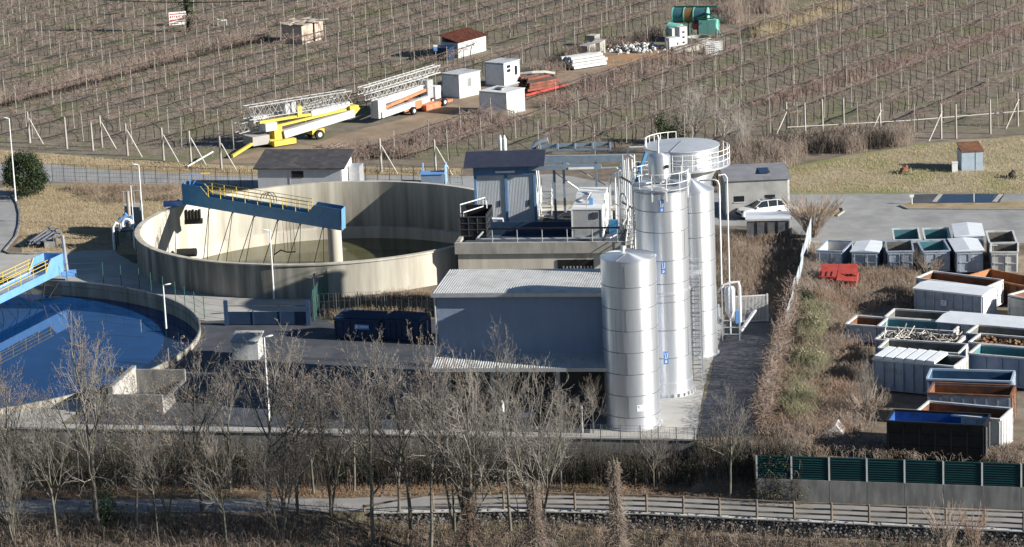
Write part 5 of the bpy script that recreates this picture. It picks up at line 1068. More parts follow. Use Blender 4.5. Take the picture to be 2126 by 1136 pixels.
# ------------------------------------------------------------------ vineyard
VA = np.array([3.2, 4.9]); VB = np.array([-1.1, -12.4]); VO = np.array([0., 330.])
OBST = [(930, 200, 1000, 5.5)]   # filled below as (x, y, r) world keep-out discs
def keepout(P):
    ok = np.ones(len(P), bool)
    for x, y, r in KEEP: ok &= np.hypot(P[:, 0]-x, P[:, 1]-y) > r
    return ok
KEEP = [(*g(px, py)[:2], r) for px, py, r in ((632, 85, 3.2), (975, 112, 4.2), (940, 112, 3), (965, 200, 3.0), (1045, 178, 3.0), (1055, 232, 3.2), (1440, 92, 5), (1480, 82, 4), (1425, 72, 5), (372, 55, 2.0), (460, 50, 1.2), (393, 62, 1.2), (1230, 112, 3), (1340, 105, 4), (650, 290, 5), (590, 300, 5), (720, 268, 4), (830, 238, 4.5), (880, 222, 4.5))]
def field_mask(P, grow=0):
    q = pj(np.concatenate([P, np.zeros((len(P), 1))], 1))
    f = [(-250, 300), (40, 296), (200, 312), (400, 332), (470, 340), (520, 322), (700, 300), (740, 312), (800, 335), (960, 342), (1310, 325), (1540, 318), (1620, 292), (1900, 282), (2126, 262), (2400, 240), (2500, -200), (-300, -200)]
    m = inpoly(q, f) & ~inpoly(q, TRK_POLY) & keepout(P)
    m &= ~inpoly(q, [(1490, -60), (1500, 75), (1600, 50), (1720, 0), (1760, -60)])     # bramble thicket
    return m
I, J = np.meshgrid(np.arange(-60, 61), np.arange(-30, 31), indexing='ij'); IJ = np.stack([I.ravel(), J.ravel()], -1)
PP = VO+IJ[:, :1]*VA+IJ[:, 1:]*VB; ok = field_mask(PP); IJ, PP = IJ[ok], PP[ok]+rng.normal(0, .12, (ok.sum(), 2))
d = np.hypot(PP[:, 0], PP[:, 1]); q = pj(np.concatenate([PP, np.full((len(PP), 1), 1.5)], 1)); vis = (q[:, 0] > -40) & (q[:, 0] < 2170) & (q[:, 1] > -60)
IJ, PP, d = IJ[vis], PP[vis], d[vis]; PH = rng.uniform(2.5, 3.2, len(PP)); lean = rng.normal(0, .05, (len(PP), 2)); NP = len(PP)
order = np.argsort(d); GV = 'trellis posts of the vineyard'
PT = np.concatenate([PP+lean, PH[:, None]], 1); PBt = np.concatenate([PP, np.full((NP, 1), -.1)], 1)
me_p = []
for k in range(6):
    h = 1.0; mm = MB(); mm.path([(0, 0, -.03), (0, 0, .5), (0, 0, 1)], [.05, .047, .042], 6); o = mm.build('trellis_post', WOODP); me_p.append(o.data); bpy.data.objects.remove(o)
for n_, i in enumerate(order[:300]):
    o = bpy.data.objects.new('trellis_post', me_p[n_ % 6]); COL.objects.link(o); o.location = (PP[i, 0], PP[i, 1], 0); o.scale = (1, 1, PH[i]); o.rotation_euler = (lean[i, 1]/PH[i], lean[i, 0]/PH[i], rng.uniform(0, 6))
    tag(o, 'pale wooden trellis post standing in a vineyard row', 'post', GV)
rest = order[300:]
if len(rest):
    V, F = prisms(PBt[rest], PT[rest], .05, .044, 5); tag(npmesh('trellis_posts', V, F, WOODP), 'more pale trellis posts farther back in the vineyard', 'posts', kind='stuff')
# wires: row cables and cross cables
look = {(int(i), int(j)): n for n, (i, j) in enumerate(IJ)}
def cable(n1, n2, h, sag, r, segs=3):
    a = np.array([*PP[n1], min(h, PH[n1]-.1)]); b_ = np.array([*PP[n2], min(h, PH[n2]-.1)]); ts = np.linspace(0, 1, segs+1)
    return [a+(b_-a)*t_-np.array([0, 0, sag*4*t_*(1-t_)]) for t_ in ts]
rowsd = {}
for (i, j), n in look.items():
    if (i+1, j) in look: rowsd.setdefault(j, []).append((n, look[(i+1, j)]))
for j, prs in sorted(rowsd.items()):
    P0, P1 = [], []
    for a, b_ in prs:
        for h, sg_ in ((2.1, .10),):
            pts = cable(a, b_, h, sg_, 0); P0 += pts[:-1]; P1 += pts[1:]
    runs = []; 
    for a, b_ in sorted(prs, key=lambda q_: IJ[q_[0]][0]):
        if runs and runs[-1][-1] == a: runs[-1].append(b_)
        else: runs.append([a, b_])
    for run in runs:
        pts = []
        for a, b_ in zip(run[:-1], run[1:]): pts += cable(a, b_, 2.1, .10, 0)[(1 if pts else 0):]
        mm = MB(); mm.path(pts, .06, 4); tag(mm.build('row_cable', VINEW), 'dark cable line strung from post to post along one vineyard row', 'cable', 'row cables of the vineyard')
cross = {}
for (i, j), n in look.items():
    if (i+1, j+1) in look: cross.setdefault(i-j, []).append((n, look[(i+1, j+1)]))
for kx, prs in sorted(cross.items()):
    P0, P1 = [], []
    for a, b_ in prs:
        P0.append((a, b_))
    runs = []
    for a, b_ in sorted(P0, key=lambda q_: IJ[q_[0]][0]):
        if runs and runs[-1][-1] == a and rng.random() > .12: runs[-1].append(b_)
        else: runs.append([a, b_])
    for run in runs:
        pts = []
        for a, b_ in zip(run[:-1], run[1:]): pts += cable(a, b_, 2.6, .2, 0, 4)[(1 if pts else 0):]
        mm = MB(); mm.path(pts, .024, 4); tag(mm.build('cross_cable', TWIG), 'taut cable crossing diagonally over the vineyard rows', 'cable', 'cross cables of the vineyard')
# vine plants
def vine_arrays(n, seed, canes=15):
    r = np.random.default_rng(seed); out = []
    for _ in range(n):
        h = r.uniform(1.35, 1.75); k = r.normal(0, .12, 2); b_ = np.array([0, 0, -.05]); m1 = np.array([k[0], k[1], h*.55]); tp = np.array([k[0]*.3, k[1]*.3, h])
        T0 = [b_, m1]; T1_ = [m1, tp]; tr = ([.055, .045], [.045, .04])
        C0, C1, CR0, CR1 = [], [], [], []; u = VA/np.linalg.norm(VA); pp = np.array([u[1], -u[0]])
        for c_ in range(canes):
            sx = r.choice([-1, 1]); al = r.uniform(-1.0, 1.0); s0 = tp+np.array([*(u*al*.5), r.uniform(-.05, .15)]); w_ = .25 if c_ % 4 else .8
            mid = s0+np.array([*(pp*sx*r.uniform(.05, w_)+u*al*r.uniform(.2, .6)), r.uniform(.15, .5)]); en = mid+np.array([*(pp*sx*r.uniform(.0, w_)+u*r.normal(0, .45)), r.uniform(-.5, .25)])
            C0 += [s0, mid]; C1 += [mid, en]; CR0 += [.017, .014]; CR1 += [.014, .008]
        out.append((T0, T1_, tr, C0, C1, CR0, CR1))
    return out
vpos = []
for j, prs in rowsd.items():
    for a, b_ in prs:
        L_ = np.linalg.norm(PP[b_]-PP[a]); k = 4
        for t_ in (np.arange(k)+.5)/k:
            if rng.random() < .07: continue
            vpos.append(PP[a]+(PP[b_]-PP[a])*t_+rng.normal(0, .12, 2))
vpos = np.array(vpos); vd = np.hypot(vpos[:, 0], vpos[:, 1]); vo = np.argsort(vd)
protos = []
for k, (T0, T1_, tr, C0, C1, r0, r1) in enumerate(vine_arrays(10, 5)):
    t = thing('vine_plant', 'bare vine with dark twisted trunk and loose brown canes in a trellis row', 'vine', (*vpos[vo[k]], 0), 0, 'vines of the vineyard'); XF[t] = ((0, 0, 0), 0)
    V, F = prisms(T0, T1_, tr[0], tr[1], 5); npmesh('trunk', V, F, VINEW, t); V, F = prisms(C0, C1, r0, r1, 3); npmesh('canes', V, F, CANE, t); protos.append(t)
for n_ in range(10, 300):
    copy_thing(protos[n_ % 10], (*vpos[vo[n_]], 0), 0 if n_ % 2 else math.pi, rng.uniform(.9, 1.15))
PR = vine_arrays(24, 11, 17); parts_t, parts_c = [], []
pv = [(prisms(T0, T1_, tr[0], tr[1], 4), prisms(C0, C1, r0, r1, 3)) for T0, T1_, tr, C0, C1, r0, r1 in PR]
for n_ in range(300, len(vo)):
    (V1, F1), (V2, F2) = pv[rng.integers(24)]; o = np.array([*vpos[vo[n_]], 0]); s_ = rng.uniform(.9, 1.2)*np.array([rng.choice([-1, 1]), 1, 1]) if False else rng.uniform(.9, 1.2)
    parts_t.append((V1*s_+o, F1)); parts_c.append((V2*s_+o, F2))
V, F = joinp(parts_t); tag(npmesh('vine_trunks', V, F, VINEW), 'dark trunks of the farther vines', 'vines', kind='stuff')
V, F = joinp(parts_c); tag(npmesh('vine_canes', V, F, CANE), 'brown haze of bare canes of the farther vines', 'vines', kind='stuff')
# thick end posts with slanting stays along the front edge of the field
EP = [(62, 297, 1), (139, 309, 0), (193, 314, 0), (212, 306, 1), (265, 323, 1), (340, 333, 1), (397, 340, 1), (460, 352, 1), (792, 358, 1), (905, 360, 1)]
for i, (px, py, st) in enumerate(EP):
    p = g(px, py); H = 3.2 if px != 193 else 2.9; mm = MB(); mm.path([p-np.array([0, 0, .1]), p+np.array([-.03, 0, H])], [.12, .1], 8)
    tag(mm.build('end_post', WOODP), 'thick pale end post at the road side of the vineyard', 'post', 'end posts at the road side')
    if st:
        mm = MB(); e = p+np.array([1.55, -1.2, 0]); mm.path([p+np.array([.12, 0, H*.78]), e], .055, 6); tag(mm.build('stay_pole', WOODL), 'slanting pale pole propping an end post of the vineyard', 'pole', 'stay poles at the road side')
for i, (px, py, st) in enumerate([(1634, 283, 1), (1672, 284, 0), (1708, 276, 0), (1752, 274, 0), (1828, 285, 1), (1954, 288, 1), (1985, 288, 0), (2056, 278, 0), (2113, 262, 1)]):
    p = g(px, py); H = 3.3; mm = MB(); mm.path([p-np.array([0, 0, .1]), p+np.array([-.03, 0, H])], [.11, .09], 8)
    tag(mm.build('end_post', WOODP), 'pale end post above the bramble hedge on the right', 'post', 'end posts above the hedge')
    if st:
        mm = MB(); mm.path([p+np.array([.12, 0, H*.8]), p+np.array([-1.3, -1.0, 0])], .055, 6); tag(mm.build('stay_pole', WOODL), 'pale slanting prop of an end post above the bramble hedge', 'pole', 'stay poles above the hedge')
a = g(1635, 290); b_ = g(2126, 258); mm = MB(); mm.path([a+np.array([0, 0, 1.2]), a*.5+b_*.5+np.array([0, 0, 1.1]), b_+np.array([0, 0, 1.3])], .045, 6); tag(mm.build('rail_cable', WOODL), 'long pale rail along the lower right edge of the vineyard', 'rail')
# overhead power cable across the upper left
mm = MB(); P = [g(-100, 84, 0)+np.array([0, 0, 7.2])+ (g(560, 130, 0)-g(-100, 84, 0))*t_-np.array([0, 0, 1.0*4*t_*(1-t_)]) for t_ in np.linspace(0, 1, 14)]; mm.path(P, .05, 5); tag(mm.build('overhead_cable', BLACKR), 'black overhead cable crossing the upper left of the vineyard', 'cable')
# wire fence along the back road
def wire_fence(label, pts, h, step, mat, wires=5, ob='wire_fence', mesh=0.0):
    P = [g(*p) if len(p) == 2 else np.array(p) for p in pts]; t = thing(ob, label, 'fence', P[0]); posts = []
    for a, b_ in zip(P[:-1], P[1:]):
        n = max(1, int(round(np.linalg.norm(b_-a)/step)))
        posts += [a+(b_-a)*i/n for i in range(n)]
    posts.append(P[-1])
    for p in posts:
        mm = MB(); mm.tube(p, p+np.array([0, 0, h]), .032, n=6); mm.build('post', mat, t)
    mm = MB(); z0 = np.array([0, 0, 1.])
    for a, b_ in zip(posts[:-1], posts[1:]):
        for k in range(wires): zz = h*(.12+.86*k/(wires-1)); mm.tube(a+z0*zz, b_+z0*zz, .011, n=3)
        if mesh:
            m_ = int(np.linalg.norm(b_-a)/mesh)
            for i in range(m_): p = a+(b_-a)*(i+.5)/m_; mm.tube(p+z0*.1, p+z0*h*.98, .008, n=3)
    mm.build('wire_mesh', mat, t); return t
FENM = pm('fence_steel', (.085, .095, .09), (.12, .13, .125), 2, .6, .3)
FENG = pm('green_fence', (.03, .10, .085), (.05, .13, .11), 2, .6)
wire_fence('thin wire fence between left lawn and back road', [(110, 378), (300, 383), (525, 390)], 1.75, 1.25, FENM, 5, mesh=.25)
wire_fence('thin wire fence on the verge behind the utility shed', [(760, 375), (960, 384)], 1.6, 1.25, FENM, 4, mesh=.3)
wire_fence('green wire fence between water basin and forecourt', [(140, 590), (215, 588), (290, 600), (365, 628), (425, 662), (470, 668)], 1.7, 2.0, FENG, 4)
wire_fence('dark wire fence in front of the brown weeds under the tank wall', [(650, 668), (700, 664), (745, 662), (800, 662), (850, 663), (905, 664)], 2.1, 1.75, FENM, 4, mesh=.35)
wire_fence('tall green mesh fence at the corner under the tank wall', [(652, 668), (690, 606)], 2.4, 1.2, FENG, 6, mesh=.14)
wire_fence('low dark wire fence on top of the bank below the silos', [(1085, 918), (1330, 925), (1480, 932)], 1.3, 1.3, FENM, 4, mesh=.25)
# blue gate with rails in front of the forecourt
ga, gb = g(471, 676), g(641, 676); t = thing('yard_gate', 'long dark blue gate panel with rail between forecourt and yard', 'gate', ga); u = gb-ga
mm = MB(); mm.extr([ga+np.array([0, 0, .1]), gb+np.array([0, 0, .1]), gb+np.array([0, .05, .1]), ga+np.array([0, .05, .1])], (0, 0, .95)); mm.build('panel', BLUED, t)
for k in (0, .33, .66, 1.0):
    mm = MB(); p = ga+u*k; mm.bar(p, p+np.array([0, 0, 1.55 if 0 < k < 1 else 1.9]), .07 if 0 < k < 1 else .3, .07 if 0 < k < 1 else .3); mm.build('post', BLUED, t)
mm = MB(); mm.bar(ga+np.array([0, 0, 1.5]), gb+np.array([0, 0, 1.5]), .05); mm.build('top_rail', FENM, t)
# ------------------------------------------------------------------ site cabins
def cabin(label, C_, Lp, Rp, H, roofm, group='white site cabins by the track', wm=WHITE, window=None, name='site_cabin'):
    c = g(*C_); r = g(*Rp); v = r-c; Lr = np.linalg.norm(v); f = FR((c[0], c[1]), math.degrees(math.atan2(v[1], v[0]))); l = g(*Lp); W_ = abs((l-c)@f.y)
    t = thing(name, label, 'cabin', f.p(Lr/2, W_/2, 0), f.a, group); mm = MB(); f.box(mm, 0, Lr, 0, W_, .12, H); mm.build('wall', wm, t)
    mm = MB()
    for x, y in ((-.02, -.02), (Lr-.06, -.02), (-.02, W_-.06), (Lr-.06, W_-.06)): f.box(mm, x, x+.08, y, y+.08, 0, H)
    f.box(mm, -.03, Lr+.03, -.03, .05, H-.1, H+.02); f.box(mm, -.03, .05, .05, W_, H-.1, H+.02); f.box(mm, -.03, Lr+.03, -.03, .05, .0, .14); f.box(mm, -.03, .05, .05, W_, .0, .14); mm.build('frame', GREYB if window == 'B' else WHITED, t)
    mm = MB(); f.box(mm, -.08, Lr+.08, -.08, W_+.08, H+.02, H+.1); mm.build('roof', roofm, t); return t, f, Lr, W_
ROOFC = pm('cabin_roof', (.42, .43, .45), (.56, .57, .58), 1.5, .6, c3=(.3, .25, .2), s3=1, lo3=.55)
t, f, L_, W_ = cabin('white cabin with barred window, nearest to the orange and white crane', (954.5, 205), (929.5, 198.5), (998, 195), 2.45, ROOFC)
mm = MB(); f.box(mm, L_*.38, L_*.58, -.03, 0, 1.1, 2.0); wn = mm.build('window', GLASS, t); mm = MB()
for k in range(4): f.box(mm, L_*(.38+.055*k), L_*(.38+.055*k)+.06, -.06, -.03, 1.1, 2.0)
mm.build('bars', WHITE, wn)
t, f, L_, W_ = cabin('white cabin with blue grey frame and two small windows, farthest along the track', (1047, 181), (1009.5, 177.5), (1080, 172), 2.5, ROOFC, window='B')
for z in (1.5, 1.95):
    mm = MB(); f.box(mm, L_*.2, L_*.42, -.03, 0, z, z+.32); mm.build('window', GLASS, t)
mm = MB(); f.box(mm, L_*.68, L_*.84, -.03, 0, 1.0, 2.0); mm.build('window', GLASS, t)
t, f, L_, W_ = cabin('white windowless cabin with rolls on its roof beside the red formwork', (1053, 241), (1016.5, 230.5), (1090, 230), 2.3, pm('white_roof', (.62, .63, .64), (.72, .72, .72), 1.5, .6))
mm = MB()
for k in range(3): mm.tube(f.p(1.0+.25*k, 1.2, 2.52), f.p(1.3+.25*k, 2.2, 2.52), .11, n=10)
tag(mm.build('cover_rolls', CONC), 'grey rolls lying on the roof of the windowless white cabin', 'rolls')
# barrack with rusty roof
c = g(952, 121); r = g(1009.5, 105); v = r-c; f = FR((c[0], c[1]), math.degrees(math.atan2(v[1], v[0]))); Lr = np.linalg.norm(v)
t = thing('farm_barrack', 'low white barrack with rusty red lean-to roof among the vines', 'barrack', f.p(Lr/2, 1, 0), f.a)
mm = MB(); f.box(mm, 0, Lr, 0, .12, 0, 1.75); f.box(mm, 0, .12, .12, 2.4, 0, 1.75); f.box(mm, Lr-.12, Lr, .12, 2.4, 0, 1.9); f.box(mm, .12, Lr-.12, 2.28, 2.4, 0, 2.3); mm.build('wall', WHITED, t)
mm = MB(); corr(mm, f.p(-.2, -.25, 1.8), f.x, Lr+.4, f.y*2.9+np.array([0, 0, .75]), .3, .05); mm.build('roof', pm('red_rust_roof', (.20, .07, .045), (.30, .12, .08), 1.5, .8), t)
mm = MB()
for k in range(7): f.box(mm, .3+k*(Lr-.6)/6, .42+k*(Lr-.6)/6, -.05, 0, .1, 1.7)
mm.build('wall_rib', WHITE, t)
p = f.p(-1.4, 1.0, 0); mm = MB(); mm.box(p, (1.7, 1.8, 1.4), f.a+.2); mm.box(p+np.array([0, 0, 1.4]), (1.9, 2.0, .1), f.a+.2); tag(mm.build('tarp_box', NAVY), 'dark navy box leaning at the shaded end of the barrack', 'box')
p = g(906, 142); mm = MB(); mm.tube(p, p+np.array([0, 0, 2.6]), .035); t = thing('marker_post', 'thin post with blue and white box top near the barrack', 'post', p); mm.build('pole', WOODP, t); mm = MB(); mm.box(p+np.array([0, 0, 2.0]), (.4, .3, .45)); mm.build('box', BLUEL, t); mm = MB(); mm.box(p+np.array([0, 0, 2.45]), (.44, .34, .2)); mm.build('lid', WHITE, t)
# plank shed
c = g(628, 92.5); r = g(672, 81); v = r-c; f = FR((c[0], c[1]), math.degrees(math.atan2(v[1], v[0]))); Lr = np.linalg.norm(v); l = g(598, 87); W_ = abs((l-c)@f.y)
PLK = pm('plank_wood', (.44, .36, .29), (.58, .49, .41), 1.6, .9, stretch=(1, 1, .15), c3=(.3, .22, .17), s3=1.2, lo3=.5)
t = thing('plank_shed', 'ramshackle pale plank shed with loose boards on its roof among the vines', 'shed', f.p(Lr/2, W_/2, 0), f.a)
mm = MB(); f.box(mm, 0, Lr*.52, 0, .1, 0, 2.2); f.box(mm, Lr*.6, Lr, .0, .1, 0, 2.3)
for k in range(5): f.box(mm, Lr*.62+k*.35, Lr*.62+k*.35+.08, -.05, 0, 0, 2.3)
f.box(mm, 0, .1, .1, W_, 0, 2.2); f.box(mm, Lr-.1, Lr, .1, W_, 0, 2.3); f.box(mm, .1, Lr-.1, W_-.1, W_, 0, 2.3); mm.build('wall', PLK, t)
mm = MB(); f.box(mm, Lr*.52, Lr*.6, .3, .4, 0, 2.2); mm.build('door_gap', BLACK, t)
mm = MB()
for k in range(26):
    x = rng.uniform(-.6, Lr+.3); y = rng.uniform(-.5, W_+.3); a_ = rng.normal(.3, .9); L2 = rng.uniform(.7, 2.0); dz = rng.uniform(0, .22); p0 = f.p(x-.5*L2*math.cos(a_), y-.5*L2*math.sin(a_), 2.36+dz); p1 = f.p(x+.5*L2*math.cos(a_), y+.5*L2*math.sin(a_), 2.36+dz+rng.normal(0, .1)); mm.bar(p0, p1, rng.uniform(.2, .5), .04)
f.box(mm, -.2, Lr+.2, -.2, W_+.2, 2.3, 2.36); mm.build('roof_boards', PLK, t)
# small things at the top left
p = g(352, 55); f = FR((p[0], p[1]), 18); t = thing('banner_panel', 'red and white striped panel stack leaning by a dark trunk', 'panels', p, f.a); mm = MB(); f.box(mm, 0, 2.6, 0, .12, .1, 1.75); mm.build('panel', WHITE, t); mm = MB()
for z, x0, x1 in ((.25, .1, 1.2), (.45, .9, 2.5), (.7, .1, 2.4), (1.45, .1, 2.5)): f.box(mm, x0, x1, -.03, 0, z, z+.13)
for k in range(9): f.box(mm, .15+k*.27, .28+k*.27, -.03, 0, 1.0+.08*(k % 3), 1.3)
mm.build('stripe', REDP, t)
p = g(452, 54); f = FR((p[0], p[1]), 12); mm = MB(); f.box(mm, 0, .1, 0, .8, 0, .9)
for k in range(4): f.box(mm, .1, 1.2, .1+.2*k, .22+.2*k, .55+.05*k, .62+.05*k)
f.box(mm, 1.1, 1.2, 0, .1, 0, .6); tag(mm.build('slatted_chair', WHITED), 'small white slatted seat by a post at the top left', 'seat')
# ------------------------------------------------------------------ folded tower cranes
def truss(mb, p, q, up, side, n, r=.045, rd=.028):
    p = np.array(p, float); q = np.array(q, float); up = np.array(up, float); side = np.array(side, float)
    c4 = [p, p+side, p+side+up, p+up]; d = (q-p)
    for c_ in c4: mb.tube(c_, c_+d, r, n=5)
    for i in range(n):
        a, b_ = d*i/n, d*(i+1)/n
        for k in range(4):
            e, e2 = c4[k], c4[(k+1) % 4]; mb.tube(e+a, e2+b_ if i % 2 else e2+a*.5+b_*.5, rd, n=4); mb.tube(e2+a*.5+b_*.5 if not i % 2 else e2+a, e+b_, rd, n=4)
LAT = pm('lattice_white', (.42, .41, .39), (.56, .55, .52), 2, .6)
p0 = g(535, 309); p1 = g(728, 277); v = p1-p0; LC1 = np.linalg.norm(v); f = FR((p0[0], p0[1]), math.degrees(math.atan2(v[1], v[0])))
t = thing('folded_crane', 'folded tower crane with yellow chassis and white lattice jib on the dirt track', 'crane', f.p(LC1/2, 0, 0), f.a)
mm = MB(); f.box(mm, -.6, 1.3, -.2, 1.7, .35, 1.25); mm.build('ballast', CONCF, t)
mm = MB(); f.box(mm, 1.4, 3.9, -.9, -.3, .12, .62); f.box(mm, 1.3, 2.4, -.3, 1.6, .2, .7); f.box(mm, 2.0, 2.9, .0, 1.2, .5, 2.0); f.box(mm, .6, 9.0, .3, .6, 2.35, 2.6); mm.bar(f.p(2.5, .2, 1.9), f.p(10.4, .1, 2.45), .25, .22); f.box(mm, 6.2, 7.6, -.2, 1.2, .5, 1.0); mm.build('chassis', YELL, t)
mm = MB(); mm.bar(f.p(3.0, .1, 1.0), f.p(11.2, .1, 2.0), .7, .75); mm.bar(f.p(6.5, .5, 2.55), f.p(11.0, .5, 2.9), .5, .55); f.box(mm, 1.0, 2.3, -.1, 1.2, 1.55, 2.35); f.box(mm, .2, 1.9, .8, 1.6, 2.4, 3.0); mm.build('mast_box', WHITED, t)
mm = MB(); truss(mm, f.p(-.6, .2, 2.9), f.p(11.3, .2, 2.95), (0, 0, 1.25), f.y*1.2, 14); truss(mm, f.p(-1.2, 1.3, 1.5), f.p(10.5, 1.5, 2.6), (0, 0, .9), f.y*.9, 13); mm.build('jib', LAT, t)
mm = MB(); f.box(mm, 10.8, 11.8, -.1, 1.1, 2.3, 2.75); mm.bar(f.p(11.2, .2, 1.9), f.p(11.9, .2, 2.5), .4, .4); mm.build('counter_jib', YELL, t); mm = MB(); f.box(mm, 4.9, 5.4, .2, .8, 2.5, 3.5); mm.build('winch', YELL, t)
for y in (-.35, 1.3):
    mm = MB(); mm.path([f.p(6.9, y-.15, .48), f.p(6.9, y+.15, .48)], .48, 20); wh = mm.build('wheel', BLACKR, t); mm = MB(); mm.path([f.p(6.9, y-.17, .48), f.p(6.9, y+.17, .48)], .24, 14); mm.build('rim', WHITED, wh)
mm = MB(); f.box(mm, 3.6, 4.1, .3, .9, 2.9, 3.9); f.box(mm, 4.3, 4.8, .3, .9, 3.0, 4.0); mm.build('cabinet', GALV, t)
p0 = g(788, 256); p1 = g(928, 216); v = p1-p0; LC2 = np.linalg.norm(v); f = FR((p0[0], p0[1]), math.degrees(math.atan2(v[1], v[0])))
t = thing('folded_crane', 'folded tower crane with orange chassis and two long white lattice booms beside the cabins', 'crane', f.p(LC2/2, 0, 0), f.a)
mm = MB(); f.box(mm, 4.0, 9.2, -.2, 1.0, .45, .75); f.box(mm, 7.0, 9.5, -.8, -.2, .12, .7); f.box(mm, 9.8, 12.2, -.4, .4, .25, .5); f.box(mm, 5.8, 7.0, -.3, 1.1, .6, 1.3); mm.build('chassis', ORANGE, t)
mm = MB(); mm.bar(f.p(.2, 0, .8), f.p(8.4, 0, 1.15), .55, .6); mm.bar(f.p(.4, .5, 2.0), f.p(8.0, .5, 2.3), .5, .6); f.box(mm, -.2, 1.1, -.1, .9, .5, 2.4); mm.build('mast_box', WHITED, t)
mm = MB(); mm.bar(f.p(1.0, .0, 1.45), f.p(8.0, .0, 2.1), .3, .25); mm.build('strut', ORANGE, t)
mm = MB(); truss(mm, f.p(-1.2, .9, 3.0), f.p(12.0, .9, 3.25), (0, 0, .75), f.y*.8, 16, .055); truss(mm, f.p(-.8, .3, 2.4), f.p(9.0, .3, 2.5), (0, 0, .8), f.y*.8, 13); mm.build('jib', LAT, t)
mm = MB(); f.box(mm, 8.4, 9.4, .0, .9, 1.1, 3.0); mm.build('cabinet', GALV, t); mm = MB(); f.box(mm, 9.5, 10.4, -.2, .7, .9, 2.2); mm.build('ballast', WHITE, t)
for x in (5.2, 10.6):
    for y in (-.45, 1.15):
        mm = MB(); mm.path([f.p(x, y-.13, .42), f.p(x, y+.13, .42)], .42, 18); wh = mm.build('wheel', BLACKR, t); mm = MB(); mm.path([f.p(x, y-.15, .42), f.p(x, y+.15, .42)], .2, 12); mm.build('rim', WHITED, wh)
# yellow tow bar on the ground left of the first crane
a = g(482, 330); b_ = g(524, 311); mm = MB(); mm.bar(a+np.array([0, 0, .25]), b_+np.array([0, 0, .6]), .25, .25); tag(mm.build('tow_bar', YELL), 'yellow tow bar lying left of the yellow crane', 'bar')
mm = MB(); p = g(389, 348); mm.path([p+np.array([0, 0, .1]), g(443, 330)+np.array([0, 0, .7])], .08, 7); tag(mm.build('fallen_pole', WOODL), 'white pole lying on the verge left of the yellow crane', 'pole')
# ------------------------------------------------------------------ stacks along the track
p = g(1098, 197); f = FR((p[0], p[1]), 38); k = 0
REDS = pm('red_oxide', (.22, .075, .05), (.34, .12, .08), 1.5, .9, c3=(.10, .06, .05), s3=1.2, lo3=.48, hi3=.7)
for lay in range(5):
    for j in range(5):
        mm = MB(); x0 = rng.uniform(-.2, .4); L2 = rng.uniform(3.6, 4.6); y = .1+j*.42; f.box(mm, x0, x0+L2, y, y+.34, .3+lay*.3, .38+lay*.3); f.box(mm, x0+.1, x0+L2-.1, y+.1, y+.2, .38+lay*.3, .56+lay*.3)
        tag(mm.build('formwork_beam', REDS if rng.random() < .75 else VINEW), 'red formwork beam in the tall stack beside the track', 'beam', 'red formwork beams stacked by the track')
a = g(1092, 205); b_ = g(1178, 182); mm = MB(); mm.bar(a+np.array([0, 0, .35]), b_+np.array([0, 0, .35]), .12, .25); tag(mm.build('red_girder', REDP), 'long red girder lying in front of the formwork stack', 'girder')
mm = MB(); q = f.p(2.2, 1.2, 1.9); mm.path([q+np.array([-1.8, .3, -.1]), q+np.array([-.5, 0, .05]), q+np.array([.8, 0, .05]), q+np.array([1.9, -.1, -.15])], .22, 6); tag(mm.build('sand_bag_roll', WOODL), 'pale roll lying on top of the red formwork stack', 'roll')
p = g(1194, 147); f = FR((p[0], p[1]), 34)
for lay in range(4):
    for j in range(7-lay):
        mm = MB(); y = .1+(j+lay*.5)*.4; x0 = rng.normal(0, .15); f.box(mm, x0, x0+4.6+rng.normal(0, .25), y, y+.34, .15+lay*.32, .15+lay*.32+.27)
        tag(mm.build('concrete_beam', STONEL if (j+lay) % 4 else WHITE), 'pale concrete beam in the stack beside the dirt track', 'beam', 'pale concrete beams stacked by the track')
for (C_, Lp, Rp, H, lab) in (((1220, 118), (1204, 113), (1243, 110), 1.15, 'grey concrete block with pale top, front one by the beam stack'), ((1235, 96), (1220, 93), (1246, 92), 1.15, 'grey concrete block standing on end behind the front one'), ((1246, 112), (1238, 107), (1257, 105), 1.2, 'pale concrete block at the right of the front grey one')):
    c = g(*C_); r = g(*Rp); v = r-c; ff = FR((c[0], c[1]), math.degrees(math.atan2(v[1], v[0]))); W_ = 1.1; t = thing('concrete_block', lab, 'block', c, ff.a); mm = MB(); ff.box(mm, 0, np.linalg.norm(v), 0, W_, 0, H); mm.build('body', CONC, t); mm = MB(); ff.box(mm, -.03, np.linalg.norm(v)+.03, -.03, W_+.03, H, H+.07); mm.build('lid', CONCF, t)
c = g(1325, 104); mm = MB()
for k in range(150):
    a_ = rng.normal(0, 1, 2)*np.array([2.0, 1.4]); h = max(0, .75-.28*np.hypot(a_[0]/1.3, a_[1])); blob((c[0]+a_[0], c[1]+a_[1], rng.uniform(0, h)+.08), (rng.uniform(.1, .28),)*3, k+900, mm)
tag(mm.build('rubble_heap', STONEL), 'white rubble heap at the far end of the track', 'rubble', kind='stuff')
c = g(1290, 100); mm = MB()
for k in range(70):
    a_ = rng.normal(0, 1, 2)*np.array([1.6, .9]); blob((c[0]+a_[0], c[1]+a_[1], rng.uniform(0, .5)), (rng.uniform(.1, .25),)*3, k+1200, mm)
tag(mm.build('brown_rubble', pm('brown_stone', (.2, .13, .1), (.34, .24, .19), 2, .9)), 'brown rubble left of the white rubble heap', 'rubble', kind='stuff')
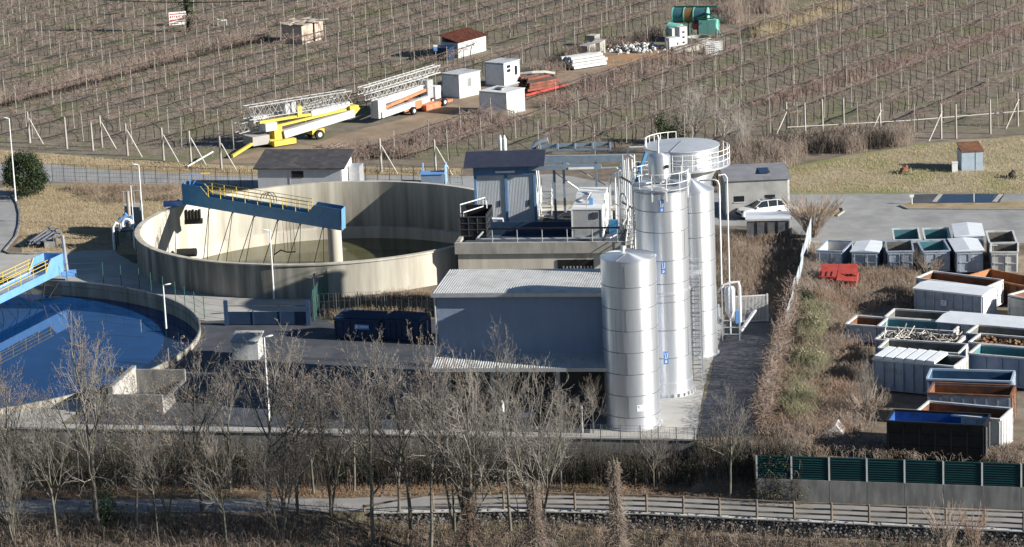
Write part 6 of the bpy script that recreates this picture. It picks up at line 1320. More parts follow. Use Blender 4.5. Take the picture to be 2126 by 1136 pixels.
def cages(lab, px, py, yaw, L_, W_, H, holes):
    p = g(px, py); ff = FR((p[0], p[1]), yaw); t = thing('white_module', lab, 'module', ff.p(L_/2, W_/2, 0), ff.a); mm = MB(); ff.box(mm, 0, L_, 0, W_, 0, H); mm.build('body', WHITED, t); mm = MB()
    for x, z, w_, h_ in holes: ff.box(mm, x, x+w_, -.02, 0, z, z+h_)
    mm.build('opening', BLACK, t)
cages('tall white module with three dark openings before the green plant', 1412, 98, 28, 1.0, 1.1, 2.3, [(.35, .4, .3, .2), (.35, 1.0, .3, .2), (.35, 1.6, .3, .2)])
cages('lower white module with one opening, left of the tall one', 1390, 104, 24, 1.35, 1.1, 1.35, [(1.0, .5, .15, .25)])
cages('rear white module in shade behind the lower one', 1396, 88, 24, 1.0, .9, 1.6, [(.4, .6, .2, .2)])
p = g(1452, 92); t = tag((lambda m_: (m_.lathe([(1.35, 0), (1.42, 0), (1.42, .75), (1.3, .75), (1.3, 0)], 40, (p[0], p[1]+.9, 0)), m_.build('concrete_ring', CONC, smooth=30))[1])(MB()), 'wide concrete ring lying under the green mixing plant', 'ring')
p = g(1466, 116); ff = FR((p[0], p[1]), 20); t = thing('wire_cage', 'white wire frame cages stacked right of the concrete ring', 'cage', ff.p(1, .6, 0), ff.a)
mm = MB()
for x in np.linspace(0, 2.0, 9): mm.tube(ff.p(x, 0, 0), ff.p(x, 0, 1.5), .025, n=4); mm.tube(ff.p(x, 1.1, 0), ff.p(x, 1.1, 1.5), .025, n=4)
for z in np.linspace(.05, 1.5, 7): mm.tube(ff.p(0, 0, z), ff.p(2, 0, z), .025, n=4); mm.tube(ff.p(2, 0, z), ff.p(2, 1.1, z), .025, n=4); mm.tube(ff.p(0, 1.1, z), ff.p(2, 1.1, z), .025, n=4)
mm.build('bars', WHITE, t); mm = MB(); ff.box(mm, 1.1, 1.95, .1, 1.0, .1, 1.3); mm.build('liner', WHITED, t)
a = g(1398, 112); b_ = g(1452, 104); mm = MB(); ff = FR((a[0], a[1]), math.degrees(math.atan2(*(b_-a)[[1, 0]]))); ff.box(mm, 0, np.linalg.norm(b_-a), 0, .5, 0, .75); tag(mm.build('low_wall', CONC), 'low pale concrete wall in front of the concrete ring', 'wall')
# green mixing plant
p0 = g(1412, 86); p1 = g(1497, 84); v = p1-p0; Lg = np.linalg.norm(v); ff = FR((p0[0], p0[1]+.8), math.degrees(math.atan2(v[1], v[0]))-8)
t = thing('mixing_plant', 'turquoise concrete mixing plant with big drum at the end of the dirt track', 'mixing plant', ff.p(Lg/2, 0, 0), ff.a)
mm = MB()
for x0, x1, m_ in ((-.9, .45, 0), (.45, 1.6, 1), (1.6, 3.2, 0)):
    mm.path([ff.p(x0, 1.2, 2.75), ff.p(x1-.02, 1.2, 2.75)], .88, 24, m_)
for x in (-.9, .45, 1.6, 3.2): mm.path([ff.p(x-.06, 1.2, 2.75), ff.p(x+.06, 1.2, 2.75)], .94, 24, 2)
mm.build('drum', [pm('drum_blue_green', (.035, .11, .125), (.06, .16, .17), 1.5, .5), pm('drum_brown', (.16, .09, .03), (.24, .14, .06), 1.5, .7), GREENP], t, smooth=40)
mm = MB(); ff.box(mm, 2.3, 4.3, .1, 1.9, .75, 2.3); mm.build('hopper', GREENP, t)
mm = MB(); ff.box(mm, -1.0, 4.2, 1.9, 2.1, 3.55, 3.75); mm.bar(ff.p(3.1, .2, 3.2), ff.p(5.1, .5, 2.2), .4, .12); mm.bar(ff.p(2.2, -.1, 2.6), ff.p(4.0, -.1, 3.2), .15); mm.bar(ff.p(2.2, -.1, 2.5), ff.p(4.2, -.1, 2.6), .12); mm.build('beam', GREEND, t)
for x, y in ((.6, .3), (1.3, .3), (2.0, .5), (4.2, .2), (3.2, .1), (.6, 2.0), (4.2, 2.0)):
    mm = MB(); ff.box(mm, x, x+.16, y, y+.16, 0, 2.1); mm.build('leg', GREENP if x != 2.0 else GREEND, t)
mm = MB(); mm.bar(ff.p(1.3, .2, 1.6), ff.p(2.1, .2, .1), .12); mm.bar(ff.p(4.3, .2, 1.4), ff.p(5.3, .0, .1), .14); mm.build('brace', GREENP, t)
mm = MB(); mm.path([ff.p(-1.3, .1, 1.35), ff.p(.2, -.3, 1.15)], .8, 24); mm.path([ff.p(.2, -.3, 1.15), ff.p(.75, -.45, 1.05)], [.8, .4], 24); mm.build('mixer_drum', GREENP, t, smooth=40)
mm = MB(); mm.path([ff.p(.74, -.45, 1.05), ff.p(.8, -.46, 1.05)], .38, 18); mm.build('drum_mouth', BLACK, t)
mm = MB(); ff.box(mm, 1.5, 2.1, .3, .9, 1.2, 1.9); mm.build('motor', REDP, t)
# ------------------------------------------------------------------ vegetation
def ground_at(px, py):
    z = 0.0
    p = g(px, py, z)
    for _ in range(8): z = ground_z(p[0], p[1]); p = g(px, py, z)
    return np.array([p[0], p[1], z])
def make_tree(seed, H=10., r0=.14, fork=.3, spread=.55, nb=15, leaders=1, twig=.0085, up=.1, dens=1.0):
    r = random.Random(seed); S0, S1 = [], []      # trunk / crown segments (p, q, r1, r2)
    def rv(): return Vector((r.gauss(0, 1), r.gauss(0, 1), r.gauss(0, 1)))
    def branch(p, d, L, rad, lev, out):
        k = (7, 5, 4, 3, 2)[lev]; pts = [Vector(p)]; d = Vector(d).normalized(); rs = [rad]; end = max(twig*.7, rad*(.25 if lev < 2 else .35))
        for i in range(k):
            d = (d+rv()*(.05, .12, .17, .2, .22)[lev]+Vector((0, 0, up*(.5 if lev == 0 else 1)))).normalized()
            pts.append(pts[-1]+d*L/k); rs.append(rad+(end-rad)*(i+1)/k)
        for i in range(k): out.append((pts[i], pts[i+1], rs[i], rs[i+1]))
        return pts, rs
    def at(pts, rs, t):
        x = t*(len(pts)-1); i = min(int(x), len(pts)-2); f = x-i; return pts[i].lerp(pts[i+1], f), (pts[i+1]-pts[i]).normalized(), rs[i]+(rs[i+1]-rs[i])*f
    def grow(pts, rs, L, lev, t0):
        if lev > 4: return
        n = (0, nb+2, 6, 5, 2)[lev]; n = max(2, int(n*dens*(1 if lev < 2 else min(1.2, .45+L/3.2))))
        for i in range(n):
            t = t0+(1-t0)*(i+r.random())/n; p, d, rr = at(pts, rs, min(t, .99))
            a = rv(); a = (a-d*a.dot(d)).normalized(); ang = (0, spread, .72, .75, .7)[lev]*r.uniform(.7, 1.25)
            dd = d*math.cos(ang)+a*math.sin(ang); LL = L*((0, .56, .5, .46, .42)[lev])*(1.15-.75*t if lev == 1 else r.uniform(.7, 1.15)*(1.1-.4*t))
            rad = max(twig*(1.5, 1.5, 1.3, 1.0, .8)[lev], min(rr*.62, .012*LL+.006)); 
            q, qs = branch(p, dd, LL, rad, lev, S0 if lev == 1 and rad > .05 else S1); grow(q, qs, LL, lev+1, .18)
    for l in range(leaders):
        d = Vector((0, 0, 1)) if leaders == 1 else (Vector((0, 0, 1))+Vector((math.cos(l*2.4+seed), math.sin(l*2.4+seed), 0))*.22)
        q, qs = branch((0, 0, -.2), d, H*(1 if l == 0 else .85), r0*(1 if l == 0 else .75), 0, S0); grow(q, qs, H, 1, fork)
    return S0, S1
def seg_arrays(S, n):
    P0 = [tuple(s[0]) for s in S]; P1 = [tuple(s[1]) for s in S]; return prisms(P0, P1, [s[2] for s in S], [s[3] for s in S], n)
def leaf_quads(C, size, seed=0):
    r = np.random.default_rng(seed); n = len(C); a = r.normal(0, 1, (n, 3)); a /= np.linalg.norm(a, axis=1, keepdims=True); b_ = r.normal(0, 1, (n, 3)); b_ = np.cross(a, b_); b_ /= np.linalg.norm(b_, axis=1, keepdims=True)
    s = r.uniform(.6, 1.3, (n, 1))*size; V = np.stack([C-a*s, C-b_*s*.55, C+a*s, C+b_*s*.55], 1).reshape(-1, 3); return V, np.arange(4*n).reshape(-1, 4)
TP = []; TOPZ = {}
SPEC = [dict(H=10, fork=.24, spread=.68, nb=14), dict(H=10, fork=.2, spread=.72, nb=14), dict(H=10, fork=.33, spread=.75, nb=13), dict(H=10, fork=.14, spread=.5, nb=9, leaders=3),
        dict(H=10, fork=.4, spread=.8, nb=12), dict(H=10, fork=.24, spread=.7, nb=12, leaders=2), dict(H=10, fork=.25, spread=.9, nb=15, up=.08), dict(H=10, fork=.3, spread=.66, nb=13)]
LF = [0, .5, .2, 0, 0, .8, .1, .1]
def tree_obj(k, label, loc, rz, s, group, mat=None, leafy=0):
    t = thing('bare_tree', label, 'tree', loc, rz, group); XF[t] = ((0, 0, 0), 0); S0, S1 = make_tree(100+k, **SPEC[k]); V, F = seg_arrays(S0, 7); npmesh('trunk', V, F, BARK, t, True)
    V, F = seg_arrays(S1, 3); npmesh('crown', V, F, mat or TWIG, t)
    if leafy:
        C = np.array([tuple(x[1]) for x in S1]); C = C[rng.random(len(C)) < leafy*.35]; V, F = leaf_quads(C, .055, k); npmesh('dead_leaves', V, F, LEAFB, t)
    TOPZ[k] = max(x[1].z for x in S0+S1); t.scale = (s*10.8/TOPZ[k],)*3; TP.append(t); return t
GT = 'bare trees along the river path'
TL = [  # picture base x, y, top y, prototype, label
 (205, 1106, 632, 0, 'tall bare tree with ivy clad foot below the path at the left, mossy twin trunk'),
 (420, 1062, 688, 1, 'bare tree with some dead leaves at the path edge left of the concrete tank trough'),
 (560, 1090, 655, 2, 'tall bare tree rising beside the white yard lamp'),
 (1116, 1122, 735, 3, 'broad many stemmed bare tree with creeper wrapped foot before the metal building'),
 (735, 1022, 762, 4, 'bare tree with clean forked trunk on the bank behind the path'),
 (687, 1070, 730, 5, 'leafy brown twin stemmed tree in front of the navy skips'),
 (1357, 1015, 868, 6, 'small umbrella shaped bare tree on the bank below the front silo'),
 (1516, 1022, 788, 7, 'pale bare tree with sunlit trunk beside the green barrier'),
 (28, 1080, 735, 1, 'dense bare tree at the left picture edge beside the path'),
 (-15, 1020, 690, 0, 'bare tree cut by the left picture edge behind the path'),
 (163, 1017, 700, 4, 'slim bare tree on the bank left of the ivy footed tree'),
 (120, 1128, 800, 7, 'thin leaning bare tree low at the left below the path'),
 (284, 1098, 775, 2, 'thin bare tree leaning right below the path at the left'),
 (350, 1082, 742, 5, 'brown leafy bare tree in front of the sunlit trough wall'),
 (478, 1020, 735, 0, 'bare tree on the bank between trough and white yard lamp'),
 (618, 1066, 705, 1, 'bare tree at the path edge right of the white yard lamp'),
 (652, 1026, 745, 6, 'spreading bare tree on the bank left of the navy skips'),
 (774, 1112, 668, 0, 'tall dark trunked bare tree below the path in front of the navy skips'),
 (828, 1064, 752, 7, 'slim bare tree where the timber fence begins'),
 (852, 1092, 690, 2, 'bare tree left of the metal building below the fence'),
 (895, 1130, 765, 4, 'thin dark bare tree low below the fence start'),
 (944, 1095, 672, 5, 'bare tree before the left corner of the metal building'),
 (977, 1122, 700, 3, 'creeper hung bare tree before the metal building canopy'),
 (1060, 1095, 655, 0, 'tall bare tree reaching over the canopy middle of the metal building'),
 (1165, 1022, 800, 1, 'low bare tree on the bank before the right end of the canopy'),
 (70, 1020, 770, 5, 'brown bare tree on the bank near the left edge'),
 (245, 1030, 800, 6, 'spreading bare tree on the bank before the basin apron'),
 (585, 1128, 850, 3, 'bushy bare tree low below the path left of the fence'),
 (1000, 1025, 790, 7, 'slim bare tree on the bank before the building pillars'),
 (330, 1130, 900, 4, 'small bare tree at the bottom edge left of centre'),
 (30, 1140, 880, 3, 'bushy bare tree in the bottom left corner'),
 (470, 1135, 870, 2, 'bare tree at the bottom edge below the grey path')]
first = {}
for px, py, pt, k, lab in TL:
    p = ground_at(px, py); q = pj(p); b0 = p.copy(); lo, hi = 1., 30.
    for _ in range(30):
        m_ = (lo+hi)/2
        if pj(b0+np.array([0, 0, m_]))[1] > pt: lo = m_
        else: hi = m_
    s = lo/10.8; rz = rng.uniform(0, 6.28)
    if k not in first: first[k] = tree_obj(k, lab, p, rz, s, GT, leafy=LF[k])
    else: s *= 10.8/TOPZ[k]; copy_thing(first[k], p, rz, (s*rng.uniform(.7, 1.0), s*rng.uniform(.7, 1.0), s), lab, GT)
# paler bare trees farther back
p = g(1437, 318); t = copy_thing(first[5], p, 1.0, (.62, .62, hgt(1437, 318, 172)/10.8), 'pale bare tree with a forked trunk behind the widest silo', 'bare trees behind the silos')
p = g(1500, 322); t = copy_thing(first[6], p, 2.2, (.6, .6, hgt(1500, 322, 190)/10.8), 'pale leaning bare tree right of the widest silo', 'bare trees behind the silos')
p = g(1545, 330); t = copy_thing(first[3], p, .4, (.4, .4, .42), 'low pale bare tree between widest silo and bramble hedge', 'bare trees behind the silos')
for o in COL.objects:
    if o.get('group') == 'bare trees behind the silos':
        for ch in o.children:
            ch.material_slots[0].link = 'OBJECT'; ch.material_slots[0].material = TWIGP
p = g(-20, 178); copy_thing(first[1], p, .4, (.9, .9, .95), 'dense grey bare tree at the upper left picture edge', 'bare trees in the vineyard')
p = g(1797, 868); copy_thing(first[3], p, 2.4, (.22, .22, .38), 'young pale bare tree beside the black container', 'young trees in the container yard')
p = g(1908, 572); copy_thing(first[3], p, 1.4, (.2, .2, .2), 'very small pale bare tree in front of the end-on containers', 'young trees in the container yard')
p = g(1232, 902); copy_thing(first[1], p, .6, (.3, .3, .33), 'reddish sapling at the left foot of the front silo', 'saplings')
# fan shaped shrub by the hut and dark ivy trunk at the top
def fan_shrub(name, label, cat, p, n, h, sp, r, mat, seed, rr=(.02, .008)):
    q = np.random.default_rng(seed); S0, S1, A, B_ = [], [], [], []
    for i in range(n):
        a = q.uniform(0, 2*np.pi); e = q.uniform(.3, 1.0); L = h*q.uniform(.6, 1.05); d = np.array([np.cos(a)*sp*e, np.sin(a)*sp*e, 1]); d /= np.linalg.norm(d); b_ = np.array([np.cos(a), np.sin(a), 0])*q.uniform(0, r)
        m = b_+d*L*.5+q.normal(0, .05, 3); e_ = m+(d+np.array([np.cos(a)*.25, np.sin(a)*.25, 0]))*L*.5+q.normal(0, .08, 3)
        S0 += [b_, m]; S1 += [m, e_]; A += [rr[0], rr[0]*.7]; B_ += [rr[0]*.7, rr[1]]
        for k in range(3): s_ = m+(e_-m)*q.uniform(0, .8); S0.append(s_); S1.append(s_+d*L*.22+q.normal(0, .14, 3)); A.append(rr[1]*1.2); B_.append(rr[1]*.8)
    V, F = prisms(S0, S1, A, B_, 3); o = npmesh(name, V+np.asarray(p), F, mat); return tag(o, label, cat)
fan_shrub('fan_shrub', 'fan shaped bare brown shrub at the end of the sheet fence beside the hut', 'shrub', g(1688, 492), 150, 3.8, .75, .35, CANEL, 3, (.026, .014))
fan_shrub('fan_shrub', 'pale dry shrub in front of the end-on containers', 'shrub', g(1930, 572), 60, 1.5, .8, .3, CANEL, 4, (.018, .01))
fan_shrub('fan_shrub', 'grey bare shrub below the young tree at the black container', 'shrub', g(1800, 872), 90, 2.2, .8, .6, CANEL, 5, (.02, .01))
fan_shrub('fan_shrub', 'grey spray of bare twigs at the bottom right over the fence', 'shrub', ground_at(1965, 1135), 70, 2.3, .5, .5, CANEL, 6, (.016, .008))
fan_shrub('fan_shrub', 'pinkish spray of bare twigs near the right bottom edge', 'shrub', ground_at(2020, 1132), 60, 2.2, .5, .4, TWIGR, 7, (.016, .008))
p = g(393, 66); t = thing('old_tree', 'dark ivy covered trunk at the top left', 'tree', p); mm = MB(); mm.path([p, p+np.array([.1, 0, 2.5]), p+np.array([-.4, 0, 5.5]), p+np.array([-1.2, 0, 8])], [.34, .32, .45, .3], 9); mm.path([p+np.array([-.2, 0, 4.2]), p+np.array([.9, 0, 6.2]), p+np.array([1.8, 0, 8])], [.3, .26, .2], 8); mm.build('trunk', VINEW, t)
C = np.concatenate([p+np.array([.05, 0, 0])+np.stack([rng.normal(0, .3, 900), rng.normal(0, .3, 900), rng.uniform(0, 5.5, 900)], -1), p+np.array([-.3, 0, 5.2])+rng.normal(0, 1, (700, 3))*np.array([.8, .6, 1.3])]); V, F = leaf_quads(C, .13, 5); npmesh('ivy', V, F, IVY, t)
# evergreen bush
p = g(55, 408); t = thing('evergreen_bush', 'dense dark evergreen bush beside the left road', 'bush', p); mm = MB(); mm.path([p, p+np.array([0, 0, 3.0])], [.14, .05], 7); mm.build('trunk', BARK, t)
C = []
for k in range(80):
    a = rng.uniform(0, 6.28); zz = rng.uniform(.3, 3.7); rr = 1.75*math.sqrt(max(.05, 1-((zz-1.75)/2.2)**2))*rng.uniform(.55, 1.0); C.append(p+np.array([rr*math.cos(a), rr*math.sin(a), zz])+rng.normal(0, 1, (210, 3))*np.array([.3, .3, .3]))
V, F = leaf_quads(np.concatenate(C), .085, 9); npmesh('foliage', V, F, LEAFG, t)
p = g(1392, 296); t = thing('evergreen_bush', 'small dark evergreen bush behind the widest silo', 'bush', p); C = [p+np.array([rng.normal(0, .9), rng.normal(0, .7), rng.uniform(.3, 2.3)])+rng.normal(0, .28, (130, 3)) for _ in range(22)]; V, F = leaf_quads(np.concatenate(C), .09, 10); npmesh('foliage', V, F, LEAFG, t)
# ---- masses nobody could count
def arcs(P, h0, h1, spread, r, mat, name, label, cat='brambles', segs=3, seed=0, zf=None, upright=.5):
    q = np.random.default_rng(seed); n = len(P); z = np.array([ground_z(x, y) for x, y in P]) if zf is None else np.full(n, zf)
    a = q.uniform(0, 2*np.pi, n); h = q.uniform(h0, h1, n); sp = q.uniform(.25, 1.0, n)*spread; A = []; B_ = []; RA = []; RB = []
    pts = [np.stack([P[:, 0], P[:, 1], z-.05], -1)]
    for i in range(1, segs+1):
        t_ = i/segs; rad = sp*t_**1.3; zz = h*np.sin(np.pi*(.5*t_ if upright > .8 else (upright+.25)*t_)); pts.append(np.stack([P[:, 0]+np.cos(a)*rad, P[:, 1]+np.sin(a)*rad, z+zz], -1)+q.normal(0, .04, (n, 3)))
    for i in range(segs): A.append(pts[i]); B_.append(pts[i+1]); RA.append(np.full(n, r*(1-.22*i))); RB.append(np.full(n, r*(1-.22*(i+1))))
    V, F = prisms(np.concatenate(A), np.concatenate(B_), np.concatenate(RA), np.concatenate(RB), 3); o = npmesh(name, V, F, mat); return tag(o, label, cat, kind='stuff')
def clumped(wp, n, k, sd, seed=0):
    c = sample(wp, k); i = rng.integers(0, k, n); return c[i]+rng.normal(0, sd, (n, 2))*rng.uniform(.3, 1.3, (n, 1))
def mixed(base, wp, n, k, sd, h0, h1, spread, r, mats, seed=0, **kw):
    for i, (m_, lab, fr) in enumerate(mats): arcs(clumped(wp, int(n*fr), max(3, int(k*fr)), sd), h0, h1, spread, r, m_, base, lab, seed=seed+i, **kw)
LANEKEEP = None
mixed('bramble_hedge', wpoly([(1600, 345), (1640, 330), (1760, 318), (1890, 300), (1890, 286), (1700, 292), (1590, 312)]), 5200, 90, .55, .6, 1.7, 1.2, .016, [(CANEL, 'brown bramble hedge between vineyard and meadow', .6), (VINEW, 'dark old canes inside the bramble hedge', .4)], 20)
mixed('thicket', wpoly([(1500, 60), (1560, 40), (1640, 10), (1720, -20), (1760, -80), (1500, -80), (1490, 0)]), 5200, 80, .9, 1.0, 2.8, 1.4, .02, [(CANEL, 'brown bramble thicket at the upper edge right of centre', .6), (CANE, 'purplish canes in the thicket at the upper edge', .4)], 24)
mixed('dry_reeds', wpoly([(1560, 60), (1700, 20), (1800, -30), (1820, -10), (1700, 50), (1560, 90)]), 2600, 50, .8, .5, 1.3, .8, .014, [(DRYG, 'straw coloured dry grass between thicket and vineyard', 1.)], 28)
mixed('brushwood', wpoly([(1500, 400), (1640, 350), (1600, 318), (1500, 320), (1480, 350)]), 2600, 50, .6, .8, 2.2, 1.2, .015, [(CANEL, 'tangled pale brushwood behind the grey hut', .7), (VINEW, 'dark twigs in the brushwood behind the grey hut', .3)], 30)
mixed('brown_weeds', wpoly([(1500, 505), (1665, 500), (1655, 560), (1625, 660), (1510, 640)]), 9000, 160, .6, .35, 1.1, .6, .012, [(DRYB, 'brown dead weeds right of the silos before the hut', .75), (CANEL, 'paler stalks in the brown weeds right of the silos', .25)], 34)
mixed('tank_weeds', wpoly([(690, 664), (905, 660), (935, 612), (700, 628)]), 6500, 120, .5, .25, .8, .45, .011, [(DRYB, 'brown dry weeds under the tank wall', .6), (DRYG, 'straw blades in the weeds under the tank wall', .28), (RUSTW, 'russet patches in the weeds under the tank wall', .12)], 38)
mixed('yard_brambles', wpoly([(1690, 585), (1760, 640), (1740, 700), (1800, 760), (1800, 850), (1760, 910), (1640, 940), (1610, 900), (1650, 760), (1680, 660)]), 13000, 170, .7, .35, 1.2, 1.1, .013, [(CANEL, 'brown brambles left of the containers', .5), (DRYB, 'dead weeds left of the containers', .35), (RUSTW, 'russet undergrowth left of the containers', .15)], 42)
mixed('barrier_weeds', wpoly([(1580, 940), (2130, 965), (2130, 935), (2060, 945), (1850, 940), (1700, 915)]), 5200, 110, .45, .25, .8, .8, .012, [(CANEL, 'dry brambles along the top of the green barrier', .6), (DRYB, 'brown weeds along the top of the green barrier', .4)], 46)
mixed('lot_weeds', wpoly([(1780, 560), (1900, 575), (1900, 640), (1780, 650), (1740, 600)]), 5200, 90, .5, .3, .9, .6, .011, [(DRYB, 'brown weeds between red skip and containers', .7), (CANEL, 'pale stalks between red skip and containers', .3)], 50)
mixed('yard_edge_weeds', wpoly([(1680, 520), (1700, 570), (1690, 640), (1650, 640), (1670, 540)]), 2200, 40, .5, .4, 1.2, .8, .013, [(CANEL, 'bare scrub at the foot of the sheet fence', 1.)], 53)
# fence with creeper between lane and container yard
fp = [(1683, 500), (1668, 560), (1652, 630), (1634, 700), (1614, 780), (1598, 850), (1584, 908)]
t = thing('sheet_fence', 'grey sheet panel fence running from the fan shaped shrub down to the barrier', 'fence', g(*fp[0])); P = [g(*p) for p in fp]
for i, (a, b_) in enumerate(zip(P[:-1], P[1:])):
    m_ = 3
    for k in range(m_ if i < 3 else 0):
        q0 = a+(b_-a)*k/m_; q1 = a+(b_-a)*(k+.97)/m_; mm = MB(); mm.extr([q0, q1, q1+np.array([.04, 0, 0]), q0+np.array([.04, 0, 0])], (rng.normal(.05, .06), 0, 2.0 if i < 3 else 1.7)); mm.build('panel', pm('fence_sheet', (.38, .42, .45), (.48, .52, .55), 1.5, .6), t)
    mm = MB(); mm.bar(a, a+np.array([0, 0, 2.1]), .08, .08); mm.build('post', GALV, t)
n = 5200; u = rng.uniform(0.33, 1, n); seg = np.minimum((u*6).astype(int), 5); fr = u*6-seg; Pa = np.array(P); base = Pa[seg]+(Pa[seg+1]-Pa[seg])*fr[:, None]; base[:, :2] += rng.normal(0, .28, (n, 2)); base[:, 2] = rng.uniform(0, 2.1, n)
e = base+rng.normal(0, .28, (n, 3))-np.array([0, 0, .12]); V, F = prisms(base, e, .02, .009, 3); tag(npmesh('creeper', V, F, TWIGR), 'russet dry creeper covering the lower part of the sheet fence', 'creeper', kind='stuff')
e2 = base[::2]+rng.normal(0, .35, (len(base[::2]), 3)); V, F = prisms(base[::2], e2, .016, .008, 3); tag(npmesh('creeper_stems', V, F, CANEL), 'grey brown creeper stems on the sheet fence', 'creeper', kind='stuff')
# small green bushes along the fence
for (px, py, sx, sz, n_, mt_, lab) in ((1668, 640, .75, 1.5, 2600, LEAFG, 'dark evergreen shrub at the bend of the sheet fence'), (1688, 700, .85, 1.7, 3000, LEAFP, 'pale green bush beside the sheet fence, upper one'), (1672, 770, .95, 1.6, 3000, LEAFP, 'pale green bush beside the sheet fence, middle one'), (1655, 850, .7, 1.2, 2000, LEAFP, 'grey green bush low on the sheet fence'), (1652, 885, .4, .7, 800, LEAFP, 'small green tuft before the barrier')):
    p = g(px, py); cl = [p+np.array([rng.normal(0, sx*.5), rng.normal(0, sx*.7), sz*rng.uniform(.15, .95)])+rng.normal(0, .22, (n_//16, 3)) for _ in range(16)]; V, F = leaf_quads(np.concatenate(cl), .06, int(px)); o = npmesh('green_bush', V, F, mt_); tag(o, lab, 'bush')
for i, wp_ in enumerate(([(1672, 660), (1712, 650), (1716, 720), (1690, 740), (1668, 720)], [(1650, 735), (1700, 728), (1712, 800), (1690, 845), (1640, 830)], [(1640, 850), (1680, 840), (1672, 890), (1632, 890)])):
    arcs(clumped(wpoly(wp_), 1300, 18, .3), .5, 1.6, 1.2, .013, LEAFP, 'feathery_green', ('pale green feathery growth at the sheet fence, upper clump', 'pale green feathery growth at the sheet fence, middle clump', 'pale green feathery growth at the sheet fence, lower clump')[i], 'shrubs', seed=140+i)
# overgrown strips between the vineyard terraces
def strip(pts, wd, n, h0, h1, mat, name, label, seed):
    P = np.array([g(*p)[:2] for p in pts]); u = rng.uniform(0, len(P)-1, n); i = np.minimum(u.astype(int), len(P)-2); B_ = P[i]+(P[i+1]-P[i])*(u-i)[:, None]+rng.normal(0, wd, (n, 2)); arcs(B_, h0, h1, 1.0, .018, mat, name, label, 'brambles', 3, seed, 0.0)
strip([(-40, 226), (130, 185), (300, 140), (420, 106), (540, 82)], .9, 4200, .7, 1.7, CANEL, 'terrace_scrub', 'dry brown scrub strip crossing the upper left vineyard', 150)
strip([(-40, 232), (130, 191), (300, 146), (420, 112), (540, 88)], .5, 1500, .3, .7, VINEW, 'terrace_shade', 'dark stems set as the shadow edge of the scrub strip in the upper left vineyard', 151)  # dark stems added to draw the shadow along the scrub strip
strip([(660, 30), (800, -10), (900, -40)], .8, 1500, .6, 1.5, CANEL, 'terrace_scrub', 'dry brown scrub strip at the top centre of the vineyard', 152)
strip([(1590, 218), (1720, 180), (1860, 140), (2000, 96), (2140, 60)], .8, 3200, .4, 1.1, CANE, 'terrace_scrub', 'brown cane strip crossing the right vineyard', 153)
# bank, river side
def wxy(x0, x1, ya, yb, n): 
    x = rng.uniform(x0, x1, n); t_ = rng.uniform(0, 1, n); return np.array([(a, (ya(a)*(1-s)+yb(a)*s)) for a, s in zip(x, t_)])
mixb = lambda n, x0, x1, d0, d1: wxy(x0, x1, lambda a: PF(a)-d0, lambda a: PF(a)-d1, n)
for i, (mt_, nm, lab, n_, h0, h1, sp, r_) in enumerate(((CANEL, 'river_brambles', 'pale bramble canes covering the river bank below the path', 5200, .35, 1.3, 1.3, .013), (DRYB, 'river_weeds', 'brown dead weeds on the river bank', 4600, .25, .9, .8, .012), (RUSTW, 'river_russet', 'russet leaves and weeds on the river bank', 3200, .2, .6, .6, .014), (VINEW, 'river_stems', 'dark stems on the river bank', 9000, .4, 1.5, 1.2, .014))):
    arcs(mixb(n_, -36, 33, .7, 13), h0, h1, sp, r_, mt_, nm, lab, seed=60+i)
hb = wxy(-36, 17, lambda a: PB(a)+1.6, lambda a: WL(a)-.8, 9000); hb = hb[rng.random(len(hb)) < .8]
arcs(hb[:6400], .6, 1.9, .7, .014, VINEW, 'bank_scrub', 'dark scrub under the retaining wall', seed=70); arcs(hb[6400:], .4, 1.3, .9, .012, CANEL, 'bank_canes', 'brown canes under the retaining wall', seed=71)
C = np.array([(x, y, ground_z(x, y)) for x, y in wxy(-34, 17, lambda a: PB(a)+2.2, lambda a: WL(a)-1.0, 620)]); C = (C[:, None]+rng.normal(0, 1, (len(C), 60, 3))*np.array([.4, .35, .35])+np.array([0, 0, .5])).reshape(-1, 3); V, F = leaf_quads(C, .06, 72); tag(npmesh('ivy_cover', V, F, LEAFG), 'dark evergreen ground cover below the retaining wall', 'ivy', kind='stuff')
arcs(wxy(-36, 15, lambda a: PB(a)+.05, lambda a: PB(a)+2.0, 5000), .05, .22, .3, .014, LEAFB, 'leaf_litter', 'brown leaf litter along the back edge of the path', 'leaf litter', seed=73)
p = ground_at(222, 1085); C = p+np.concatenate([np.stack([rng.normal(0, .45, 1800), rng.normal(0, .4, 1800), np.abs(rng.normal(0, 1.1, 1800))], -1)]); V, F = leaf_quads(C, .07, 74); tag(npmesh('ivy_clump', V, F, IVY), 'dark green ivy clump at the foot of the tall left tree', 'ivy')
# creeper wrapped stub and creeper on tree feet
def shaggy(label, px, py, h, r_, n, mat, lean=0, name='creeper_stub'):
    p = ground_at(px, py); zz = rng.uniform(0, h, n)**1.0; a = rng.uniform(0, 6.28, n); rr = r_*(.6+.9*np.exp(-zz/1.1)+.25*np.sin(zz*2.3+px)); b_ = p+np.stack([rr*np.cos(a)+lean*zz, rr*np.sin(a), zz], -1); e = b_+np.stack([rng.normal(0, .2, n)*(1.5-zz/h)+.1*np.cos(a), rng.normal(0, .2, n)*(1.5-zz/h)+.1*np.sin(a), rng.normal(-.12, .3, n)], -1)
    t = thing(name, label, 'stump', p); mm = MB(); mm.path([p-np.array([0, 0, .3]), p+np.array([lean*h, 0, h])], [r_*.7, r_*.25], 8); mm.build('trunk', BARK, t); V, F = prisms(b_, e, .016, .008, 3); npmesh('creeper', V, F, mat, t)
shaggy('shaggy creeper wrapped dead trunk standing right of the broad tree', 1285, 1135, 5.2, .3, 1500, CANEL, -.03)
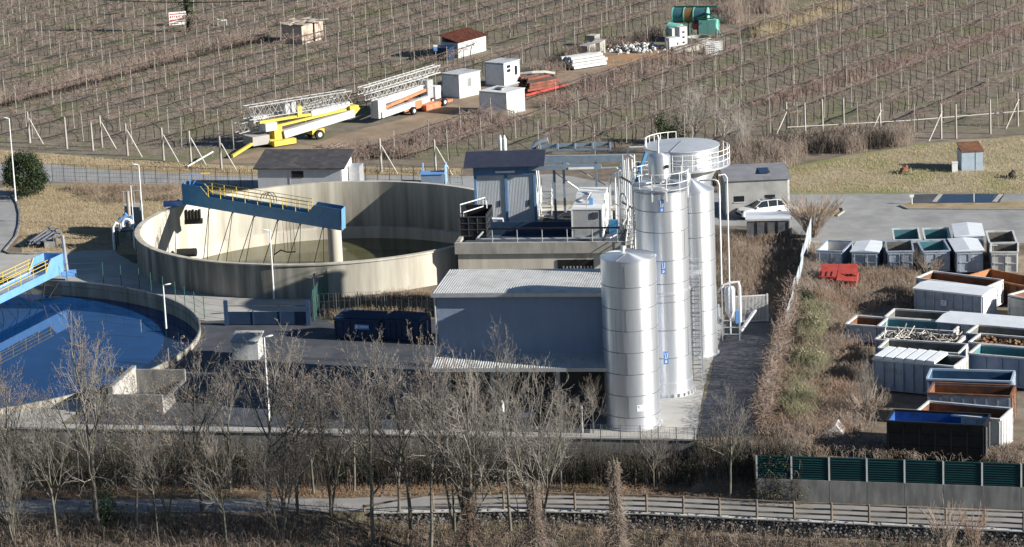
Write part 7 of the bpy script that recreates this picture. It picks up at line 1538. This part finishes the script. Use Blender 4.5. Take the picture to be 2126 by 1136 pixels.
shaggy('hairy creeper sleeve round the foot of the broad many stemmed tree', 1112, 1130, 3.6, .4, 1500, CANEL, 0, 'creeper_sleeve')
shaggy('hairy creeper sleeve below the canopy left part', 976, 1125, 4.2, .35, 1400, TWIGR, 0, 'creeper_sleeve')
# grass on lawn, meadow and vineyard floor
def tufts(name, label, wp, n, h, mat, seed, r=.012, sp=.12): 
    P = sample(wp, n); return arcs(P, h*.5, h*1.3, sp, r, mat, name, label, 'grass', 2, seed, 0.0, .9)
LW = wpoly([(45, 392), (300, 386), (515, 394), (500, 420), (330, 440), (250, 500), (160, 525), (45, 525)])
tufts('lawn_grass', 'dry tan grass blades of the left lawn', LW, 15000, .13, DRYG, 80)
mixed('lawn_scrub', wpoly([(150, 392), (380, 392), (380, 415), (200, 425)]), 2400, 60, .6, .3, .8, .7, .012, [(DRYB, 'brown scrub along the top of the left lawn', 1.)], 82)
tufts('meadow_grass', 'dry grass blades of the right meadow', wpoly([(1560, 398), (1640, 352), (1900, 305), (2130, 285), (2130, 402)]), 16000, .14, DRYG, 84)
tufts('verge_grass', 'dry grass blades on the road verge', wpoly([(0, 314), (240, 332), (500, 347), (960, 352), (960, 364), (500, 360), (240, 350), (0, 334)]), 8000, .16, DRYG, 86)
P = sample(wpoly([(-60, 300), (400, 330), (1300, 320), (2180, 260), (2180, -40), (-60, -40)]), 42000); q = pj(np.concatenate([P, np.zeros((len(P), 1))], 1)); P = P[~inpoly(q, TRK_POLY) & keepout(P)]
arcs(P[:17000], .1, .35, .25, .018, DRYB, 'vineyard_weeds', 'brown weeds on the vineyard floor', 'weeds', 2, 88, 0.0, .9)
arcs(P[17000:], .08, .28, .2, .018, pm('vineyard_green', (.13, .15, .05), (.22, .23, .09), .3, .9, world=True), 'vineyard_grass', 'green and straw grass on the vineyard floor', 'grass', 2, 89, 0.0, .9)
mixed('track_brush', wpoly([(660, 332), (730, 312), (810, 308), (960, 262), (1090, 238), (1180, 200), (1240, 165), (1420, 122), (1440, 140), (1250, 190), (1000, 285), (840, 330), (700, 342)]), 5200, 110, .7, .4, 1.4, 1.0, .016, [(CANE, 'purplish brush along the lower side of the dirt track', .6), (CANEL, 'pale brush along the lower side of the dirt track', .4)], 90)
mixed('rubble_brush', wpoly([(1090, 160), (1200, 112), (1300, 82), (1400, 60), (1420, 75), (1300, 98), (1200, 130), (1110, 172)]), 2600, 60, .6, .4, 1.4, .9, .016, [(VINEW, 'dark brush behind the stacks along the track', .5), (CANEL, 'pale brush behind the stacks along the track', .5)], 93)
for (px, py, lab, n_) in ((692, 325, 'grey heap of cut branches beside the utility shed roof', 260), (772, 322, 'dark heap of cut branches right of the utility shed', 260)):
    c = g(px, py); P0 = c+np.stack([rng.normal(0, .9, n_), rng.normal(0, .9, n_), np.abs(rng.normal(0, .4, n_))], -1); d_ = rng.normal(0, 1, (n_, 3))*np.array([1, 1, .25]); V, F = prisms(P0, P0+d_*.8, .04, .02, 4); tag(npmesh('branch_heap', V, F, CANEL if px < 700 else BARK), lab, 'branches', kind='stuff')
for px, py, lab in ((1877, 360, 'low red brown stump with green tuft on the meadow'), (2100, 370, 'dark mossy stump on the meadow near the right edge')):
    p = g(px, py); t = thing('tree_stump', lab, 'stump', p); mm = MB(); blob(p+np.array([0, 0, .25]), (.38, .35, .4), px, mm); blob(p+np.array([.2, .1, .5]), (.25, .25, .3), px+1, mm); mm.build('trunk', RUST if px < 2000 else VINEW, t); C = p+rng.normal(0, 1, (160, 3))*np.array([.5, .4, .08])+np.array([0, 0, .1]); V, F = leaf_quads(C, .1, px); npmesh('tuft', V, F, LEAFP, t)
# small concrete structures near the basin, pale hatch in the brambles, post at the lot
YF = FR(g(262, 838), YAW-2)
t = thing('sludge_trough', 'open concrete trough with bright sunlit inner wall behind the trees', 'trough', YF.o, YF.a); mm = MB(); YF.box(mm, -.4, 3.4, -2.6, -2.35, 0, 1.35); YF.box(mm, -.4, -.1, -2.35, 3.0, 0, 1.85); YF.box(mm, -.1, 3.4, 2.75, 3.0, 0, 1.6); mm.build('wall', CONCD, t); mm = MB(); YF.box(mm, -.1, -.06, -2.35, 2.75, .1, 1.8); mm.build('lining', CONCF, t)
mm = MB(); YF.box(mm, 3.15, 3.4, -2.35, 2.75, 0, .9); mm.build('end_wall', CONCD, t)
K = FR(g(483, 748), YAW); t = thing('pump_house', 'small grey pump house with slatted pale roof left of the navy skips', 'hut', K.o, K.a); mm = MB(); K.box(mm, 0, 1.9, 0, 1.5, 0, 1.3); mm.build('wall', WHITED, t); mm = MB(); corr(mm, K.p(-.1, -.1, 1.34), K.x, 2.1, K.y*1.8+np.array([0, 0, .35]), .18, .04); mm.build('roof', WHITED, t)
K = FR(g(1700, 914), -15); t = thing('pale_hatch', 'pale bent sheet metal hood lying in the brambles before the barrier', 'sheet', K.o, K.a); mm = MB(); mm.extr([K.p(0, 0, .1), K.p(1.5, -.1, .1), K.p(1.5, .1, .45), K.p(1.0, .4, .9), K.p(.1, .2, .3)], K.y*1.3); mm.build('hood', WHITED, t)
p = g(1893, 424); mm = MB(); mm.tube(p, p+np.array([0, 0, .8]), .06, n=8); mm.box(p+np.array([0, 0, .6]), (.35, .12, .22)); tag(mm.build('marker_post', WHITE), 'short white marker post at the left tip of the narrow island', 'post')
p = g(2022, 420); mm = MB(); mm.tube(p, p+np.array([0, 0, .75]), .035, n=6); tag(mm.build('thin_post', WHITE), 'thin pale post at the edge of the long puddle', 'post')
for px, lab in ((1945, 'left'), (2070, 'right')):
    a = g(px-6, 420); b_ = g(px+8, 404); mm = MB(); mm.bar(a+np.array([0, 0, .02]), b_+np.array([0, 0, .02]), .35, .06); tag(mm.build('edge_slab', CONCF), 'pale concrete edge slab at the %s end of the long puddle' % lab, 'slab')
# pump stand and small lit post in front of the metal building
p = g(1043, 885); t = thing('pump_stand', 'pale valve head on a concrete stand before the metal building', 'pump', p); mm = MB(); mm.box(p, (.45, .45, 1.0)); mm.build('stand', CONC, t); mm = MB(); mm.path([p+np.array([0, 0, 1.0]), p+np.array([0, 0, 1.7])], [.2, .14], 12); mm.build('valve_head', WHITE, t)
K = FR(g(1075, 880), YAW); t = thing('open_bin', 'grey box with a white label before the metal building', 'box', K.o, K.a); mm = MB(); K.box(mm, -.1, 1.2, 0, .8, 0, .85); mm.build('body', CONCD, t); mm = MB(); K.box(mm, 0, .8, -.03, 0, .45, .75); mm.build('sign', WHITE, t)
p = g(1210, 902); mm = MB(); mm.tube(p, p+np.array([0, 0, 1.9]), .04, n=6); tag(mm.build('white_stake', WHITE), 'thin white stake on the wall before the front silo', 'stake')
